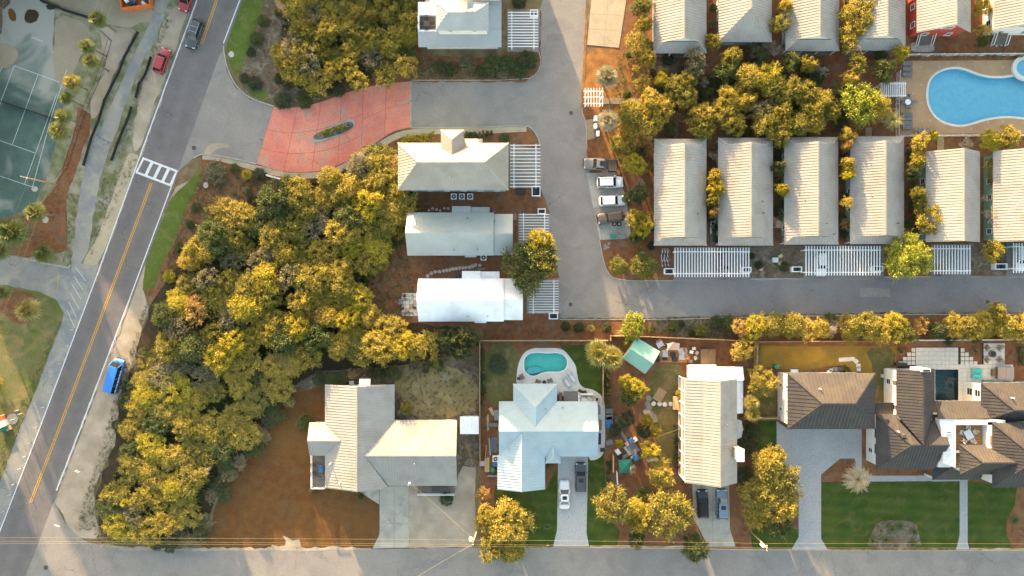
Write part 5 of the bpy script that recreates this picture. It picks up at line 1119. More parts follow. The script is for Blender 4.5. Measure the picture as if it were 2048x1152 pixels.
    if rails:
        for sgn in (-1, 1): MB().bar((X(rf+.04), sgn*rw*.9, zr+.09), (X(rr_-.04), sgn*rw*.9, zr+.09), .05, .05).build('roof_rail', 'dark_metal' if paint != 'paint_charcoal' else 'alloy', t, local=True)
        if rails == 2:
            for fx in (.25, .6): MB().bar((X(rf+(rr_-rf)*fx), -rw*.9, zr+.11), (X(rf+(rr_-rf)*fx), rw*.9, zr+.11), .07, .04).build('roof_bar', 'alloy', t, local=True)
    if shape == 'pickup':
        MB().box((X(.81), 0, belt+.03), (L0*.31, hw*1.62, .05)).build('bed_cover', 'bed_cover', t, local=True)
        for sgn in (-1, 1): MB().box((X(.81), sgn*hw*.93, belt+.04), (L0*.34, .1, .08)).build('bed_rail', paint, t, local=True)
    if shape == 'offroader':
        MB().cyl((X(1.0), 0, .95), (X(1.06), 0, .95), .38, .38, 16).build('spare_wheel', 'black_rubber', t, local=True)
        for k in range(7): MB().box((X(.44+k*.065), 0, zr+.07), (.06, rw*1.75, .03)).build('rack_slat', 'dark_metal', t, local=True)
    r = .35 if shape != 'van' else .38; ty, ri = wheel_meshes(r, .24)
    for f in (.18, .80):
        for sgn in (-1, 1):
            w_ = place('wheel', ty, None, t, (X(f), sgn*(hw-.11), r-.03)); place('rim', ri, None, w_)
    for sgn in (-1, 1):
        MB().box((X(.035), sgn*hw*.68, hood[0]-.08), (.22, .34, .12)).build('headlight', 'lamp_clear', t, local=True); MB().box((X(.985), sgn*hw*.72, belt-.16), (.14, .30, .16)).build('tail_light', 'tail_red', t, local=True)
        if mirrors: MB().box((X(wb+.05), sgn*(hw+.09), belt+.04), (.12, .20, .14)).build('wing_mirror', paint, t, local=True)
    for f, x_ in ((0, .03), (1, -.03)): MB().box((X(f)+x_, 0, cl+.22), (.10, Wd*.78, .2)).build('bumper', paint if shape in ('sedan', 'crossover') else 'black_rubber', t, local=True)
    MB().box((X(.02)+.06, 0, hood[0]-.2), (.06, Wd*.42, .14)).build('grille', 'dark_metal', t, local=True)
    return t
car(389, 68, -109, 'suv', 'paint_charcoal', 'charcoal car with roof bars driving down the highway', name='driving_car', rails=2, L_=5.1)
car(324, 121, 70, 'crossover', 'paint_red', 'dark red car parked on the sandy verge of the highway')
car(373, -3, -110, 'crossover', 'paint_red', 'red car cut by the top edge beside the highway')
van = car(230.5, 751, 74, 'van', 'paint_blue', 'bright blue van parked on the sandy verge by the thicket', name='parked_van', cat='van')
for k in range(7): MB().box((1.0-k*.58, -1.035, 1.35), (.46, .03, .42 if k < 5 else .30)).build('side_lettering', 'white_paint', van, local=True)
car(1201, 329, 177, 'pickup', 'paint_grey', 'grey crew cab pickup parked nose to the road', name='pickup_truck', cat='truck', sunroof=True)
car(1220, 364.5, 2, 'suv', 'paint_white', 'white car with black roof rails parked next to the pickup', rails=True, L_=4.6)
car(1224, 401.5, 2, 'crossover', 'paint_white', 'white car with plain roof parked above the brown off roader')
car(1221, 435, 188, 'offroader', 'paint_brown', 'dark brown off roader with roof slats beside the green cart', roofm='bed_cover')
car(1129, 990, 90, 'sedan', 'paint_white', 'white saloon with sunroof parked on the paver drive', sunroof=True)
car(1161.5, 955, 90, 'suv', 'paint_charcoal', 'black car with sunroof parked near the house on the paver drive', sunroof=True, L_=5.0)
car(1405.5, 1008, 92, 'suv', 'paint_black', 'black car parked on the concrete drive beside the gold oak', roofm='soft_top', mirrors=False)
car(1444, 1009, 90, 'suv', 'paint_bluegrey', 'blue grey car with sunroof on the concrete drive', sunroof=True, L_=5.2)
car(1642, 526, 270, 'crossover', 'paint_white', 'white car parked under the long slatted carport'); car(1449, 527, 270, 'crossover', 'paint_plum', 'dark plum car parked under the carport with bicycles')
car(2042, 515, 270, 'suv', 'paint_white', 'white car under the carport at the east edge')
# ================================================================ PLANTS
import numpy as np
def np_mesh(name, verts, nper, vals=None, mat_=None):
    """faces of nper vertices each laid out in order; one value per face in the attribute v"""
    nv = len(verts); nf = nv//nper; me = bpy.data.meshes.new(name)
    me.vertices.add(nv); me.vertices.foreach_set('co', np.asarray(verts, dtype=np.float32).ravel())
    me.loops.add(nv); me.loops.foreach_set('vertex_index', np.arange(nv, dtype=np.int32))
    me.polygons.add(nf); me.polygons.foreach_set('loop_start', np.arange(0, nv, nper, dtype=np.int32))
    me.polygons.foreach_set('loop_total', np.full(nf, nper, dtype=np.int32))
    me.update(calc_edges=True)
    if vals is not None:
        a = me.attributes.new('v', 'FLOAT', 'FACE'); a.data.foreach_set('value', np.asarray(vals, dtype=np.float32))
    if mat_: me.materials.append(M[mat_])
    return me
def unit(a): return a/np.maximum(np.linalg.norm(a, axis=1, keepdims=True), 1e-6)
def leaf_cloud(rg, centers, radii, per, size, cval, up=.35, inner=.55, sprig=8):
    """leaves set along short twigs that radiate from the clump centres"""
    n = len(centers); ns = max(2, per//sprig); idx = np.repeat(np.arange(n), ns); m = len(idx)
    d = unit(rg.normal(size=(m, 3))+np.array([0, 0, up])); L_ = radii[idx]*rg.uniform(.55, 1.15, m)
    base = centers[idx]+d*(radii[idx]*.25)[:, None]+rg.normal(size=(m, 3))*.06; sv = rg.uniform(size=m)
    k = np.repeat(np.arange(m), sprig); M_ = len(k); tt = np.tile((np.arange(sprig)+.6)/sprig, m)[:, None]
    bend = np.array([0, 0, .12])*tt**2
    c = base[k]+d[k]*L_[k][:, None]*tt+bend+rg.normal(size=(M_, 3))*size*.45
    t = unit(d[k]*.6+rg.normal(size=(M_, 3))*.75); nrm = unit(np.cross(t, rg.normal(size=(M_, 3)))+np.array([0, 0, .35])); b = unit(np.cross(nrm, t))
    s = size*rg.uniform(.6, 1.5, (M_, 1)); t = t*s; b = b*s*.5
    v = np.stack([c-t*.6, c-b+nrm*s*.1, c+t, c+b+nrm*s*.1], axis=1).reshape(-1, 3)
    val = np.clip(.3*rg.uniform(size=M_)+.3*sv[k]+.4*cval[idx][k], 0, 1)
    return v, val
def crown_mesh(seed, rx=2.6, rz=1.7, zc=3.5, clumps=60, per=208, size=.092, lob=.36, low=-.35):
    rg = np.random.default_rng(seed)
    nl = 7; ld = unit(rg.normal(size=(nl, 3))*np.array([1, 1, .6])); la = rg.uniform(.4, 1, nl)
    d = unit(rg.normal(size=(clumps*4, 3))*np.array([1, 1, .8])+np.array([0, 0, .35])); d = d[d[:, 2] > low][:clumps]
    bump = 1-lob+lob*np.max(np.clip((d@ld.T-.45)/.55, 0, 1)*la, axis=1)*1.6
    r = bump*rg.uniform(.72, 1.0, len(d))
    c = d*r[:, None]*np.array([rx, rx, rz])+np.array([0, 0, zc])
    rad = rg.uniform(.28, .72, len(d))
    # a few inner clumps close the middle
    ci = rg.normal(size=(clumps//3, 3))*np.array([rx*.35, rx*.35, rz*.3])+np.array([0, 0, zc-.1]); c = np.vstack([c, ci]); rad = np.concatenate([rad, rg.uniform(.5, .8, len(ci))])
    v, val = leaf_cloud(rg, c, rad, per, size, rg.uniform(size=len(c)))
    return np_mesh('crown', v, 4, val, 'leaf_oak')
def trunk_mesh(seed, h=3.4, r=.16, limbs=6, spread=1.7):
    rr = random.Random(seed); b = MB(); p = Vector((0, 0, -.1)); top = Vector((rr.uniform(-.3, .3), rr.uniform(-.3, .3), h*.45))
    b.cyl(p, top, r*1.25, r*.85, 7)
    for i in range(limbs):
        a = 2*math.pi*(i+rr.random()*.7)/limbs; e = top+Vector((math.cos(a)*spread*rr.uniform(.5, 1), math.sin(a)*spread*rr.uniform(.5, 1), h*rr.uniform(.3, .6)))
        mid = top.lerp(e, .5)+Vector((rr.uniform(-.2, .2), rr.uniform(-.2, .2), .25)); b.cyl(top, mid, r*.6, r*.4, 5); b.cyl(mid, e, r*.4, r*.12, 5)
    return mesh_from('trunk', b.v, b.f)
CROWNS = [crown_mesh(100+i, rz=1.5+.12*(i % 4), lob=.28+.05*(i % 3)) for i in range(7)]
LOOSE = [crown_mesh(200+i, clumps=44, per=144, size=.092, lob=.5, rz=1.5) for i in range(3)]
DENSE = [crown_mesh(300+i, rx=2.6, rz=2.0, zc=2.0, clumps=85, per=80, size=.13, lob=.10, low=-.7) for i in range(3)]
BALL = [crown_mesh(350, rx=2.6, rz=2.0, zc=2.0, clumps=150, per=96, size=.085, lob=.0, low=-.8)]
TRUNKS = [trunk_mesh(400+i) for i in range(3)]
for t_ in TRUNKS: t_.materials.append(M['bark'])
SHORT = [trunk_mesh(450+i, h=1.9, r=.10, limbs=5, spread=1.2) for i in range(2)]
for t_ in SHORT: t_.materials.append(M['bark'])
def bare_mesh(seed, h=3.6, spread=2.4):
    rr = random.Random(seed); b = MB()
    def grow(p, d, L_, r, lv):
        n = 3 if lv else 2; q = p
        for i in range(n):
            d2 = (d+Vector((rr.uniform(-.3, .3), rr.uniform(-.3, .3), rr.uniform(-.1, .15)))).normalized(); q2 = q+d2*(L_/n)
            b.cyl(q, q2, r*(1-.25*i/n), r*(1-.25*(i+1)/n), 4 if lv < 2 else 3); q = q2; d = d2
            if lv < 4 and i >= n-2-(lv > 0):
                for k in range(2 if lv else 3):
                    a = rr.uniform(0, 6.283); o = Vector((math.cos(a), math.sin(a), rr.uniform(-.05, .5))); grow(q, (d*.55+o*.8).normalized(), L_*rr.uniform(.55, .75), r*.62, lv+1)
    grow(Vector((0, 0, -.1)), Vector((0, 0, 1)), h*.5, .12, 0)
    return mesh_from('branches', b.v, b.f)
BARE = [bare_mesh(500+i) for i in range(3)]
for t_ in BARE: t_.materials.append(M['pale_bark'])

def set_mat(o, m):
    o.material_slots[0].link = 'OBJECT'; o.material_slots[0].material = M[m]
KINDS_ = {'oak': ('leaf_oak', CROWNS), 'bright': ('leaf_bright', CROWNS), 'green': ('leaf_green', CROWNS), 'dark': ('leaf_dark', CROWNS), 'grey': ('leaf_grey', LOOSE), 'rust': ('leaf_rust', LOOSE), 'loose': ('leaf_oak', LOOSE), 'lime': ('leaf_lime', CROWNS)}
rt = random.Random(5)
def tree(px, py, r, kind, label, group=None, h=None, cat='tree', name=None, z=None):
    """a tree whose crown, seen from the camera, is centred on (px, py) with radius r (survey pixels)"""
    s = r*S/2.75; sz = h/5.2 if h else max(.55, min(1.25, .45+s*.6))
    zc = 3.4*sz if z is None else z
    p = P(px, py, zc); t = thing(name or 'tree', label, cat, (p.x, p.y, 0), rt.uniform(0, 6.28), group)
    t.scale = (s, s, sz)
    if kind == 'bare':
        place('branches', rt.choice(BARE), None, t); return t
    lm, cs = KINDS_[kind]
    c = place('crown', rt.choice(cs), None, t)
    if lm != 'leaf_oak': set_mat(c, lm)
    place('trunk', rt.choice(TRUNKS), None, t)
    return t
def shrub(px, py, r, m, label, group=None, h=1.2, dense=False, name='shrub', cat='shrub', sy=1.0, rz=0.0):
    s = r*S/2.8; p = P(px, py, h*.6); t = thing(name, label, cat, (p.x, p.y, 0), rz, group); me = BALL[0] if name == 'topiary' else rt.choice(DENSE)
    t.scale = (s, s*sy, h/4.1); c = place('foliage', me, None, t); set_mat(c, m)
    b = MB().cyl((0, 0, -.1), (0, 0, 2.0), .12/max(s, .2), .07/max(s, .2), 6); st = mesh_from('stem', b.v, b.f); st.materials.append(M['bark']); place('stem', st, None, t)
    return t

def fill(poly, n, rmin, rmax, dmin, kinds, label, group, seed, hmul=1.0, where=()):
    rr = random.Random(seed); xs = [p[0] for p in poly]; ys = [p[1] for p in poly]; pts = []; tries = 0
    while len(pts) < n and tries < n*300:
        tries += 1; x, y = rr.uniform(min(xs), max(xs)), rr.uniform(min(ys), max(ys))
        if not inpoly(x, y, poly) or any((x-a)**2+(y-b)**2 < dmin*dmin for a, b in pts): continue
        pts.append((x, y)); r = rr.uniform(rmin, rmax); hs = .58 if (hmul == 1 and y > 720) else 1.0; k = rr.choices([k for k, w in kinds], [w for k, w in kinds])[0]
        lab = label[k] if isinstance(label, dict) else label
        nm, ct = ('scrub_oak', 'oak') if hmul == 1 else ('shrub', 'shrub')
        if where: lab = ('broad ' if r > (rmin+rmax)/2 else 'small ')+lab+', '+min(where, key=lambda q: (q[0]-x)**2+(q[1]-y)**2)[2]
        tree(x, y, r, k, lab, lab, h=hs*hmul*(2.9+1.2*r/30)*rr.uniform(.82, 1.25), name=nm, cat=ct)
    return pts
WH = [(430, 440, 'by the pine straw slope'), (560, 400, 'south of the sign wall'), (690, 350, 'below the pink paving'), (800, 350, 'beside the tower villa'), (330, 620, 'at the verge end'), (440, 540, 'near the highway, upper half'), (560, 500, 'in the upper middle'), (690, 470, 'by the green grey villa'), (300, 720, 'behind the blue van'), (420, 650, 'west of the middle'), (540, 610, 'in the very middle'), (660, 580, 'facing the white villa'), (290, 840, 'below the blue van'), (400, 780, 'in the lower middle'), (520, 740, 'above the mulch lot'), (640, 680, 'above the cross gabled house'), (760, 690, 'over the dry back yard'), (830, 685, 'under the white villa'), (250, 950, 'at the sign'), (340, 900, 'left of the mulch lot'), (440, 880, 'at the mulch lot edge'), (300, 1030, 'at the street corner'), (380, 1020, 'at the street edge')]
WT = [(600, 10, 'top west'), (700, 10, 'top middle'), (800, 10, 'beside the villa terrace'), (590, 90, 'roadside'), (690, 90, 'centre'), (790, 90, 'villa side'), (620, 155, 'near the kerb'), (720, 150, 'near the paving')]
# ---- the big thicket east of the highway
TH = [(400, 450), (440, 425), (500, 400), (560, 385), (640, 360), (700, 335), (770, 305), (815, 330), (830, 390), (790, 440), (755, 500), (735, 570), (715, 610), (760, 650), (830, 665), (870, 690), (850, 705), (790, 700), (740, 715), (650, 710), (590, 740), (550, 780), (520, 840), (470, 890), (430, 945), (400, 1010), (385, 1050), (320, 1065), (240, 1055), (215, 1000), (240, 915), (262, 860), (280, 790), (290, 740), (315, 680), (325, 610), (370, 540)]
fill(TH, 135, 25, 38, 30, [('oak', 7), ('bright', 1.8), ('green', 1.2), ('grey', 1.1), ('loose', 1.6), ('rust', .2)],
     {'oak': 'gold green scrub oak in the thicket', 'bright': 'bright yellow crown in the thicket', 'green': 'darker green crown in the thicket', 'grey': 'thin grey crown in the thicket', 'loose': 'ragged gold crown in the thicket', 'rust': 'rusty pinkish crown in the thicket'}, 'thicket trees', 1, where=WH)
EDGE = [(552, 780), (590, 790), (545, 860), (470, 960), (420, 1060), (400, 1090), (215, 1090), (205, 1050), (395, 1055), (440, 940), (520, 845)]
fill(EDGE, 26, 14, 22, 19, [('dark', 2), ('grey', 2), ('green', 1)], {'dark': 'low dark shrub on the thicket edge', 'grey': 'low grey shrub on the thicket edge', 'green': 'low green shrub on the thicket edge'}, 'thicket edge', 2, hmul=.36, where=[(570, 800, 'by the shed roof side'), (520, 860, 'upper part'), (465, 950, 'middle part'), (425, 1040, 'lower part'), (380, 1078, 'street side'), (300, 1078, 'street side west'), (230, 1078, 'street corner')])
EDGW = [(262, 735), (300, 700), (285, 790), (262, 860), (235, 900), (240, 800)]
fill(EDGW, 10, 12, 18, 18, [('dark', 2), ('green', 1), ('grey', 1)], {'dark': 'low dark shrub tree on the sandy verge side of the thicket', 'grey': 'low grey shrub tree on the sandy verge side of the thicket', 'green': 'low green shrub tree on the sandy verge side of the thicket'}, 'thicket verge', 3, hmul=.5)
BACK = [(600, 745), (760, 738), (860, 722), (900, 715), (880, 740), (760, 752), (640, 760)]
fill(BACK, 12, 11, 17, 16, [('dark', 2), ('grey', 1), ('green', 1)], {'dark': 'low dark shrub behind the cross gabled house', 'grey': 'low grey shrub behind the cross gabled house', 'green': 'low green shrub behind the cross gabled house'}, 'back yard undergrowth', 4, hmul=.5, where=[(620, 752, 'west end'), (700, 748, 'west middle'), (780, 742, 'east middle'), (870, 728, 'east end')])
EASTM = [(735, 500), (800, 430), (835, 390), (830, 440), (800, 520), (760, 560), (735, 600)]
fill(EASTM, 9, 8, 15, 18, [('green', 1), ('dark', 1), ('loose', 1)], {'dark': 'dark sapling on pine straw', 'green': 'green sapling on pine straw', 'loose': 'ragged gold sapling on pine straw'}, 'saplings west of the villas', 6, hmul=.45, where=[(820, 410, 'by the air conditioners'), (780, 470, 'by the green grey roof'), (760, 530, 'halfway down'), (740, 590, 'by the white villa patio')])
# ---- the thicket at the top
TT = [(575, -40), (835, -60), (838, 20), (825, 70), (820, 130), (790, 150), (740, 160), (660, 172), (600, 168), (560, 130), (565, 60)]
fill(TT, 54, 21, 31, 23, [('oak', 6), ('loose', 3), ('grey', 2), ('green', 1)], {'oak': 'gold green oak crown in the upper thicket', 'loose': 'ragged gold crown in the upper thicket', 'grey': 'thin grey crown in the upper thicket', 'green': 'dark green crown in the upper thicket'}, 'upper thicket', 7, where=WT)
fill([(540, 145), (680, 175), (780, 155), (700, 185), (600, 195)], 9, 10, 15, 15, [('dark', 1), ('green', 1)], {'dark': 'low dark shrub tree along the pink paving', 'green': 'low green shrub tree along the pink paving'}, 'paving shrubs', 8, hmul=.45)
for x, y, r in ((572, 722, 22), (745, 95, 20), (790, 110, 18), (770, 40, 22), (690, 120, 16)): tree(x, y, r, 'bare', {572: 'bare pale pinkish tree in the lower thicket', 745: 'bare pale tree in the middle of the upper thicket', 790: 'bare pale tree beside the villa side of the upper thicket', 770: 'bare pale tree high in the upper thicket', 690: 'bare pale tree low in the upper thicket'}[x])
tree(409, 947, 14, 'bare', 'small bare pale tree on the lot side of the thicket'); tree(808, 823, 20, 'bare', 'bare pale tree leaning over the cross gabled roof'); tree(814, 815, 14, 'oak', 'small gold tree at the inner corner of the cross gabled house', h=3.4)
for x, y in ((900, 678), (935, 672), (925, 698)): tree(x, y, 24, 'dark', {900: 'grey green tree touching the south eave of the white roofed villa', 935: 'grey green tree at the end of the long timber fence', 925: 'grey green tree leaning over the dry back yard'}[x], h=6.0)
# ---- grove between the cottage rows and single trees around the houses
GR = [(1282, 15, 20, 'green'), (1288, 50, 18, 'oak'), (1275, 88, 27, 'loose'), (1293, 118, 18, 'oak'), (1425, 86, 17, 'loose'), (1463, 115, 22, 'oak'), (1392, 127, 30, 'grey'), (1450, 146, 24, 'green'), (1320, 161, 14, 'bright'), (1348, 177, 26, 'oak'), (1374, 165, 22, 'oak'),
      (1301, 203, 26, 'oak'), (1265, 226, 30, 'oak'), (1300, 240, 32, 'loose'), (1327, 216, 26, 'oak'), (1369, 198, 26, 'oak'), (1400, 228, 28, 'loose'), (1447, 226, 28, 'oak'), (1403, 255, 26, 'oak'), (1465, 249, 26, 'oak'), (1458, 198, 28, 'oak'), (1488, 205, 24, 'oak'), (1499, 156, 34, 'oak'), (1531, 156, 32, 'bright'), (1551, 180, 30, 'oak'), (1583, 182, 30, 'oak'), (1605, 188, 28, 'oak'),
      (1518, 221, 24, 'grey'), (1530, 247, 30, 'oak'), (1562, 229, 26, 'oak'), (1557, 266, 26, 'oak'), (1596, 250, 28, 'oak'), (1622, 229, 28, 'oak'), (1640, 203, 26, 'oak'), (1580, 125, 22, 'green'), (1515, 109, 24, 'dark'), (1557, 47, 25, 'loose'), (1567, 13, 15, 'oak'), (1625, 245, 24, 'oak'), (1614, 130, 18, 'oak'), (1661, 222, 20, 'oak'), (1697, 160, 17, 'oak'), (1713, 130, 24, 'loose'), (1768, 141, 24, 'green'), (1799, 107, 16, 'bright'),
      (1718, 31, 34, 'oak'), (1705, 60, 28, 'loose'), (1697, 88, 22, 'loose'), (1742, 14, 28, 'oak'), (1692, 271, 16, 'oak'), (1752, 216, 28, 'oak'), (1690, 190, 18, 'dark'), (1680, 250, 16, 'dark'), (1630, 160, 18, 'dark'), (1760, 110, 14, 'dark'), (1475, 165, 18, 'dark'), (1415, 190, 16, 'dark')]
gl = {'oak': 'gold green tree in the grove between the two cottage rows', 'loose': 'ragged gold tree in the grove between the two cottage rows', 'grey': 'thin grey tree in the grove between the two cottage rows', 'green': 'olive green tree in the grove between the two cottage rows', 'dark': 'dark shrubby tree in the shade of the grove between the cottage rows', 'bright': 'bright yellow green tree in the grove between the two cottage rows'}
WG = [(1285, 60, 'by the concrete drive'), (1300, 210, 'at the boardwalk'), (1380, 170, 'below the first upper cottage'), (1400, 240, 'behind the first lower cottage'), (1460, 120, 'below the blue hip roof'), (1470, 220, 'behind the second lower cottage'), (1540, 160, 'in the very middle'), (1555, 250, 'behind the third lower cottage'), (1560, 40, 'beside the third upper cottage'), (1600, 190, 'east of the middle'), (1620, 240, 'above the third lower roof'), (1700, 40, 'over the fourth upper roof'), (1700, 150, 'west of the pool arbour'), (1770, 130, 'at the pool fence'), (1690, 250, 'north of the fourth lower cottage'), (1590, 120, 'below the third upper cottage')]
gl = {'oak': 'gold green grove tree', 'loose': 'ragged gold grove tree', 'grey': 'thin grey grove tree', 'green': 'olive green grove tree', 'dark': 'dark shrubby grove tree', 'bright': 'bright yellow green grove tree'}
for x, y, r, k in GR: tree(x, y, r, k, ('broad ' if r > 25 else 'small ')+gl[k]+' '+min(WG, key=lambda q: (q[0]-x)**2+(q[1]-y)**2)[2], 'grove trees '+k, h=(3.3 if k == 'dark' else 4.6+r*.03))
tree(1723, 206, 44, 'lime', 'big round bright green tree beside the pool arbour', h=6.0)
for x, y, r, l in ((1413, 161, 18, 'bare pale tree in the west part of the grove'), (1536, 83, 22, 'bare tree at the corner of the blue hip roofed cottage'), (1551, 98, 20, 'bare tree between the second and third upper cottages'), (1648, 141, 26, 'bare silver tree below the third upper cottage'), (1426, 307, 14, 'bare tree between the first two lower cottages'), (1559, 447, 24, 'bare pale tree at the corner of the third lower cottage'), (1286, 367, 16, 'bare silver tree west of the first lower cottage'), (1970, 395, 16, 'bare thin tree between the last two lower cottages'), (2005, 427, 32, 'bare wide tree lying over the last cottage roof'), (1668, 660, 28, 'bare pale tree in the roadside hedge'), (1268, 938, 14, 'bare gold twiggy tree over the green tent'), (1942, 285, 24, 'bare tree south of the community pool')):
    tree(x, y, r, 'bare', l, h=4.8 if r < 30 else 6.0)
GAPS = [(1428, 352, 15, 'oak', 'gold tree between the first two lower cottages, upper of three'), (1430, 377, 17, 'bright', 'gold tree between the first two lower cottages, middle of three'), (1426, 400, 14, 'oak', 'gold tree between the first two lower cottages, lowest of three'), (1426, 424, 11, 'rust', 'small rust tree between the first two lower cottages'), (1557, 335, 14, 'dark', 'dark tree between the second and third lower cottages'), (1564, 380, 13, 'bright', 'small gold tree between the second and third lower cottages'),
        (1692, 326, 14, 'oak', 'gold tree between the third and fourth lower cottages'), (1693, 348, 14, 'bright', 'bright tree between the third and fourth lower cottages'), (1692, 406, 13, 'loose', 'ragged tree between the third and fourth lower cottages'), (1691, 447, 12, 'rust', 'orange tree between the third and fourth lower cottages'), (1690, 292, 12, 'rust', 'orange tree at the north end between the third and fourth cottages'),
        (1835, 283, 22, 'loose', 'ragged gold tree at the corner of the pool fence'), (1833, 320, 17, 'oak', 'gold tree by the north corner of the green walled cottage'), (1822, 348, 14, 'dark', 'dark tree between the fourth and fifth lower cottages'), (1833, 385, 15, 'oak', 'gold tree against the green wall of the fifth cottage'), (1839, 404, 13, 'loose', 'small ragged tree against the green wall of the fifth cottage'), (1859, 442, 36, 'oak', 'large gold tree over the southwest corner of the green walled cottage'),
        (1812, 515, 50, 'lime', 'large spreading yellow green tree between the carports'), (1984, 332, 18, 'loose', 'ragged tree against the north wall of the last cottage'), (1988, 362, 15, 'oak', 'small gold tree against the west wall of the last cottage'), (1984, 502, 25, 'oak', 'round gold tree at the corner of the last cottage'), (1866, 271, 11, 'bright', 'small clipped yellow tree at the pool fence'), (1979, 281, 24, 'bright', 'bright green tree behind the last cottage'), (2013, 278, 25, 'oak', 'gold tree below the community pool'),
        (1966, 16, 19, 'oak', 'gold tree between the red and white cottages'), (1966, 62, 17, 'loose', 'ragged tree below the gap of the red and white cottages'), (1963, 84, 13, 'green', 'small green tree inside the white pool fence'), (1249, 292, 20, 'oak', 'gold tree behind the grey pickup'), (1268, 328, 24, 'bright', 'round gold tree behind the first white car'), (1234, 288, 18, 'oak', 'gold tree just above the parked pickup'), (1275, 390, 22, 'dark', 'dark tree behind the second white car'), (1270, 437, 20, 'oak', 'gold tree over the brown off roader'),
        (1286, 453, 22, 'bright', 'gold tree against the first lower cottage wall'), (1278, 470, 16, 'green', 'olive tree below the brown off roader'), (1301, 299, 14, 'rust', 'orange tree at the corner of the first lower cottage'), (1286, 276, 18, 'rust', 'rusty orange tree north of the first lower cottage'), (1258, 262, 22, 'loose', 'ragged gold tree south of the boardwalk'),
        (1062, 530, 50, 'green', 'broad round olive oak overhanging the two carports'), (1078, 484, 26, 'bright', 'gold lobe tree over the third carport'), (1087, 520, 34, 'oak', 'gold half of the broad oak beside the asphalt road'), (1265, 652, 28, 'lime', 'round bright yellow tree at the fence corner below the road'),
        (1018, 1047, 44, 'oak', 'large gold oak at the street edge of the blue roofed house'), (980, 1040, 28, 'oak', 'gold oak at the boundary beside the sandy yard'), (1026, 1100, 30, 'oak', 'oak lobe overhanging the lower street'), (981, 1099, 26, 'oak', 'oak lobe beside the utility pole'), (966, 990, 17, 'rust', 'orange tree at the west corner of the front lawn'), (967, 1020, 20, 'loose', 'ragged tree along the sandy yard'),
        (1224, 1013, 40, 'oak', 'gold oak at the east side of the paver drive'), (1271, 1021, 28, 'bright', 'yellow green tree between two gold oaks'), (1279, 1047, 24, 'oak', 'gold tree low between two oaks'), (1341, 1019, 52, 'oak', 'broad gold oak beside the covered car'), (1320, 948, 30, 'oak', 'gold tree at the southwest corner of the glazed gallery'), (1289, 990, 18, 'green', 'small green tree at the mulch yard'), (1273, 1078, 20, 'dark', 'dark green tree leaning on the street edge'), (1388, 1094, 32, 'green', 'dark green round tree overhanging the lower street'),
        (1524, 762, 32, 'oak', 'gold tree filling the gap beside the white garage wall'), (1485, 699, 24, 'loose', 'pale gold tree in the fence corner'), (1538, 925, 40, 'oak', 'gold oak lobe at the top of the big street oak'), (1560, 960, 40, 'oak', 'gold oak lobe over the edge of the blue paver drive'), (1518, 985, 38, 'oak', 'gold oak lobe beside the blue grey car'), (1558, 1012, 38, 'oak', 'gold oak lobe in the middle of the big street oak'), (1512, 1035, 26, 'loose', 'ragged lower lobe of the big street oak'), (1552, 1050, 30, 'green', 'shaded lower lobe of the big street oak'),
        (1250, 762, 14, 'bright', 'small yellow tree south of the green pavilion'), (1270, 776, 24, 'bright', 'round gold tree in the middle of the garden'), (1258, 792, 22, 'green', 'green half of the garden tree clump'), (1294, 842, 14, 'bright', 'small yellow bush tree beside the garden stones'), (1310, 863, 12, 'bright', 'small yellow bush tree near the dry lawn'), (1286, 863, 17, 'dark', 'dark bush tree beside the cluttered garden'), (1299, 900, 20, 'bright', 'gold tree above the green tent'), (1252, 838, 18, 'dark', 'dark round bush tree in the garden'), (1238, 886, 9, 'bright', 'tiny yellow bush beside the cluttered garden')]
for x, y, r, k, l in GAPS: tree(x, y, r, k, l, h=(8.0 if 1055 < x < 1090 and y < 540 else 5.4 if y < 430 and any(abs(x-q) < 13 for q in (1427, 1560, 1692, 1833)) else 5.2 if r >= 36 else 4.4 if r >= 20 else 3.0))
VG = [(1475, 655, 20, 'rust'), (1508, 655, 26, 'bright'), (1543, 650, 28, 'oak'), (1583, 650, 28, 'oak'), (1612, 660, 24, 'loose'), (1640, 655, 20, 'loose'), (1700, 650, 28, 'oak'), (1735, 648, 30, 'oak'), (1757, 666, 26, 'oak'), (1790, 645, 26, 'bright'), (1802, 667, 26, 'oak'), (1838, 650, 20, 'rust'), (1872, 660, 22, 'dark'), (1905, 650, 27, 'oak'), (1937, 655, 26, 'oak'), (1965, 645, 24, 'oak'), (1990, 622, 20, 'oak'), (2008, 652, 30, 'oak'), (2040, 655, 30, 'oak')]
vl = {'rust': 'rusty tree in the hedge row below the cottage road', 'bright': 'bright green tree in the hedge row below the cottage road', 'oak': 'gold tree in the hedge row below the cottage road', 'loose': 'ragged tree in the hedge row below the cottage road', 'dark': 'dark tree in the hedge row below the cottage road'}
VW = [(1490, 'at its west end'), (1560, 'by the third cottage'), (1630, 'by the white car carport'), (1700, 'behind the golden lawn'), (1750, 'below the long carport'), (1800, 'below the spreading tree'), (1860, 'at the white fence start'), (1920, 'behind the white fence'), (1985, 'beside the manhole'), (2030, 'at the east edge')]
for x, y, r, k in VG: tree(x, y, r, k, vl[k]+' '+min(VW, key=lambda q: abs(q[0]-x))[1], 'hedge row trees '+k, h=4.3)
tree(-8, 768, 14, 'bright', 'gold bush cut by the west edge above the junction', h=1.0, name='shrub', cat='shrub')
fill([(1270, 130), (1400, 150), (1500, 130), (1660, 120), (1690, 150), (1680, 262), (1560, 268), (1400, 268), (1290, 260), (1250, 200)], 46, 11, 19, 19, [('dark', 2), ('green', 2), ('loose', 1), ('grey', .7)], {'dark': 'low dark shrub in the grove', 'green': 'low green shrub in the grove', 'loose': 'low gold shrub in the grove', 'grey': 'low grey shrub in the grove'}, 'grove shrubs', 21, hmul=.55, where=WG)
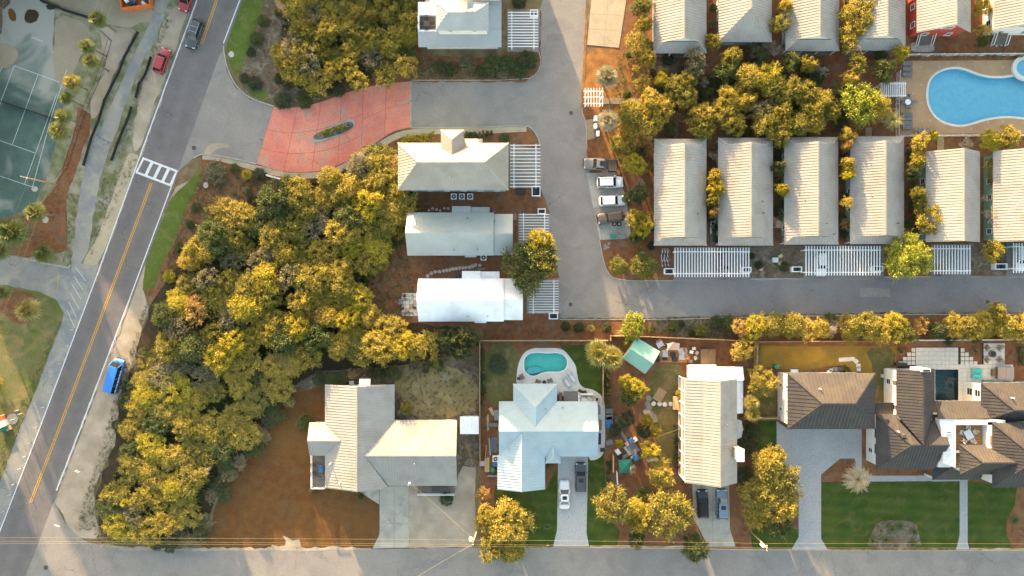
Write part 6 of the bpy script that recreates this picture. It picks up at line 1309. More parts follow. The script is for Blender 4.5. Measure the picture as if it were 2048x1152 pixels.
fill([(1460, 642), (2060, 632), (2060, 676), (1470, 676)], 26, 12, 19, 19, [('dark', 1), ('green', 2), ('loose', 2), ('oak', 1), ('grey', 1)], {'dark': 'dark shrub in the roadside hedge', 'green': 'green shrub in the roadside hedge', 'loose': 'ragged gold shrub in the roadside hedge', 'oak': 'gold shrub in the roadside hedge', 'grey': 'grey shrub in the roadside hedge'}, 'hedge shrubs', 22, hmul=.65, where=[(x, 650, l) for x, l in VW])
fill([(1255, 20), (1300, 20), (1303, 270), (1300, 480), (1262, 480), (1250, 360), (1230, 280)], 14, 9, 15, 22, [('dark', 1), ('green', 2), ('loose', 2), ('rust', 1)], {'dark': 'low dark shrub west of the cottages', 'green': 'low green shrub west of the cottages', 'loose': 'low gold shrub west of the cottages', 'rust': 'low orange shrub west of the cottages'}, 'west shrubs', 23, hmul=.5, where=[(1270, 60, 'by the drive'), (1280, 200, 'at the boardwalk'), (1270, 320, 'behind the pickup'), (1280, 440, 'behind the off roader')])
for k, (xx, yy0, yy1) in enumerate(((1425, 290, 480), (1557, 290, 430), (1689, 285, 470), (1825, 300, 470), (1425, 5, 80), (1690, 5, 70))): fill([(xx-9, yy0), (xx+9, yy0), (xx+9, yy1), (xx-9, yy1)], 7 if yy1-yy0 > 100 else 3, 8, 12, 16, [('dark', 2), ('green', 2), ('grey', 1), ('rust', .2)], {'dark': 'dark filler shrub in cottage gap', 'green': 'green filler shrub in cottage gap', 'grey': 'grey filler shrub in cottage gap', 'rust': 'rusty filler shrub in cottage gap'}, 'gap shrubs', 30+k, hmul=.5, where=[(xx, yy0, 'north end, '+('first', 'second', 'third', 'fourth', 'first upper', 'third upper')[k]), (xx, yy1, 'south end, '+('first', 'second', 'third', 'fourth', 'first upper', 'third upper')[k])])
# ---- shrubs
for x, y, r, m, l, h in [(1131, 653, 11, 'leaf_dark', 'dark round shrub below the road, first in the row', 1.2), (1158, 655, 12, 'leaf_dark', 'dark round shrub below the road, second in the row', 1.3), (1213, 656, 11, 'leaf_dark', 'dark round shrub beside the bright yellow tree', 1.2), (1303, 660, 9, 'leaf_hedge', 'small yellow green shrub right of the yellow tree', 1.0), (1345, 655, 11, 'leaf_hedge', 'green shrub alone on the verge', 1.1), (1364, 648, 7, 'leaf_dark', 'tiny dark shrub on the verge', .8), (1383, 665, 8, 'leaf_dark', 'small dark shrub by the fence', .9), (1402, 660, 14, 'leaf_hedge', 'gold topped shrub on the verge', 1.5), (1432, 645, 15, 'leaf_dark', 'dark shrub at the kerb', 1.4), (1455, 645, 14, 'leaf_dark', 'dark shrub at the start of the hedge row', 1.6),
                         (996, 728, 20, 'leaf_dark', 'dark patchy shrub west of the teal pool', .9), (609, 846, 18, 'leaf_green', 'dark green shrub at the west wing of the cross gabled house', 1.7), (893, 998, 15, 'leaf_dark', 'dark shrub below the small front deck', 1.2), (722, 992, 7, 'leaf_green', 'tiny shrub at the concrete apron', .7), (625, 980, 8, 'leaf_green', 'tiny shrub at the porch corner', .7),
                         (879, 133, 12, 'leaf_green', 'green shrub under the white villa wall, first from the thicket', 1.0), (896, 139, 15, 'leaf_green', 'green shrub under the white villa wall, second from the thicket', 1.2), (936, 130, 17, 'leaf_grey', 'grey shrub under the middle of the white villa wall', 1.3), (988, 130, 22, 'leaf_green', 'broad green shrub under the white villa corner', 1.3), (1018, 126, 20, 'leaf_green', 'green shrub below the top carport', 1.4), (1054, 122, 22, 'leaf_dark', 'dark shrub in the road corner bed', 1.5), (1040, 140, 18, 'leaf_green', 'green shrub in the road corner bed', 1.3), (1005, 147, 13, 'leaf_grey', 'grey low shrub in the road corner bed', .9), (965, 143, 13, 'leaf_green', 'low green shrub near the road kerb', .9), (1038, 3, 16, 'leaf_dark', 'dark shrub at the top edge beside the carport', 1.3),
                         (510, 167, 16, 'leaf_dark', 'dark shrub in the entry bed beside the kerb', 1.0), (489, 156, 12, 'leaf_dark', 'small dark shrub at the kerb bend', .9), (565, 203, 18, 'leaf_dark', 'dark shrub at the corner of the pink paving', 1.1), (609, 206, 14, 'leaf_green', 'green shrub beside the pink paving', 1.0), (526, 42, 14, 'leaf_green', 'green shrub along the roadside lawn, upper', 1.0), (513, 78, 16, 'leaf_green', 'green shrub along the roadside lawn, lower', 1.0), (557, 25, 10, 'leaf_green', 'small shrub on bare soil at the top', .8), (502, 104, 11, 'leaf_dark', 'small dark shrub on sandy soil', .8),
                         (430, 345, 25, 'leaf_grey', 'large grey shrub on the pine straw by the crosswalk', 1.6), (391, 415, 10, 'leaf_green', 'small green shrub on the pine straw slope, upper', .7), (380, 449, 10, 'leaf_green', 'small green shrub on the pine straw slope, middle', .7), (359, 496, 12, 'leaf_green', 'small green shrub on the pine straw slope, lower', .8), (338, 553, 14, 'leaf_bright', 'yellow shrub at the foot of the thicket', 1.2), (469, 337, 11, 'leaf_green', 'green shrub below the sandy footway', .8), (518, 350, 15, 'leaf_dark', 'dark shrub behind the low white sign wall', 1.0), (575, 362, 14, 'leaf_bright', 'round yellow shrub at the end of the sign wall', 1.3), (497, 385, 9, 'leaf_green', 'tiny shrub in the open pine straw', .6),
                         (1009, 276, 11, 'leaf_green', 'low green plants beside the tower villa carport', .6), (1306, 146, 9, 'leaf_dark', 'dark pot shaped shrub in the grove', 1.0), (1504, 512, 7, 'leaf_dark', 'small dark shrub beside the long carport', .8), (1518, 530, 9, 'leaf_dark', 'dark shrub between the long carports, lower', .9), (1568, 533, 11, 'leaf_dark', 'dark shrub near the utility box', 1.0), (1881, 540, 12, 'leaf_rust', 'reddish shrub at the short carport', 1.1), (1281, 500, 7, 'leaf_dark', 'small dark plant beside the topiary', .7), (1303, 492, 9, 'leaf_dark', 'dark plant at the first cottage corner', .8), (1230, 860, 15, 'leaf_dark', 'dark shrub beside the garden clutter', 1.2), (1240, 840, 13, 'leaf_grey', 'grey green mound in the garden bed', .8),
                         (1495, 891, 22, 'leaf_dark', 'dark shrub under the chimney', 1.8), (1506, 860, 16, 'leaf_green', 'green shrub right of the bay window', 1.7), (1490, 951, 20, 'leaf_dark', 'dark shrub at the southeast house corner', 1.6), (1693, 740, 8, 'leaf_hedge', 'small clipped shrub by the square stepping stones', 1.0), (1030, 935, 4, 'leaf_dark', 'tiny plant by the entry', .6), (1030+70, 937, 8, 'leaf_rust', 'rusty plant at the entry of the blue roofed house', .7), (1570, 270, 9, 'leaf_dark', 'low dark shrub behind the third lower cottage', .8), (1336, 118, 13, 'leaf_dark', 'dark shrub below the first upper cottage porch', 1.1)]:
    shrub(x, y, r, m, l, h=h)
sh_a = shrub(1237, 532, 19, 'leaf_hedge', 'smaller clipped ball topiary at the road bend', h=2.3, name='topiary'); sh_b = shrub(1288, 532, 28, 'leaf_hedge', 'larger clipped ball topiary at the road bend', h=3.0, name='topiary')
shrub(1357, 786, 6.5, 'leaf_bright', 'small yellow ball shrub at the glazed gallery', h=1.1, name='topiary')
# clipped hedges
def hedge(px0, py0, px1, py1, w, h, m, label, name='hedge'):
    a, b = P(px0, py0, h*.7), P(px1, py1, h*.7); L_ = (b-a).length; rz = math.atan2(b.y-a.y, b.x-a.x)
    t = thing(name, label, 'hedge', ((a.x+b.x)/2, (a.y+b.y)/2, 0), rz); rg = np.random.default_rng(int(L_*1000))
    n = int(L_*max(w, .8)*h*4.5)+10; c = np.stack([rg.uniform(-L_/2, L_/2, n), rg.uniform(-w/2, w/2, n)*.8, rg.uniform(.15, h*.85, n)], 1)
    v, val = leaf_cloud(rg, c, np.full(n, .22), 60, .10, rg.uniform(size=n)); place('foliage', np_mesh('foliage', v, 4, val, m), None, t)
    b_ = MB()
    for k in range(max(2, int(L_/1.2))): x = -L_/2+(k+.5)*L_/max(2, int(L_/1.2)); b_.cyl((x, 0, -.05), (x, 0, h*.6), .04, .02, 5)
    b_.build('stems', 'bark', t, local=True)
    return t
hedge(635, 271, 688, 254, 1.0, 1.1, 'leaf_lime', 'clipped hedge planted in the traffic island')
hedge(800, 281, 868, 269, 1.5, 1.3, 'leaf_bright', 'rounded gold hedge along the pavement at the tower villa'); hedge(930, 272, 985, 269, 1.6, 1.2, 'leaf_green', 'dark green hedge beside the tower of the villa')
hedge(965, 690, 966, 812, .8, 1.6, 'leaf_green', 'dark hedge along the west fence of the pool garden'); hedge(1215, 738, 1217, 812, .9, 1.4, 'leaf_green', 'leafy hedge along the east fence of the pool garden')
hedge(1157, 784, 1178, 784, .6, .8, 'leaf_green', 'small green hedge above the stone spa corner'); hedge(1815, 112, 2060, 112, .5, .6, 'leaf_grey', 'low grey planting along the white pool fence'); hedge(2044, 690, 2046, 730, 1.0, 1.4, 'leaf_green', 'green hedge at the east edge beside the fire pit')
hedge(1217, 920, 1219, 965, .9, 1.2, 'leaf_dark', 'dark hedge along the paver drive fence'); hedge(1352, 850, 1353, 935, .7, .8, 'leaf_dark', 'low dark planting along the glazed gallery')

# ---- palms
def fan_palm_mesh(seed, n=32, L_=1.15, fan=1.2, droop=.55):
    rg = np.random.default_rng(seed); vs_ = []; vals = []
    for i in range(n):
        az = i*2.399+rg.uniform(-.2, .2); el = R(80-115*(i/n)**.9+rg.uniform(-8, 8)); d = np.array([math.cos(az)*math.cos(el), math.sin(az)*math.cos(el), math.sin(el)])
        side = np.array([-math.sin(az), math.cos(az), 0]); up = np.cross(d, side)
        hub = d*L_*rg.uniform(.55, .85); w = .02; fv = rg.uniform()
        vs_ += [side*w*-1, side*w, hub+side*w, hub-side*w]; vals.append(fv*.5)
        for k in range(13):
            a = R(-105+210*k/12+rg.uniform(-4, 4)); dd = d*math.cos(a)+side*math.sin(a); ln = fan*(.72+.28*math.cos(a*.8))*rg.uniform(.85, 1.1)
            pdir = -d*math.sin(a)+side*math.cos(a); ww = .075; dz = np.array([0, 0, -1])*droop*ln*.45*abs(math.cos(el))
            m1 = hub+dd*ln*.55+dz*.25+up*.02; e = hub+dd*ln+dz
            vs_ += [hub, m1+pdir*ww, e, m1-pdir*ww]; vals.append(np.clip(fv*.5+rg.uniform(0, .5), 0, 1))
    return np_mesh('fronds', np.array(vs_), 4, vals, 'leaf_palm')
def plume_palm_mesh(seed, n=46, L_=2.6, droop=.75, seg=7):
    rg = np.random.default_rng(seed); vs_ = []; vals = []
    for i in range(n):
        az = i*2.399+rg.uniform(-.2, .2); el0 = R(72-70*(i/n)+rg.uniform(-6, 6)); p = np.zeros(3); h = np.array([math.cos(az), math.sin(az), 0]); side = np.array([-math.sin(az), math.cos(az), 0]); el = el0; ln = L_*rg.uniform(.8, 1.1); fv = rg.uniform()
        for s_ in range(seg):
            d = h*math.cos(el)+np.array([0, 0, math.sin(el)]); q = p+d*ln/seg; el -= droop*1.5/seg*(1+s_*.25)
            vs_ += [p-side*.02, p+side*.02, q+side*.015, q-side*.015]; vals.append(fv*.4)
            for k in range(3):
                for sg in (-1, 1):
                    b = p+(q-p)*(k+.5)/3; ll = .42*math.sin(math.pi*min(1, (s_+.6+k/3)/seg)**.7)+.08; e = b+side*sg*ll*.8+d*ll*.65+np.array([0, 0, -.12*ll]); wv = d*.03
                    vs_ += [b-wv, b+wv, e+wv*.3, e-wv*.3]; vals.append(np.clip(fv*.5+rg.uniform(0, .5), 0, 1))
            p = q
    return np_mesh('fronds', np.array(vs_), 4, vals, 'leaf_plume')
FANS = [fan_palm_mesh(600+i) for i in range(3)]; PLUME = plume_palm_mesh(620); PINN = plume_palm_mesh(621, n=26, L_=2.4, droop=.6)
pb_ = MB()
for k in range(8): pb_.cyl((.02*math.sin(k*2), .02*math.cos(k), k/8), (.02*math.sin(k*2+2), .02*math.cos(k+1), (k+1)/8+.01), .17+.03*(k == 0), .14, 8)
PTR = mesh_from('trunk', pb_.v, pb_.f); PTR.materials.append(M['palm_trunk'])
def palm(px, py, r, h, label, me=None, m=None, name='fan_palm', group=None, bpx=None):
    p = P(px, py, h); b = P(*bpx) if bpx else Vector((p.x, p.y, 0))
    t = thing(name, label, 'palm', (b.x, b.y, 0), 0, group); me = me or rt.choice(FANS)
    base = 2.0 if me in FANS else 2.7
    c = place('fronds', me, None, t, (p.x-b.x, p.y-b.y, h)); s = r*S*H/(H-0)/base; c.scale = (s, s, s); c.rotation_euler = (0, 0, rt.uniform(0, 6))
    if m: set_mat(c, m)
    k = place('trunk', PTR, None, t); k.scale = (1, 1, h)
    if bpx: # leaning trunk
        k.matrix_parent_inverse = Matrix.Identity(4); d = Vector((p.x-b.x, p.y-b.y, h)); k.rotation_euler = d.to_track_quat('Z', 'Y').to_euler(); k.scale = (1, 1, d.length)
    return t
palm(1215, 152, 24, 5.5, 'fan palm with pale green head north of the entry arbour', m='leaf_palm_pale'); palm(1216, 240, 24, 5.5, 'silvery fan palm south of the entry arbour', m='leaf_palm_pale')
palm(1196, 706, 30, 4.5, 'gold fan palm head at the pool garden corner, west of the pair'); palm(1224, 716, 28, 4.2, 'gold fan palm head at the pool garden corner, touching the pavilion')
palm(1503, 805, 19, 3.2, 'fan palm beside the tall cream roof, upper of the pair'); palm(1506, 828, 18, 3.0, 'fan palm beside the tall cream roof, lower of the pair')
palm(1714, 958, 36, 3.0, 'feathery pale plume palm in the mulch corner of the front lawn', PLUME, name='feather_palm'); palm(1784, 240, 30, 3.4, 'feather palm at the pool fence corner', PINN, 'leaf_palm', name='feather_palm')
for i, (x, y, r, h, bx, l) in enumerate([(195, 38, 20, 6, (232, 63), 'leaning roadside palm nearest the orange bin'), (174, 92, 17, 6, (212, 112), 'roadside palm, second below the orange bin'), (182, 122, 18, 6, (217, 142), 'roadside palm, third below the orange bin'), (144, 165, 20, 6.5, (175, 180), 'sunlit roadside palm beside the tennis court'), (132, 196, 16, 6, (165, 212), 'roadside palm left of the pine straw strip'), (125, 232, 18, 6, (160, 248), 'roadside palm beside the net of the tennis court'), (117, 262, 22, 6, (140, 274), 'roadside palm at the lower end of the court fence'),
                                         (70, 425, 24, 5, None, 'palm at the lower corner of the tennis court'), (24, 465, 34, 6, None, 'large palm at the west edge above the car park'), (-4, 500, 24, 5, None, 'palm cut by the west edge above the car park'), (87, 508, 22, 3, None, 'short palm behind the car park kerb'), (5, 585, 18, 3, None, 'palm at the west edge below the car park')]):
    palm(x, y, r, h, l, m='leaf_palm' if i == 3 else 'leaf_palm_green', bpx=bx)  # the sunlit palm gets yellower leaves: sunlight put into the colour
palm(55, 620, 26, 3.5, 'lone golden fan palm in the roadside mulch bed', bpx=(68, 612)); palm(1182, 657, 9, 1.0, 'small palm between the dark shrubs below the road'); palm(1094, 1053, 13, .8, 'small sago palm on the front lawn', PINN, 'leaf_green', name='sago_palm'); palm(493, 349, 12, .7, 'small palmetto beside the sign wall', m='leaf_bright'); palm(250, 1005, 11, 2.2, 'palmetto at the west tip of the thicket', m='leaf_bright')
for x, y in ((1802, 703), (1951, 702)): palm(x, y, 8, .35, {1802: 'small agave at the west side of the patio', 1951: 'small agave at the east side of the patio'}[x], m='leaf_grey', name='agave')
for x, y, l in ((1762, 1062, 'grey sago palm in the front lawn bed'), (1784, 1058, 'green sago palm in the front lawn bed'), (1800, 1052, 'sago palm at the back of the front lawn bed'), (1745, 1083, 'sago palm at the street corner of the lawn bed'), (1772, 1080, 'sago palm at the front of the lawn bed'), (1828, 1063, 'sago palm at the east side of the lawn bed'), (1826, 1087, 'sago palm at the southeast corner of the lawn bed'), (2030, 1040, 'sago palm in the east bed')):
    palm(x, y, 15, .6, l, PINN, 'leaf_green' if x != 1762 else 'leaf_grey', name='sago_palm')

# ---- unseen trees and houses added beyond the frame to throw shade over the road
OFF = random.Random(9)
def unseen_oak(x, y, r, h, side): tree(x, y, r, 'oak', 'unseen oak added for shade beyond the '+side+' of the view', 'added oaks beyond the '+side, h=h, name='shade_oak', cat='oak')
for k in range(6): unseen_oak(500+k*50+OFF.uniform(-10, 10), -150-OFF.uniform(0, 50), OFF.uniform(40, 50), OFF.uniform(6, 7.5), 'top')
for k in range(10): unseen_oak(-240+k*60+OFF.uniform(-10, 10), -80-OFF.uniform(0, 30), OFF.uniform(36, 46), OFF.uniform(6, 8), 'top')
for k, (x0, x1) in enumerate(((-300, -120), (-112, 60), (68, 240), (248, 420), (640, 800), (860, 1000))):  # unseen houses added as solid blocks that keep the sun off the roads
    cottage(x0, -330, x1, -150, 7.5 if k < 4 else 6.0, 11.5 if k < 4 else 9.0, 'X', ('hip', 'hip'), 'roof_cream', 'white_wall', ('first', 'second', 'third', 'fourth', 'fifth', 'sixth')[k]+' unseen house from the west, added for shade beyond the top of the view', name='shade_house', win=(1.0, 1.3), sides='S', wz=[1.7, 4.8])
for y in (-60, -5, 50, 105, 160, 215, 270, 325, 380, 770, 810, 850, 900): unseen_oak(-118+OFF.uniform(-12, 12), y+OFF.uniform(-8, 8), OFF.uniform(44, 54), OFF.uniform(9, 11), 'west side')
for y in (720, 765, 810): unseen_oak(-142, y, OFF.uniform(40, 46), OFF.uniform(8, 9), 'west side')
for y in (-30, 20, 75, 130, 185, 240, 300, 350, 400, 790, 835, 880): unseen_oak(-95+OFF.uniform(-12, 12), y+OFF.uniform(-8, 8), OFF.uniform(34, 40), OFF.uniform(4.0, 4.8), 'west side')

# ---- loose growth nobody could count: weeds and grass tufts
def tufts(name, polys, n, size, seed, label, m='grass_blade', blades=9):
    rg = np.random.default_rng(seed); rr = random.Random(seed); pts = []
    for poly, w in polys:
        q = gp(poly); xs = [p[0] for p in q]; ys = [p[1] for p in q]; k = 0; tries = 0
        while k < n*w and tries < n*60:
            tries += 1; x, y = rr.uniform(min(xs), max(xs)), rr.uniform(min(ys), max(ys))
            if inpoly(x, y, q): pts.append((x, y)); k += 1
    c = np.repeat(np.array([(x, y, .03) for x, y in pts]), blades, axis=0); m_ = len(c); az = rg.uniform(0, 6.28, m_); el = rg.uniform(.3, 1.3, m_); L_ = size*rg.uniform(.5, 1.3, m_)
    d = np.stack([np.cos(az)*np.cos(el), np.sin(az)*np.cos(el), np.sin(el)], 1)*L_[:, None]; s = np.stack([-np.sin(az), np.cos(az), 0*az], 1)*(.14*size); c = c+np.stack([rg.normal(size=m_)*.12, rg.normal(size=m_)*.12, 0*az], 1)
    v = np.stack([c-s, c+s, c+d], 1).reshape(-1, 3); o = place(name, np_mesh(name, v, 3, np.repeat(rg.uniform(size=len(pts)), blades)*.6+rg.uniform(size=m_)*.4, m))
    o['kind'] = 'stuff'; o['label'] = label; o['category'] = 'grass'; return o
tufts('grass_tufts', [([(250, 320), (280, 315), (215, 440), (190, 490), (180, 520), (185, 440), (205, 360)], .5), ([(330, 40), (345, 40), (310, 110), (290, 170), (270, 240), (250, 300), (225, 320), (235, 270), (270, 190)], .4), ([(133, 390), (160, 384), (150, 440), (142, 530), (110, 520), (130, 500)], .25), ([(120, 640), (125, 641), (98, 711), (74, 776), (41, 852), (10, 940), (0, 900), (60, 760)], .5), ([(300, 580), (294, 617), (281, 670), (238, 794), (230, 890), (190, 980), (196, 1060), (150, 1060), (200, 900), (240, 760)], 1.0)], 520, .2, 1, 'dry grass tufts growing on the sandy road verges')
tufts('pine_straw_weeds', [([(402, 340), (560, 370), (430, 430), (330, 570), (310, 580), (375, 410)], .5), ([(730, 520), (800, 430), (820, 520), (830, 640), (760, 630)], .5), ([(580, 760), (790, 745), (950, 740), (955, 830), (800, 838), (650, 765)], .35), ([(1240, 100), (1300, 110), (1300, 270), (1240, 340), (1210, 230)], .4), ([(840, 115), (1060, 150), (1040, 160), (830, 158)], .5), ([(1310, 640), (1470, 638), (1460, 676), (1320, 668)], .3)], 700, .35, 2, 'sparse weeds growing through the pine straw')
tufts('thicket_undergrowth', [(TH, 1.0), (TT, .25)], 5200, .8, 3, 'dark undergrowth on the thicket floor', m='leaf_dark', blades=12)
# ================================================================ FENCES
def fence(pts, h, m, label, name='timber_fence', panel=2.4, th=.06, group=None, cat='fence', open_=False):
    """pts: survey pixels of the fence's top edge; each panel and post is a part"""
    q = [P(x, y, h) for x, y in pts]; t = thing(name, label, cat, (q[0].x, q[0].y, 0), group=group)
    for a, b in zip(q, q[1:]):
        a, b = Vector((a.x, a.y, 0)), Vector((b.x, b.y, 0)); L_ = (b-a).length; k = max(1, round(L_/panel)); d = (b-a)/k; rz = math.atan2(d.y, d.x)
        for i in range(k):
            c = a+d*(i+.5)
            if open_:
                bb = MB(); n = max(4, int(d.length/.13))
                for s_ in range(n): p_ = a+d*i+d*((s_+.5)/n); bb.box((p_.x, p_.y, h/2), (.025, .025, h-.1))
                bb.bar(a+d*i+Vector((0, 0, h-.05)), a+d*(i+1)+Vector((0, 0, h-.05)), .05, .05); bb.bar(a+d*i+Vector((0, 0, .15)), a+d*(i+1)+Vector((0, 0, .15)), .05, .05); bb.build('panel', m, t)
            else:
                MB().box((c.x, c.y, h/2), (d.length-.05, th, h), rz).build('panel', m, t)
                MB().box((c.x, c.y, h+.03), (d.length-.02, .14, .05), rz).build('top_rail', m, t)
            p_ = a+d*i; MB().box((p_.x, p_.y, h/2+.05), (.12, .12, h+.1), rz).build('post', m, t)
        MB().box((b.x, b.y, h/2+.05), (.12, .12, h+.1), rz).build('post', m, t)
    return t
fence([(962, 681.5), (1216, 681.5)], 1.8, 'wood_fence', 'long timber fence behind the teal pool garden')
fence([(1222, 681), (1222, 672), (1300, 674), (1452, 680), (1514, 684)], 1.8, 'wood_fence', 'timber fence behind the green pavilion')
fence([(1516, 684), (1640, 683), (1815, 683)], 1.8, 'wood_fence', 'timber fence along the golden lawn'); fence([(1822, 681), (1992, 680), (2060, 680)], 1.8, 'white_trim', 'white fence behind the tiled patio')
fence([(1516, 686), (1514, 740), (1512, 790)], 1.8, 'wood_fence', 'timber side fence between the gold tree and the golden lawn'); fence([(1487, 838), (1562, 837)], 1.8, 'wood_fence', 'timber cross fence left of the white garage wall')
fence([(959.5, 684), (959.5, 800), (960, 928)], 1.6, 'wood_fence', 'timber fence between the dry yard and the pool garden'); fence([(1207, 735), (1206.5, 770), (1207, 810)], 1.5, 'wood_fence', 'short timber fence at the foot of the fan palms')
fence([(1227, 912), (1227, 945)], 1.6, 'wood_new', 'pale new timber fence by the green tent'); fence([(1234, 945), (1236, 975)], 1.2, 'white_trim', 'short white fence at the mulch yard')
fence([(1801, 142), (1799, 205), (1799, 269)], 1.3, 'white_trim', 'white picket fence at the west side of the community pool', name='picket_fence', open_=True); fence([(1799, 270), (1900, 269.5), (2060, 269)], 1.3, 'white_trim', 'white picket fence along the south of the community pool', name='picket_fence', open_=True)
fence([(1812, 108), (1940, 107), (2060, 106)], 1.4, 'white_trim', 'white picket fence below the red cottage', name='picket_fence', open_=True)
fence([(0, 202), (55, 220), (109, 238)], 1.0, 'silt_fabric', 'dark tennis net across the green court', name='tennis_net', cat='net', panel=6)
for i, (pts, l) in enumerate([([(274, 63), (262, 85), (247, 113), (237, 140), (222, 170), (207, 200), (197, 235), (181, 275), (165, 330)], 'long black silt fence west of the sandy footpath'), ([(300, 113), (289, 148), (276, 167), (270, 194)], 'short black silt fence below the red car'), ([(261, 213), (255, 234), (234, 284), (221, 320)], 'black silt fence right of the sandy footpath')]):
    fence(pts, .55, 'silt_fabric', l, name='silt_fence', panel=2.0, th=.16)
fence([(80, 0), (130, 20), (176, 34)], .5, 'silt_fabric', 'dark folded netting at the corner of the construction sand', name='silt_fence', panel=1.6, th=.35)
wf = thing('wire_fence', 'thin black court fence of posts and rails below the roadside palms', 'fence', P(198, 60)); q = [P(x, y, 1.2) for x, y in [(198, 60), (216, 77), (205, 115), (190, 160), (170, 205), (150, 260), (128, 330), (108, 360)]]
for a_, b_ in zip(q, q[1:]):
    for z_ in (.1, 1.2): MB().bar((a_.x, a_.y, z_), (b_.x, b_.y, z_), .04, .04).build('rail', 'dark_metal', wf)
    MB().cyl((a_.x, a_.y, 0), (a_.x, a_.y, 1.3), .04).build('post', 'dark_metal', wf)
b = fence([(532, 350), (560, 358)], .8, 'white_wall', 'low white sign wall in the entry bed', name='sign_wall', cat='wall', panel=3, th=.3)

# ================================================================ POLES, WIRES, POSTS, SIGNS
def pole(base, top, h, label, arm=None, trans=False):
    a = P(*base); t = thing('utility_pole', label, 'pole', a); b = P(*top, h); MB().cyl(a-Vector((0, 0, .2)), b, .16, .11, 10).build('mast', 'wood_fence', t)
    if arm: MB().bar(b+Vector((-arm[0], -arm[1], -.4)), b+Vector((arm[0], arm[1], -.4)), .12, .12).build('cross_arm', 'wood_fence', t)
    if trans: MB().cyl(b+Vector((-.45, .15, -1.6)), b+Vector((-.45, .15, -.7)), .28, .28, 12).build('transformer', 'white_trim', t)
    for k in (-1, 0, 1): MB().cyl(b+Vector((k*(arm[0] if arm else .1), k*(arm[1] if arm else .3), -.35)), b+Vector((k*(arm[0] if arm else .1), k*(arm[1] if arm else .3), -.1)), .05).build('insulator', 'white_trim', t)
    return b
pT1 = pole((113, 370), (46, 354), 9.0, 'leaning utility pole beside the tennis court', arm=(.5, -.15)); pT2 = pole((957, 1052), (946, 1085), 8.5, 'utility pole with white transformer beside the oak on the street', arm=(0, .45), trans=True); pT3 = pole((1502, 1063), (1535, 1097), 8.5, 'utility pole under the big street oak', arm=(0, .4), trans=True)
pole((0, 640), (-40, 642), 6, 'leaning light pole beside the lone golden palm')
def wire(a, b, sag, label, r=.011, name='power_line'):
    t = MB(); n = 14; pr = None
    for i in range(n+1):
        f = i/n; p = Vector(a).lerp(Vector(b), f)-Vector((0, 0, sag*4*f*(1-f)))
        if pr is not None: t.cyl(pr, p, r, r, 5)
        pr = p
    return tag(t.build(name, 'wire'), label, 'wire', 'overhead wires')
for k, (y0, y1, y2, y3) in enumerate(((1076, 1080, 1087, 1089), (1082.5, 1089, 1096, 1098), (1087, 1093, 1100, 1103))):
    nm = ('topmost', 'middle', 'lowest')[k]
    wire(P(-200, y0-1, 8), P(946, y1, 8.2), .25, nm+' overhead wire along the street west of the transformer pole'); wire(P(946, y1, 8.2), P(1535, y2, 8.2), .2, nm+' overhead wire along the street between the two poles'); wire(P(1535, y2, 8.2), P(2250, y3, 8), .2, nm+' overhead wire along the street east of the oak pole')
wire(P(944, 1076, 8), P(821, 967, 4.6), .2, 'thin service wire to the cross gabled house', r=.016); wire(P(946, 1088, 8), P(820, 1162, 8), .2, 'thin wire crossing the lower street', r=.016); wire(P(1368, 855, 4.7), P(1288, 883, 2.2), .1, 'thin wire from the glazed gallery to the garden', r=.012)
for k, (x0, x1) in enumerate(((196, -24), (205, -10), (222, 2))): wire(P(x0+35, -90, 8.5), P(x1, 640 if k else 560, 8.5), .3, ('western', 'middle', 'eastern')[k]+' overhead wire above the roadside palms', r=.016)
for i, (x, y) in enumerate([(143, 660), (134, 691.5), (118.5, 728), (100, 771.5), (84.6, 814.7), (69, 855), (57, 886), (47, 913), (38, 937), (26, 968), (18, 989), (5, 1022)]):
    p = P(x+5, y-1); t = thing('delineator_post', 'white delineator post on the path side of the highway, number %d from the car park' % (i+1) if False else 'white delineator post beside the highway path, %s from the car park' % ('first second third fourth fifth sixth seventh eighth ninth tenth eleventh twelfth'.split()[i]), 'post', p, group='delineator posts')
    MB().cyl(p, p+Vector((0, 0, 1.05)), .05, .05, 8).build('shaft', 'white_paint', t); MB().cyl(p+Vector((0, 0, .8)), p+Vector((0, 0, .92)), .056, .056, 8).build('reflector', 'orange_steel', t); MB().cyl(p, p+Vector((0, 0, .05)), .14, .12, 8).build('base', 'black_rubber', t)
def sign(px, py, h, w, hh, rz, label, m='white_paint', name='road_sign'):
    p = P(px, py); t = thing(name, label, 'sign', p); MB().cyl(p, p+Vector((0, 0, h)), .04, .04, 8).build('post', 'grey_metal', t); MB().box(p+Vector((0, 0, h-hh/2)), (w, .03, hh), rz).build('plate', m, t); return t
sign(166, 938, 2.2, .75, .9, R(-25), 'white road sign on the sandy verge'); sign(128, 1044, 2.2, .9, .3, R(-20), 'white street name sign at the junction corner'); sign(1095, 1086, 1.3, .35, .35, 0, 'small sign at the street edge of the front lawn'); sign(1954, 1096, 1.1, .5, .4, R(15), 'mailbox like sign beside the garden walk', m='wood_fence', name='letter_box')
sign(320, 205, 1.0, .5, .5, R(70), 'grey plate standing at the edge line of the highway', m='grey_metal'); sign(525, 281, 1.0, .4, .4, 0, 'dark bollard sign at the start of the pink paving', m='dark_metal')
b = thing('marker_sign', 'dark sign plate at the top end of the traffic island', 'sign', P(697, 249)); MB().box((*P(697, 250, .5)[:2], .35), (.9, .5, .3), R(18)).build('plinth', 'rock_grey', b); MB().box((*P(697, 250, .5)[:2], .54), (.6, .3, .08), R(18)).build('plate', 'dark_metal', b)
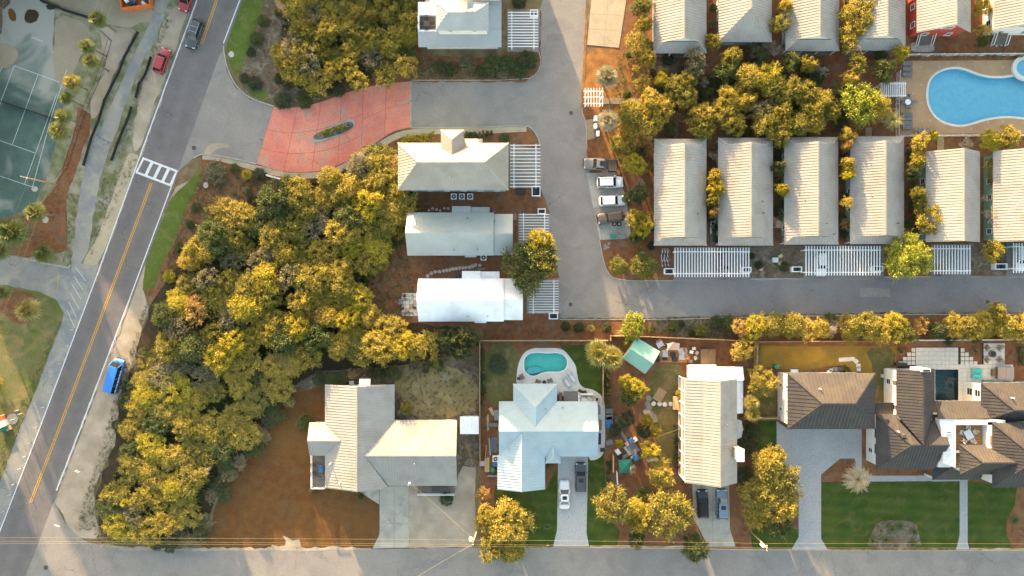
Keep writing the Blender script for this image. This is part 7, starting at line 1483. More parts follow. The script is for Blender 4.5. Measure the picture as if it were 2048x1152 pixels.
for i, (x, y, r) in enumerate([(1142, 226, .36), (1141, 609, .34), (1975, 604, .34), (388, 296, .40), (470, 190, .3), (92, 1135, .4)]):
    p = P(x, y); t = thing('manhole_cover', ['round iron manhole cover by the entry arbour', 'round iron manhole cover near the white villa carport', 'round iron manhole cover on the cottage road', 'iron drain cover at the highway junction', 'pale square drain on the entry road', 'round iron cover on the lower street'][i], 'manhole', (p.x, p.y, 0)); z = .055
    MB().cyl((p.x, p.y, 0), (p.x, p.y, z), r, r, 20).build('frame', 'iron' if i != 4 else 'concrete', t); MB().cyl((p.x, p.y, 0), (p.x, p.y, z+.008), r*.8, r*.8, 18).build('lid', 'iron' if i != 4 else 'grey_metal', t)

# ================================================================ SMALL THINGS ROUND THE HOUSES
def ac_unit(px, py, label, group='air conditioners'):
    p = P(px, py, .8); t = thing('air_conditioner', label, 'air conditioner', (p.x, p.y, 0), group=group)
    MB().box((p.x, p.y, .42), (1.0, 1.0, .84)).build('cabinet', 'white_trim', t); MB().cyl((p.x, p.y, .82), (p.x, p.y, .86), .40, .40, 18).build('fan_opening', 'dark_metal', t)
    for k in range(4): a = k*math.pi/2+.4; MB().bar((p.x, p.y, .875), (p.x+.36*math.cos(a), p.y+.36*math.sin(a), .875), .13, .02).build('fan_blade', 'grey_metal', t)
    MB().cyl((p.x, p.y, .84), (p.x, p.y, .90), .09, .09, 10).build('hub', 'white_trim', t)
for x, l in ((907.6, 'air conditioner below the tower villa, first of three'), (923.7, 'air conditioner below the tower villa, middle of three'), (940, 'air conditioner below the tower villa, last of three')): ac_unit(x, 393, l)
ac_unit(967, 515, 'air conditioner behind the green grey roofed villa'); ac_unit(991, 918, 'air conditioner beside the stacked lumber')
def bin_store(px0, py0, px1, py1, label, two=True):
    h = 1.25; a = rectP(px0, py0, px1, py1, h); t = thing('bin_enclosure', label, 'enclosure', ((a[0]+a[2])/2, (a[1]+a[3])/2, 0), group='bin enclosures'); th = .14; cx, cy = t.location[:2]
    for c, d in (((cx, a[1]+th/2), (a[2]-a[0], th)), ((cx, a[3]-th/2), (a[2]-a[0], th)), ((a[0]+th/2, cy), (th, a[3]-a[1]-2*th)), ((a[2]-th/2, cy), (th, a[3]-a[1]-2*th))): MB().box((*c, h/2), (*d, h)).build('wall', 'white_trim', t)
    lx = (a[2]-a[0])
    for k in (-1, 1):
        b = thing('wheelie_bin', ('blue' if k < 0 else 'black')+' lidded bin inside the '+label, 'bin', (cx+k*lx*.2, cy, 0)); bx, by = b.location[:2]; w, d = lx*.30, (a[3]-a[1])*.62
        MB().box((bx, by, .48), (w*.9, d*.9, .9)).build('body', 'plastic_blue' if k < 0 and two else 'dark_metal', b); MB().box((bx, by, .97), (w, d, .08)).build('lid', 'plastic_blue' if k < 0 and two else 'dark_metal', b); MB().box((bx, by-d*.46, .99), (w*.7, .06, .06)).build('handle', 'black_rubber', b)
for x0, y0, x1, y1, l in ((1063.5, 372, 1081, 392, 'white bin enclosure below the tower villa carport'), (1075.5, 417, 1091.5, 428, 'white bin enclosure above the half hidden carport'), (1098, 626, 1116, 638.5, 'white bin enclosure at the white villa carport'), (1329, 536.5, 1348, 548.5, 'white bin enclosure beside the bicycles'), (1484, 534, 1503, 545, 'white bin enclosure at the east end of the bicycle carport'), (1585, 533, 1604.5, 544, 'white bin enclosure at the white car carport'), (1745.5, 531.5, 1766.5, 543, 'white bin enclosure under the spreading green tree'), (1991, 527, 2015, 539, 'white bin enclosure near the east edge'), (1060, 19, 1076, 33, 'white bin enclosure at the top carport')): bin_store(x0, y0, x1, y1, l)
# stepping stones
def stones(pts, r, label, name='stepping_stone', m='stone', group='stepping stones', square=False, rzs=None):
    for i, (x, y) in enumerate(pts):
        p = P(x, y); b = MB(); rr = random.Random(i*3+int(x))
        if square: b.box((p.x, p.y, .06), (r*2, r*2, .12), rzs[i] if rzs else 0)
        else: b.prism([(p.x+r*rr.uniform(.8, 1.15)*math.cos(a*math.pi/4), p.y+r*rr.uniform(.8, 1.15)*math.sin(a*math.pi/4)) for a in range(8)], 0, .10+rr.uniform(0, .03))
        tag(b.build(name, m), label, 'stone', group)
stones(cz(780, 400, [(290, 583), (318, 563), (348, 552), (380, 550), (412, 544), (436, 540), (460, 537), (484, 530), (508, 526), (532, 524), (558, 521), (584, 519), (612, 516), (634, 508), (658, 500), (690, 502)]), .33, 'pale stepping stone in the curved line between the villas', group='stepping stones between villas')
stones(cz(780, 250, [(328, 642), (358, 650), (385, 658), (418, 640), (447, 642), (300, 655)]), .26, 'small pale stepping stone above the green grey villa roof', group='stones above the villa')
stones(cz(940, 660, [(1410, 566), (1457, 568), (1494, 570), (1541, 568)]), .42, 'round white stepping stone on the dry lawn', group='round lawn stones', m='stone_tile')
stones(cz(1536, 660, [(559, 228), (587, 226), (616, 224), (648, 222), (675, 240), (692, 275), (695, 300)]), .36, 'square white stepping stone curving across the golden lawn', square=True, rzs=[0, 0, 0, -.2, -.7, 0, 0], group='square lawn stones', m='stone_tile')
stones(cz(1140, 260, [(272, 888), (300, 872), (292, 900), (270, 910)]), .3, 'grey boulder on the pine straw at the road bend', name='boulder', m='rock_grey', group='boulders at the bend'); stones(cz(1536, 0, [(1745, 320), (1770, 330), (1790, 345), (1755, 350), (1775, 312)]), .24, 'pale stone beside the white cottage stairs', group='cottage stones')
stones(cz(940, 660, [(1370, 525), (1362, 570), (1375, 600), (1350, 630), (1385, 640), (1410, 665), (1420, 690)]), .55, 'grey garden boulder in the winding row beside the dry lawn', name='boulder', m='rock_grey', group='garden boulders'); stones(cz(940, 852, [(1370, 262), (1400, 258), (1430, 260)]), .4, 'pale wall stone above the gold tree', name='boulder', m='stone', group='wall stones')
for i, (x, y, l) in enumerate([(92, 440, 'pale boulder on the pine straw beside the palms'), (70, 378, 'pale boulder at the baseline of the court'), (412, 370, 'sandy boulder beside the crosswalk'), (463, 109, 'white rock on the roadside lawn')]): stones([(x, y)], .55, l, name='boulder', group='single boulders', m='stone')
# boardwalks
def boardwalk(px, w, label, n=None, m='boardwalk', z=.12):
    q = [P(*p, z) for p in px]; t = thing('boardwalk', label, 'boardwalk', (q[0].x, q[0].y, 0)); d = q[1]-q[0]; L_ = d.length; n = n or int(L_/.3); rz = math.atan2(d.y, d.x)
    for i in range(n): c = q[0].lerp(q[1], (i+.5)/n); MB().box((c.x, c.y, z), (L_/n-.03, w, .06), rz).build('plank', m, t)
    for s_ in (-.4, .4): o = Vector((-d.y, d.x, 0)).normalized()*w*s_; MB().bar(q[0]+o-Vector((0, 0, .07)), q[1]+o-Vector((0, 0, .07)), .1, .08).build('joist', 'wood_grey', t)
boardwalk([(1204, 202), (1285, 202)], 1.05, 'boardwalk leading east from the entry arbour'); boardwalk([(1352, 237), (1352, 277)], .55, 'narrow boardwalk ending at the first lower cottage'); boardwalk([(1400, 202), (1440, 203)], 1.05, 'boardwalk piece in the middle of the grove'); boardwalk([(1427, 440), (1427, 491)], 1.2, 'boardwalk between the first two lower cottages', m='wood_grey'); boardwalk([(1737, 255), (1737, 273)], 1.1, 'short boardwalk behind the fourth lower cottage')
boardwalk([(1029, 427), (1029, 440)], .7, 'short step walk beside the green grey villa'); boardwalk([(1881, 270), (1881, 300)], 1.2, 'sandy plank walk behind the green walled cottage', m='wood_fence')
# mail boxes and small utility things
for i, (x, y) in enumerate([(1190.5, 238), (1190.5, 253), (1195, 268)]):
    p = P(x, y, .6); t = thing('mail_cabinet', ['white mail cabinet nearest the arbour', 'white mail cabinet in the middle of three', 'white mail cabinet nearest the pickup'][i], 'mailbox', (p.x, p.y, 0)); MB().box((p.x, p.y, .7), (.5, .85, 1.0)).build('cabinet', 'white_trim', t); MB().box((p.x, p.y, .12), (.3, .3, .24)).build('pedestal', 'grey_metal', t); MB().box((p.x, p.y, 1.22), (.56, .92, .05)).build('lid', 'white_trim', t)
def box_thing(name, px, py, d, m, label, cat, rz=0.0, lid=None, group=None, z0=0.0):
    p = P(px, py, d[2]); t = thing(name, label, cat, (p.x, p.y, 0), group=group); MB().box((p.x, p.y, z0+d[2]/2), d, rz).build('body', m, t); MB().box((p.x, p.y, z0+d[2]+.03), (d[0]*1.06, d[1]*1.06, .06), rz).build('lid', lid or m, t); return t
box_thing('utility_box', 1551, 520, (.95, .8, .8), 'siding_pale', 'pale green utility box between the long carports', 'utility box'); box_thing('wooden_crate', 1561, 512, (.7, .5, .4), 'wood_new', 'wooden crate above the utility box', 'crate', rz=.5); box_thing('wooden_crate', 1561, 527, (.7, .5, .4), 'wood_new', 'wooden crate below the utility box', 'crate', rz=.6); box_thing('wooden_crate', 1522, 538, (.6, .5, .4), 'wood_new', 'wooden crate beside the dark shrub', 'crate', rz=-.3)
box_thing('utility_box', 1284, 505, (.8, .4, .5), 'grey_metal', 'small meter box beside the larger topiary', 'utility box'); box_thing('kamado_grill', 1042, 382, (1.5, .9, .8), 'dark_metal', 'black covered grill below the tower villa carport', 'grill'); box_thing('cart', 1226, 473, (.85, .7, .5), 'plastic_green', 'green cart at the end of the parking pad', 'cart', lid='plastic_green'); box_thing('handle_frame', 1243, 472, (1.6, .5, .25), 'grey_metal', 'grey handle frame of the green cart', 'frame')
for i, (x, y) in enumerate(((1229, 448), (1238.5, 448))):
    p = P(x, y, .3); t = thing('spare_tyre', ['silver spare wheel lying beside the brown off roader', 'dark spare wheel lying beside the brown off roader'][i], 'wheel', (p.x, p.y, .06)); MB().cyl((p.x, p.y, .06), (p.x, p.y, .3), .36, .36, 16).build('tyre', 'black_rubber', t); MB().cyl((p.x, p.y, .06), (p.x, p.y, .32), .2, .2, 12).build('hub', 'alloy', t)
p = P(987, 423, .6); t = thing('parasol_ball', 'small purple ornament at the green grey villa porch', 'ornament', (p.x, p.y, 0)); MB().cyl((p.x, p.y, 0), (p.x, p.y, .6), .05).build('stand', 'dark_metal', t); MB().cyl((p.x, p.y, .55), (p.x, p.y, .95), .33, .22, 10).build('bowl', 'purple', t)
# orange skip with rubble at the top edge
p = P(277, 2); sk = thing('skip_container', 'open orange steel skip full of rubble at the top edge', 'skip', (p.x, p.y, 0), R(8)); Lx, Ly = 5.0, 3.0
for c, d in (((0, -Ly/2), (Lx, .22)), ((0, Ly/2), (Lx, .22)), ((-Lx/2, 0), (.22, Ly)), ((Lx/2, 0), (.22, Ly))): MB().box((*c, .75), (*d, 1.5)).build('side', 'orange_steel', sk, local=True)
MB().box((0, 0, .1), (Lx, Ly, .2)).build('floor', 'orange_steel', sk, local=True)
rr = random.Random(4)
for k in range(14): box = MB().box((rr.uniform(-1.9, 1.9), rr.uniform(-1, 1), rr.uniform(.7, 1.1)), (rr.uniform(.4, 1.1), rr.uniform(.3, .8), .4), rr.uniform(0, 3)); box.build('rubble_piece', rr.choice(['tarp_blue', 'white_trim', 'dark_metal', 'grey_metal', 'wood_grey']), sk, local=True)
# garden furniture
def chair(px, py, ang, m, label, group=None, s=1.0, name='garden_chair', recline=.25):
    p = P(px, py, .4); t = thing(name, label, 'chair', (p.x, p.y, .06), R(ang), group); w = .62*s
    for k in range(4): MB().box((-.22*s+k*.15*s, 0, .40), (.13*s, w, .04)).build('seat_slat', m, t, local=True)
    for k in range(4): y = (-.5+(k+.5)/4)*w; MB().bar((-.30*s, y, .38), (-.30*s-recline*1.4*s, y, 1.0), .03, w/4-.02).build('back_slat', m, t, local=True)
    for sg in (-1, 1):
        MB().box((-.02, sg*(w/2+.06), .62), (.72*s, .11, .04)).build('armrest', m, t, local=True)
        for x in (.28*s, -.30*s): MB().box((x, sg*(w/2+.03), .30), (.06, .06, .62)).build('leg', m, t, local=True)
    return t
def lounger(px, py, ang, m, fm, label, group=None):
    p = P(px, py, .35); t = thing('sun_lounger', label, 'sun lounger', (p.x, p.y, .06), R(ang), group)
    MB().box((.25, 0, .32), (1.35, .62, .08)).build('mattress', m, t, local=True); MB().bar((-.42, 0, .33), (-.95, 0, .72), .62, .08).build('backrest', m, t, local=True)
    MB().box((0, .33, .25), (1.9, .05, .06)).box((0, -.33, .25), (1.9, .05, .06)).build('frame', fm, t, local=True)
    for x in (.8, -.7):
        for y in (-.3, .3): MB().box((x, y, .12), (.06, .06, .24)).build('leg', fm, t, local=True)
for i, (x, y) in enumerate(cz(1536, 0, [(1068, 490), (1068, 530), (1068, 573)])): lounger(x, y, 0, 'cover_grey', 'grey_metal', 'grey lounger at the northwest pool corner, '+('upper', 'middle', 'lower')[i]+' of three', 'pool loungers')
for i, (x, y) in enumerate(cz(1536, 0, [(1068, 880), (1068, 910), (1068, 945), (1068, 978)])): lounger(x, y, 0, 'cover_grey', 'grey_metal', 'grey lounger by the feather palm at the pool, '+('first', 'second', 'third', 'fourth')[i]+' from the table', 'pool loungers')
def table(px, py, r, h, m, label, name='round_table', legm='dark_metal'):
    p = P(px, py, h); t = thing(name, label, 'table', (p.x, p.y, .06)); MB().cyl((p.x, p.y, h+.02), (p.x, p.y, h+.08), r, r, 20).build('table_top', m, t); MB().cyl((p.x, p.y, .06), (p.x, p.y, h+.02), .06).build('column', legm, t); MB().cyl((p.x, p.y, .06), (p.x, p.y, .1), r*.5, r*.45, 12).build('foot', legm, t); return t
table(1815.5, 204, .5, .7, 'white_trim', 'small round table on the pool terrace')
for i, (x, y, a) in enumerate(((1815.5, 196, -90), (1826, 204, 180), (1816, 213, 90), (1806, 204, 0))): chair(x, y, a, 'grey_metal', 'grey chair at the small pool table, '+('north', 'east', 'south', 'west')[i]+' side', 'pool table chairs', .85)
for i in range(5): x, y = cz(1536, 0, [(1140+i*33, 997)])[0]; chair(x, y, 90, 'grey_metal', 'grey chair in the row south of the community pool, '+('first', 'second', 'third', 'fourth', 'last')[i], 'pool row chairs', .85)
# fire pit set on the patio
def fire_pit(px, py, r, label, m='rock_grey'):
    p = P(px, py, .4); t = thing('fire_pit', label, 'fire pit', (p.x, p.y, .06)); MB().cyl((p.x, p.y, .06), (p.x, p.y, .48), r, r*.95, 20).build('bowl', m, t); MB().cyl((p.x, p.y, .3), (p.x, p.y, .50), r*.8, r*.8, 18).build('lid', 'plastic_blue' if m == 'paint_plum' else 'dark_metal', t)
fire_pit(1985.7, 708, .62, 'round dark fire pit in the middle of four chairs', 'cover_grey')
for i, (x, y, a) in enumerate(((1973.5, 696, -45), (1997.5, 696, -135), (1973.5, 718, 45), (1998, 719, 135))): chair(x, y, a, 'wood_grey', 'wooden slatted chair at the fire pit, '+('northwest', 'northeast', 'southwest', 'southeast')[i]+' of four', 'fire pit chairs', 1.05)
lounger(1953.5, 741.5, 0, 'turquoise_fabric', 'turquoise_fabric', 'turquoise lounger beside the plunge pool, upper of two', 'turquoise loungers'); lounger(1953.5, 752.5, 0, 'turquoise_fabric', 'turquoise_fabric', 'turquoise lounger beside the plunge pool, lower of two', 'turquoise loungers')
def spa(px0, py0, px1, py1, m, label):
    a = rectP(px0, py0, px1, py1, .9); t = thing('covered_spa', label, 'hot tub', ((a[0]+a[2])/2, (a[1]+a[3])/2, .06)); cx, cy = t.location[:2]; MB().box((cx, cy, .46), (a[2]-a[0]-.1, a[3]-a[1]-.1, .8)).build('shell', 'cover_grey', t)
    w = (a[2]-a[0])/2
    for s_ in (-1, 1): MB().box((cx+s_*w/2, cy, .92), (w-.03, a[3]-a[1], .12)).build('cover_half', m, t)
spa(1996, 734, 2028, 759, 'grey_taupe', 'taupe covered spa at the east end of the patio'); spa(1401.5, 698.5, 1431, 728, 'cover_brown', 'brown covered spa behind the tall house'); spa(1127.5, 783, 1154, 806, 'cover_grey', 'dark grey covered spa beside the blue roofed house')
box_thing('storage_bench', 1977, 763.5, (2.0, .5, .5), 'wood_grey', 'dark bench in front of the east brown roof', 'bench'); box_thing('planter_box', 1988, 745, (.6, 1.1, .5), 'cover_brown', 'brown step box at the taupe spa', 'box')
box_thing('outdoor_grill', 1803, 729, (1.9, .5, .8), 'dark_metal', 'black grill counter on the north edge of the patio', 'grill'); box_thing('outdoor_sofa', 1780, 760, (.9, 2.8, .6), 'soft_top', 'dark outdoor sofa west of the long brown roof', 'sofa', lid='dark_metal'); box_thing('outdoor_bench', 1783, 785, (.8, 1.9, .5), 'wood_fence', 'wooden bench west of the long brown roof', 'bench', lid='cover_brown'); box_thing('plant_pot', 1766.5, 752, (.55, .55, .5), 'stone', 'pale pot at the west edge of the side patio', 'pot')
# pool garden of the blue roofed house
for x, y, a, l in ((1076, 763, 70, 'brown chair on the pool deck, west of the blue table'), (1099.5, 761, 110, 'brown chair on the pool deck, east of the blue table')): chair(x, y, a, 'wood_grey', l, 'deck chairs', 1.1)
table(1088.5, 764.5, .35, .5, 'plastic_blue', 'small blue table between two deck chairs')
lounger(1133, 763.5, -55, 'cushion_white', 'dark_metal', 'white cushioned lounger on the pool deck, outer of two', 'deck loungers'); lounger(1143.5, 754, -55, 'cushion_white', 'dark_metal', 'white cushioned lounger on the pool deck, inner of two', 'deck loungers')
chair(1044, 753, 30, 'wood_grey', 'brown chair at the west side of the teal pool', 'deck chairs', 1.1); box_thing('plant_pot', 1037, 757, (.45, .45, .45), 'dark_metal', 'dark pot beside the brown chair', 'pot')
st_ = thing('grill_counter', 'stone grill counter with white top behind the blue roofed house', 'counter', P(1172, 797)); p = P(1158, 797, .9); MB().box((p.x, p.y, .5), (.35, 2.0, .9)).build('side', 'white_wall', st_); p = P(1172, 788.5, .9); MB().box((p.x, p.y, .5), (2.5, .3, .9)).build('back', 'white_wall', st_)
table(1168, 801, .55, .7, 'cushion_white', 'white round table by the stone counter'); chair(1177, 798, 180, 'white_trim', 'white chair by the stone counter', 'counter chairs', .8); chair(1163, 795, 0, 'white_trim', 'white chair inside the stone counter', 'counter chairs', .8); box_thing('planter_box', 1186, 801, (.9, .9, .5), 'pink_stone', 'pinkish planter by the stone counter', 'planter'); box_thing('plant_pot', 1194, 799, (.4, .4, .5), 'dark_metal', 'black pot at the bend of the pool deck', 'pot')
box_thing('storage_bench', 1121, 796, (.5, 1.8, .5), 'wood_grey', 'brown bench between the house and the grey spa', 'bench')
for i, (x, y, d, m, l) in enumerate([(1198, 820, (.5, 1.4, 1.0), 'cover_grey', 'grey covered kayak rack on the east deck, upper'), (1200, 850, (.6, 1.6, .8), 'wood_grey', 'brown leaning board on the east deck'), (1199, 878, (.5, 1.8, .9), 'dark_metal', 'dark shelf on the east deck'), (1205, 900, (.7, .6, .3), 'dark_metal', 'dark mat at the south end of the east deck')]): box_thing('deck_storage', x, y, d, m, l, 'storage')
for i, (x, y, m, l) in enumerate([(1219, 822, 'grey_metal', 'grey pallet pile by the fence, first'), (1219, 834, 'cover_grey', 'grey pallet pile by the fence, second'), (1219, 847, 'tarp_blue', 'blue folded tarp pile by the fence'), (1219, 885, 'plastic_green', 'dark green cart by the fence')]): box_thing('junk_pile', x, y, (1.2, .8 if i != 2 else 2.2, .5), m, l, 'pile', rz=.1*i, lid='cover_grey' if i != 2 else 'tarp_blue')
# lumber between fence and the blue roofed house
def lumber(pts, w, n, label, m='wood_new', z=.3):
    a, b = P(*pts[0], z), P(*pts[1], z); t = thing('lumber_stack', label, 'lumber', (a.x, a.y, 0)); d = (b-a).normalized(); o = Vector((-d.y, d.x, 0))
    for k in range(n):
        for l_ in range(2 if n > 3 else 1): c = o*((k-(n-1)/2)*w/n); MB().bar(a+c+d*random.uniform(-.15, .15)+Vector((0, 0, -z+.1+l_*.14)), b+c+d*random.uniform(-.15, .15)+Vector((0, 0, -z+.1+l_*.14)), w/n-.03, .12).build('plank', m, t)
lumber([(974, 916), (974, 944)], .85, 5, 'stack of new boards at the green ball'); lumber([(975, 831), (976.5, 862)], .4, 3, 'three new boards beside the fence'); lumber([(978, 875), (980.5, 912)], .22, 1, 'single new board lying by the wall'); lumber([(972.5, 890), (970.5, 922)], .14, 1, 'thin new board lying by the fence'); lumber([(980, 817), (988, 830)], .6, 2, 'short pale offcuts beside the wall'); lumber([(990, 875), (990, 905)], .9, 4, 'weathered pallet boards against the wall', m='wood_grey')
for x, y, d, m, l in ((993, 830, (.7, 1.7, .4), 'grey_metal', 'grey scrap frame beside the wall'), (986, 850, (1.6, .6, .4), 'cover_grey', 'dark folded tarp beside the wall'), (984, 890, (.45, 2.4, .4), 'tarp_blue', 'dark blue roll beside the pallet boards'), (991, 929, (.9, .7, .7), 'tarp_blue', 'blue crate below the air conditioner'), (964, 927, (.8, .8, .4), 'stone', 'white sack at the end of the fence'), (985, 952, (1.6, .3, .3), 'grey_metal', 'grey beam at the house corner')): box_thing('scrap_item', x, y, d, m, l, 'scrap')
p = P(985.5, 940, .5); t = thing('garden_ball', 'dark green round barrel beside the stacked boards', 'barrel', (p.x, p.y, 0)); MB().cyl((p.x, p.y, 0), (p.x, p.y, .75), .42, .36, 14).build('drum', 'plastic_green', t); MB().cyl((p.x, p.y, .75), (p.x, p.y, .8), .38, .2, 14).build('lid', 'plastic_green', t)
# garden of the tall house
def tile_pad(px, label, m, z=.1): o = MB().prism(gp(px), .01, z).build('timber_pad', m); return tag(o, label, 'deck')
pad = thing('seating_deck', 'small timber seating deck with pale chairs beside the pavilion', 'deck', P(1346, 710)); 
for k in range(9): q = P(1322+k*6.2, 710, .15); MB().box((q.x, q.y, .1), (.5, 2.6, .08)).build('deck_board', 'wood_deck', pad)
cp = thing('canopy', 'small pink peaked canopy at the fence above the seating deck', 'canopy', P(1347, 692)); c = [P(1335, 688, 2.1), P(1359, 688, 2.1), P(1359, 700, 2.1), P(1335, 700, 2.1)]; ap = P(1347, 684, 2.7)
MB().add(c+[ap], [(0, 1, 4), (1, 2, 4), (2, 3, 4), (3, 0, 4)]).build('canopy_cloth', 'pink_stone', cp)
for q in c: MB().cyl((q.x, q.y, 0), q, .04).build('pole', 'white_trim', cp)
for x, y, a, l in ((1330, 707, 0, 'white cushioned chair west on the seating deck'), (1363, 712, 180, 'white cushioned chair east on the seating deck'), (1362, 703, 200, 'pale wicker chair behind the east chair')): chair(x, y, a, 'cushion_white', l, 'deck seats', 1.5)
for x, y, m, l in ((1346, 709, 'dark_metal', 'black square fire table on the seating deck'), (1330, 716, 'dark_metal', 'dark footstool west on the seating deck'), (1350, 719, 'dark_metal', 'dark footstool east on the seating deck')): box_thing('fire_table' if '1346' in str(x) else 'footstool', x, y, (.85, .75, .4), m, l, 'table')
chair(1320, 689, -60, 'white_trim', 'white slatted bench behind the pavilion', 'deck seats', 1.5); box_thing('plant_pot', 1317, 720.5, (.6, .6, .5), 'dark_metal', 'black pot at the pavilion corner', 'pot')
for i, (x, y) in enumerate([(1388, 697), (1394, 706), (1391, 716), (1381, 722), (1376, 716), (1394, 724), (1383, 704)]): box_thing('garden_ornament', x, y, (.6, .5, .35), ['cushion_white', 'pink_stone', 'stone', 'rock_grey', 'orange_steel', 'dark_metal', 'white_trim'][i], ['white', 'pink', 'pale', 'grey', 'orange', 'black', 'glossy white'][i]+' garden ornament beside the brown spa', 'ornament', rz=i)
box_thing('table_tennis_board', 1319, 790, (1.5, 2.1, .12), 'wood_fence', 'tilted plywood board lying on the dry lawn', 'board', rz=-.55)
fp = thing('metal_hoop', 'thin bent metal hoop south of the pavilion', 'hoop', P(1286, 765)); b = MB()
for k in range(8): a0, a1 = R(-60+k*20), R(-40+k*20); q = P(1283, 766); b.bar((q.x+.5*math.cos(a0), q.y+.9*math.sin(a0), .3), (q.x+.5*math.cos(a1), q.y+.9*math.sin(a1), .3), .05)
b.build('hoop', 'pink_stone', fp); MB().cyl((*P(1286, 765)[:2], 0), (*P(1288, 765)[:2], .3), .03).build('foot', 'iron', fp)
for i, (x, y, d, m, l) in enumerate([(1262, 882, (.9, .7, .5), 'tarp_blue', 'blue tub in the cluttered garden'), (1270, 880, (.8, .6, .4), 'cushion_white', 'white box in the cluttered garden'), (1266, 897, (1.5, 1.8, .35), 'cover_grey', 'dark rubber mat pile in the cluttered garden'), (1272, 915, (1.0, 1.0, .6), 'tarp_blue', 'blue crumpled tarp in the cluttered garden'), (1256, 903, (.5, 1.9, .3), 'stone', 'pale stone edging in the cluttered garden'), (1246, 870, (.5, 2.4, .2), 'rock_grey', 'grey stone path piece in the cluttered garden'), (1236, 904, (.7, .9, .5), 'white_trim', 'white folded chair in the cluttered garden'), (1264, 912, (.8, .6, .3), 'wood_new', 'tan board in the cluttered garden'), (1250, 913, (1.2, .5, .3), 'grey_metal', 'grey trough in the cluttered garden'), (1254, 888, (.6, .6, .4), 'pink_stone', 'pinkish pot in the cluttered garden'), (1240, 915, (.7, .6, .4), 'dark_metal', 'black crate in the cluttered garden')]): box_thing('garden_clutter', x, y, d, m, l, 'clutter', rz=.6)
tn = thing('garden_tent', 'dark green peaked garden tent behind the twiggy gold tree', 'tent', P(1250, 934)); c = [P(1237, 920, 1.6), P(1263, 918, 1.6), P(1268, 944, 1.6), P(1240, 947, 1.6)]; ap = P(1254, 930, 2.5)
for k in range(4): MB().add([c[k], c[(k+1) % 4], ap], [(0, 1, 2)]).build('roof_panel', 'tent_green', tn); MB().cyl((c[k].x, c[k].y, 0), c[k], .05).build('pole', 'grey_metal', tn)
box_thing('garden_bench', 1351.5, 806, (.9, 2.2, .5), 'pink_stone', 'pale bench against the glazed gallery', 'bench', lid='wood_new')
p = P(1552, 733, .4); t = thing('garden_ball', 'green round barrel on the golden lawn', 'barrel', (p.x, p.y, 0)); MB().cyl((p.x, p.y, 0), (p.x, p.y, .8), .42, .42, 14).build('drum', 'plastic_green', t); MB().cyl((p.x, p.y, .8), (p.x, p.y, .85), .40, .2, 14).build('lid', 'plastic_green', t)
for i, (x, y, d, m) in enumerate([(1589, 742, (1.2, .5, .5), 'white_trim'), (1664, 740, (.8, .5, .4), 'stone'), (1672, 739, (.9, .7, .4), 'rock_grey'), (1681, 738, (.9, .6, .5), 'iron'), (1659, 743, (.7, .4, .4), 'white_trim')]): box_thing('yard_item', x, y, d, m, ['white cooler behind the garage block', 'pale stone trough behind the garage block', 'grey rock pile behind the garage block', 'rusty grill behind the garage block', 'white step behind the garage block'][i], 'yard item')
# porch furniture
for x, y, a, l in ((633, 927, 0, 'dark porch chair at the upper end of the west porch'), (633, 944, 0, 'dark porch chair in the middle of the west porch'), (645, 950, 180, 'dark porch chair facing the west porch rail')): chair(x, y, a, 'iron', l, 'porch chairs', 1.1).location.z = .75
box_thing('porch_table', 644, 936, (.9, 1.2, .3), 'tarp_blue', 'blue porch table on the west porch', 'table', z0=.75); box_thing('porch_sofa', 880, 976, (2.6, .8, .6), 'iron', 'dark porch sofa on the small front deck', 'sofa', z0=.6)
q = P(853, 47, 4.8); t = thing('terrace_table', 'dark dining table on the villa roof terrace', 'table', (q.x, q.y, 4.23)); MB().box((q.x, q.y, 4.9), (1.0, .9, .06)).build('table_top', 'iron', t); MB().cyl((q.x, q.y, 4.23), (q.x, q.y, 4.9), .06).build('column', 'iron', t)
for i, (dx, dy, a) in enumerate(((-.9, 0, 0), (.9, 0, 180), (0, .8, -90), (0, -.8, 90))): c = chair(853, 47, a, 'iron', 'dark chair at the villa terrace table, '+('west', 'east', 'north', 'south')[i]+' side', 'terrace chairs', .8); c.location = (q.x+dx, q.y+dy, 4.23)
q = P(1937, 869, 5.9); t = thing('terrace_table', 'pale dining table on the timber roof terrace', 'table', (q.x, q.y, 5.34)); MB().box((q.x, q.y, 6.0), (1.2, 1.6, .07), .5).build('table_top', 'cushion_white', t); MB().cyl((q.x, q.y, 5.34), (q.x, q.y, 6.0), .08).build('column', 'white_trim', t)
for i in range(5): a = R(20+72*i); c = chair(1937, 869, 200+72*i, 'cushion_white', 'pale chair at the timber terrace table, '+('first', 'second', 'third', 'fourth', 'fifth')[i], 'terrace chairs pale', .75); c.location = (q.x+1.15*math.cos(a), q.y+1.25*math.sin(a), 5.34)
# patio furniture of the white roofed villa
chair(802, 603, 0, 'grey_metal', 'grey chair at the edge of the villa patio', None, 1.0)
for x, y, l in ((809, 592, 'dark pot at the north of the villa patio'), (805, 617, 'dark pot at the west of the villa patio'), (829, 615.5, 'dark pot beside the white villa wall')): box_thing('plant_pot', x, y, (.4, .4, .45), 'dark_metal', l, 'pot')
box_thing('garden_bench', 917, 552, (.9, .7, .5), 'iron', 'dark round seat north of the white villa', 'bench'); box_thing('wooden_crate', 963, 538, (1.3, .3, .4), 'wood_fence', 'long wooden trough north of the white villa', 'crate'); box_thing('kayak_cradle', 703, 767, (.8, .8, .4), 'white_trim', 'white folded chair behind the cross gabled house', 'chair')
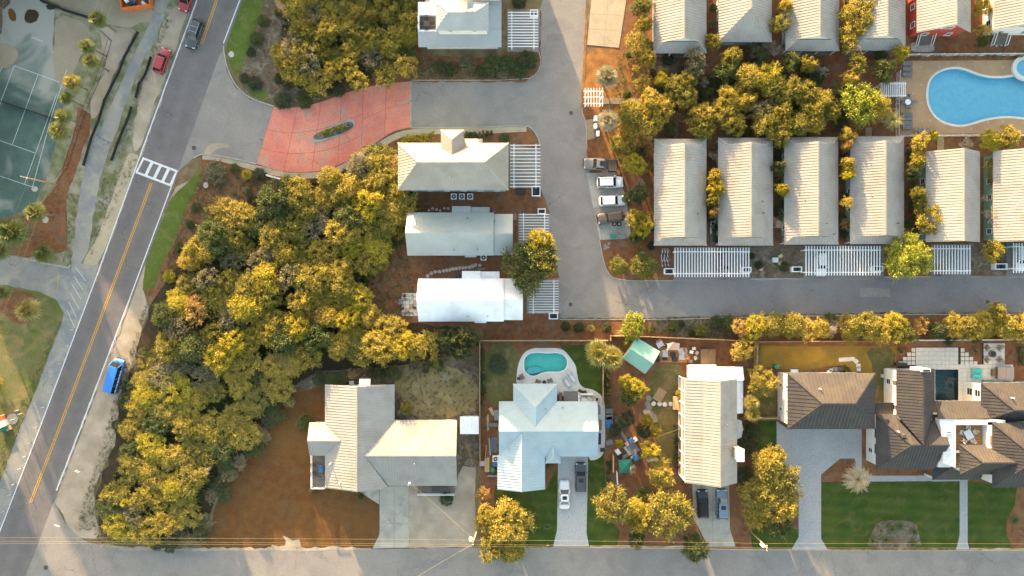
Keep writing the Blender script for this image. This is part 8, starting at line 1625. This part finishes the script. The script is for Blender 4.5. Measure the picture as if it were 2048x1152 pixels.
# bicycles
def bicycle(px, py, ang, label):
    p = P(px, py, .5); t = thing('bicycle', label, 'bicycle', (p.x, p.y, .03), R(ang), 'parked bicycles')
    for x in (-.52, .52):
        b = MB(); n = 14
        for k in range(n): a0, a1 = 2*math.pi*k/n, 2*math.pi*(k+1)/n; b.bar((x+.33*math.cos(a0), 0, .34+.33*math.sin(a0)), (x+.33*math.cos(a1), 0, .34+.33*math.sin(a1)), .05, .05)
        b.build('wheel', 'white_trim', t, local=True)
    MB().bar((-.52, 0, .34), (-.05, 0, .32), .04).bar((-.05, 0, .32), (.38, 0, .85), .05).bar((-.2, 0, .85), (.38, 0, .82), .05).bar((-.05, 0, .32), (-.22, 0, .88), .04).bar((.52, 0, .34), (.38, 0, .95), .04).bar((-.52, 0, .34), (-.2, 0, .8), .03).build('frame', 'white_trim', t, local=True)
    MB().bar((.36, -.32, 1.0), (.36, .32, 1.0), .05).bar((.36, .3, 1.0), (.2, .34, 1.0), .05).bar((.36, -.3, 1.0), (.2, -.34, 1.0), .05).build('handlebar', 'alloy', t, local=True); MB().box((-.24, 0, .93), (.28, .16, .07)).build('saddle', 'black_rubber', t, local=True)
for i, (x, y) in enumerate(cz(1140, 260, [(707, 945), (729, 945), (751, 945), (707, 1015), (729, 1015), (751, 1015)])): bicycle(x, y, 82+i*5, ['white bicycle in the upper rank, outermost', 'white bicycle in the upper rank, middle', 'white bicycle in the upper rank, next to the carport', 'white bicycle in the lower rank, outermost', 'white bicycle in the lower rank, middle', 'white bicycle in the lower rank, next to the carport'][i])
ky = thing('kayak', 'white kayak lying between the first two lower cottages', 'kayak', P(1425, 447), R(78)); b = MB(); rows = []
for k in range(9): f = k/8; w = .36*math.sin(math.pi*f)**.6+.02; x = -2+4*f; rows += [(x, -w, .3), (x, -w*.6, .08), (x, w*.6, .08), (x, w, .3)]
b.add(rows, [(k*4+j, k*4+(j+1) % 4, (k+1)*4+(j+1) % 4, (k+1)*4+j) for k in range(8) for j in range(4)]); b.build('hull', 'white_trim', ky, local=True); MB().cyl((0, 0, .28), (0, 0, .33), .26, .26, 14).build('cockpit', 'dark_metal', ky, local=True)
# clutter at the west edge above the junction
for i, (x, y, d, m, l) in enumerate([(4, 848, (1.6, 1.1, .6), 'cushion_white', 'white sheet pile at the west edge'), (17, 856, (.9, .7, .3), 'wood_new', 'yellowish board at the west edge'), (2, 836, (.8, .8, .6), 'orange_steel', 'orange drum at the west edge'), (8, 858, (1.3, .5, .4), 'plastic_green', 'green trough at the west edge')]): box_thing('roadside_clutter', x, y, d, m, l, 'clutter', rz=.4)
for i, (x, y) in enumerate(((30, 838), (38, 820), (44, 827), (11, 829))): p = P(x, y); MB_ = thing('marker_post', ['white marker post on the concrete disc', 'white marker post above the concrete disc', 'white marker post right of the concrete disc', 'white marker post left of the concrete disc'][i], 'post', p); MB().cyl(p, p+Vector((0, 0, 1.3)), .05).build('shaft', 'white_paint', MB_); MB().cyl(p, p+Vector((0, 0, .06)), .12).build('base', 'grey_metal', MB_)
MB().prism([(P(25, 838).x+.95*math.cos(a*.393), P(25, 838).y+.95*math.sin(a*.393)) for a in range(16)], 0, .12).build('concrete_disc', 'concrete', tag(thing('well_cover', 'round concrete cover in the grass at the west edge', 'cover', P(25, 838)), None)); 
q = P(1853, 85); tag(sheet('landing_slab', cz(1536, 0, [(1095, 330), (1150, 318), (1240, 322), (1280, 360), (1270, 400), (1110, 400), (1095, 370)]), 'concrete', 6, sm=1)); box_thing('door_mat', 1844.5, 87, (.95, .6, .06), 'dark_metal', 'dark mat at the foot of the red cottage stairs', 'mat')
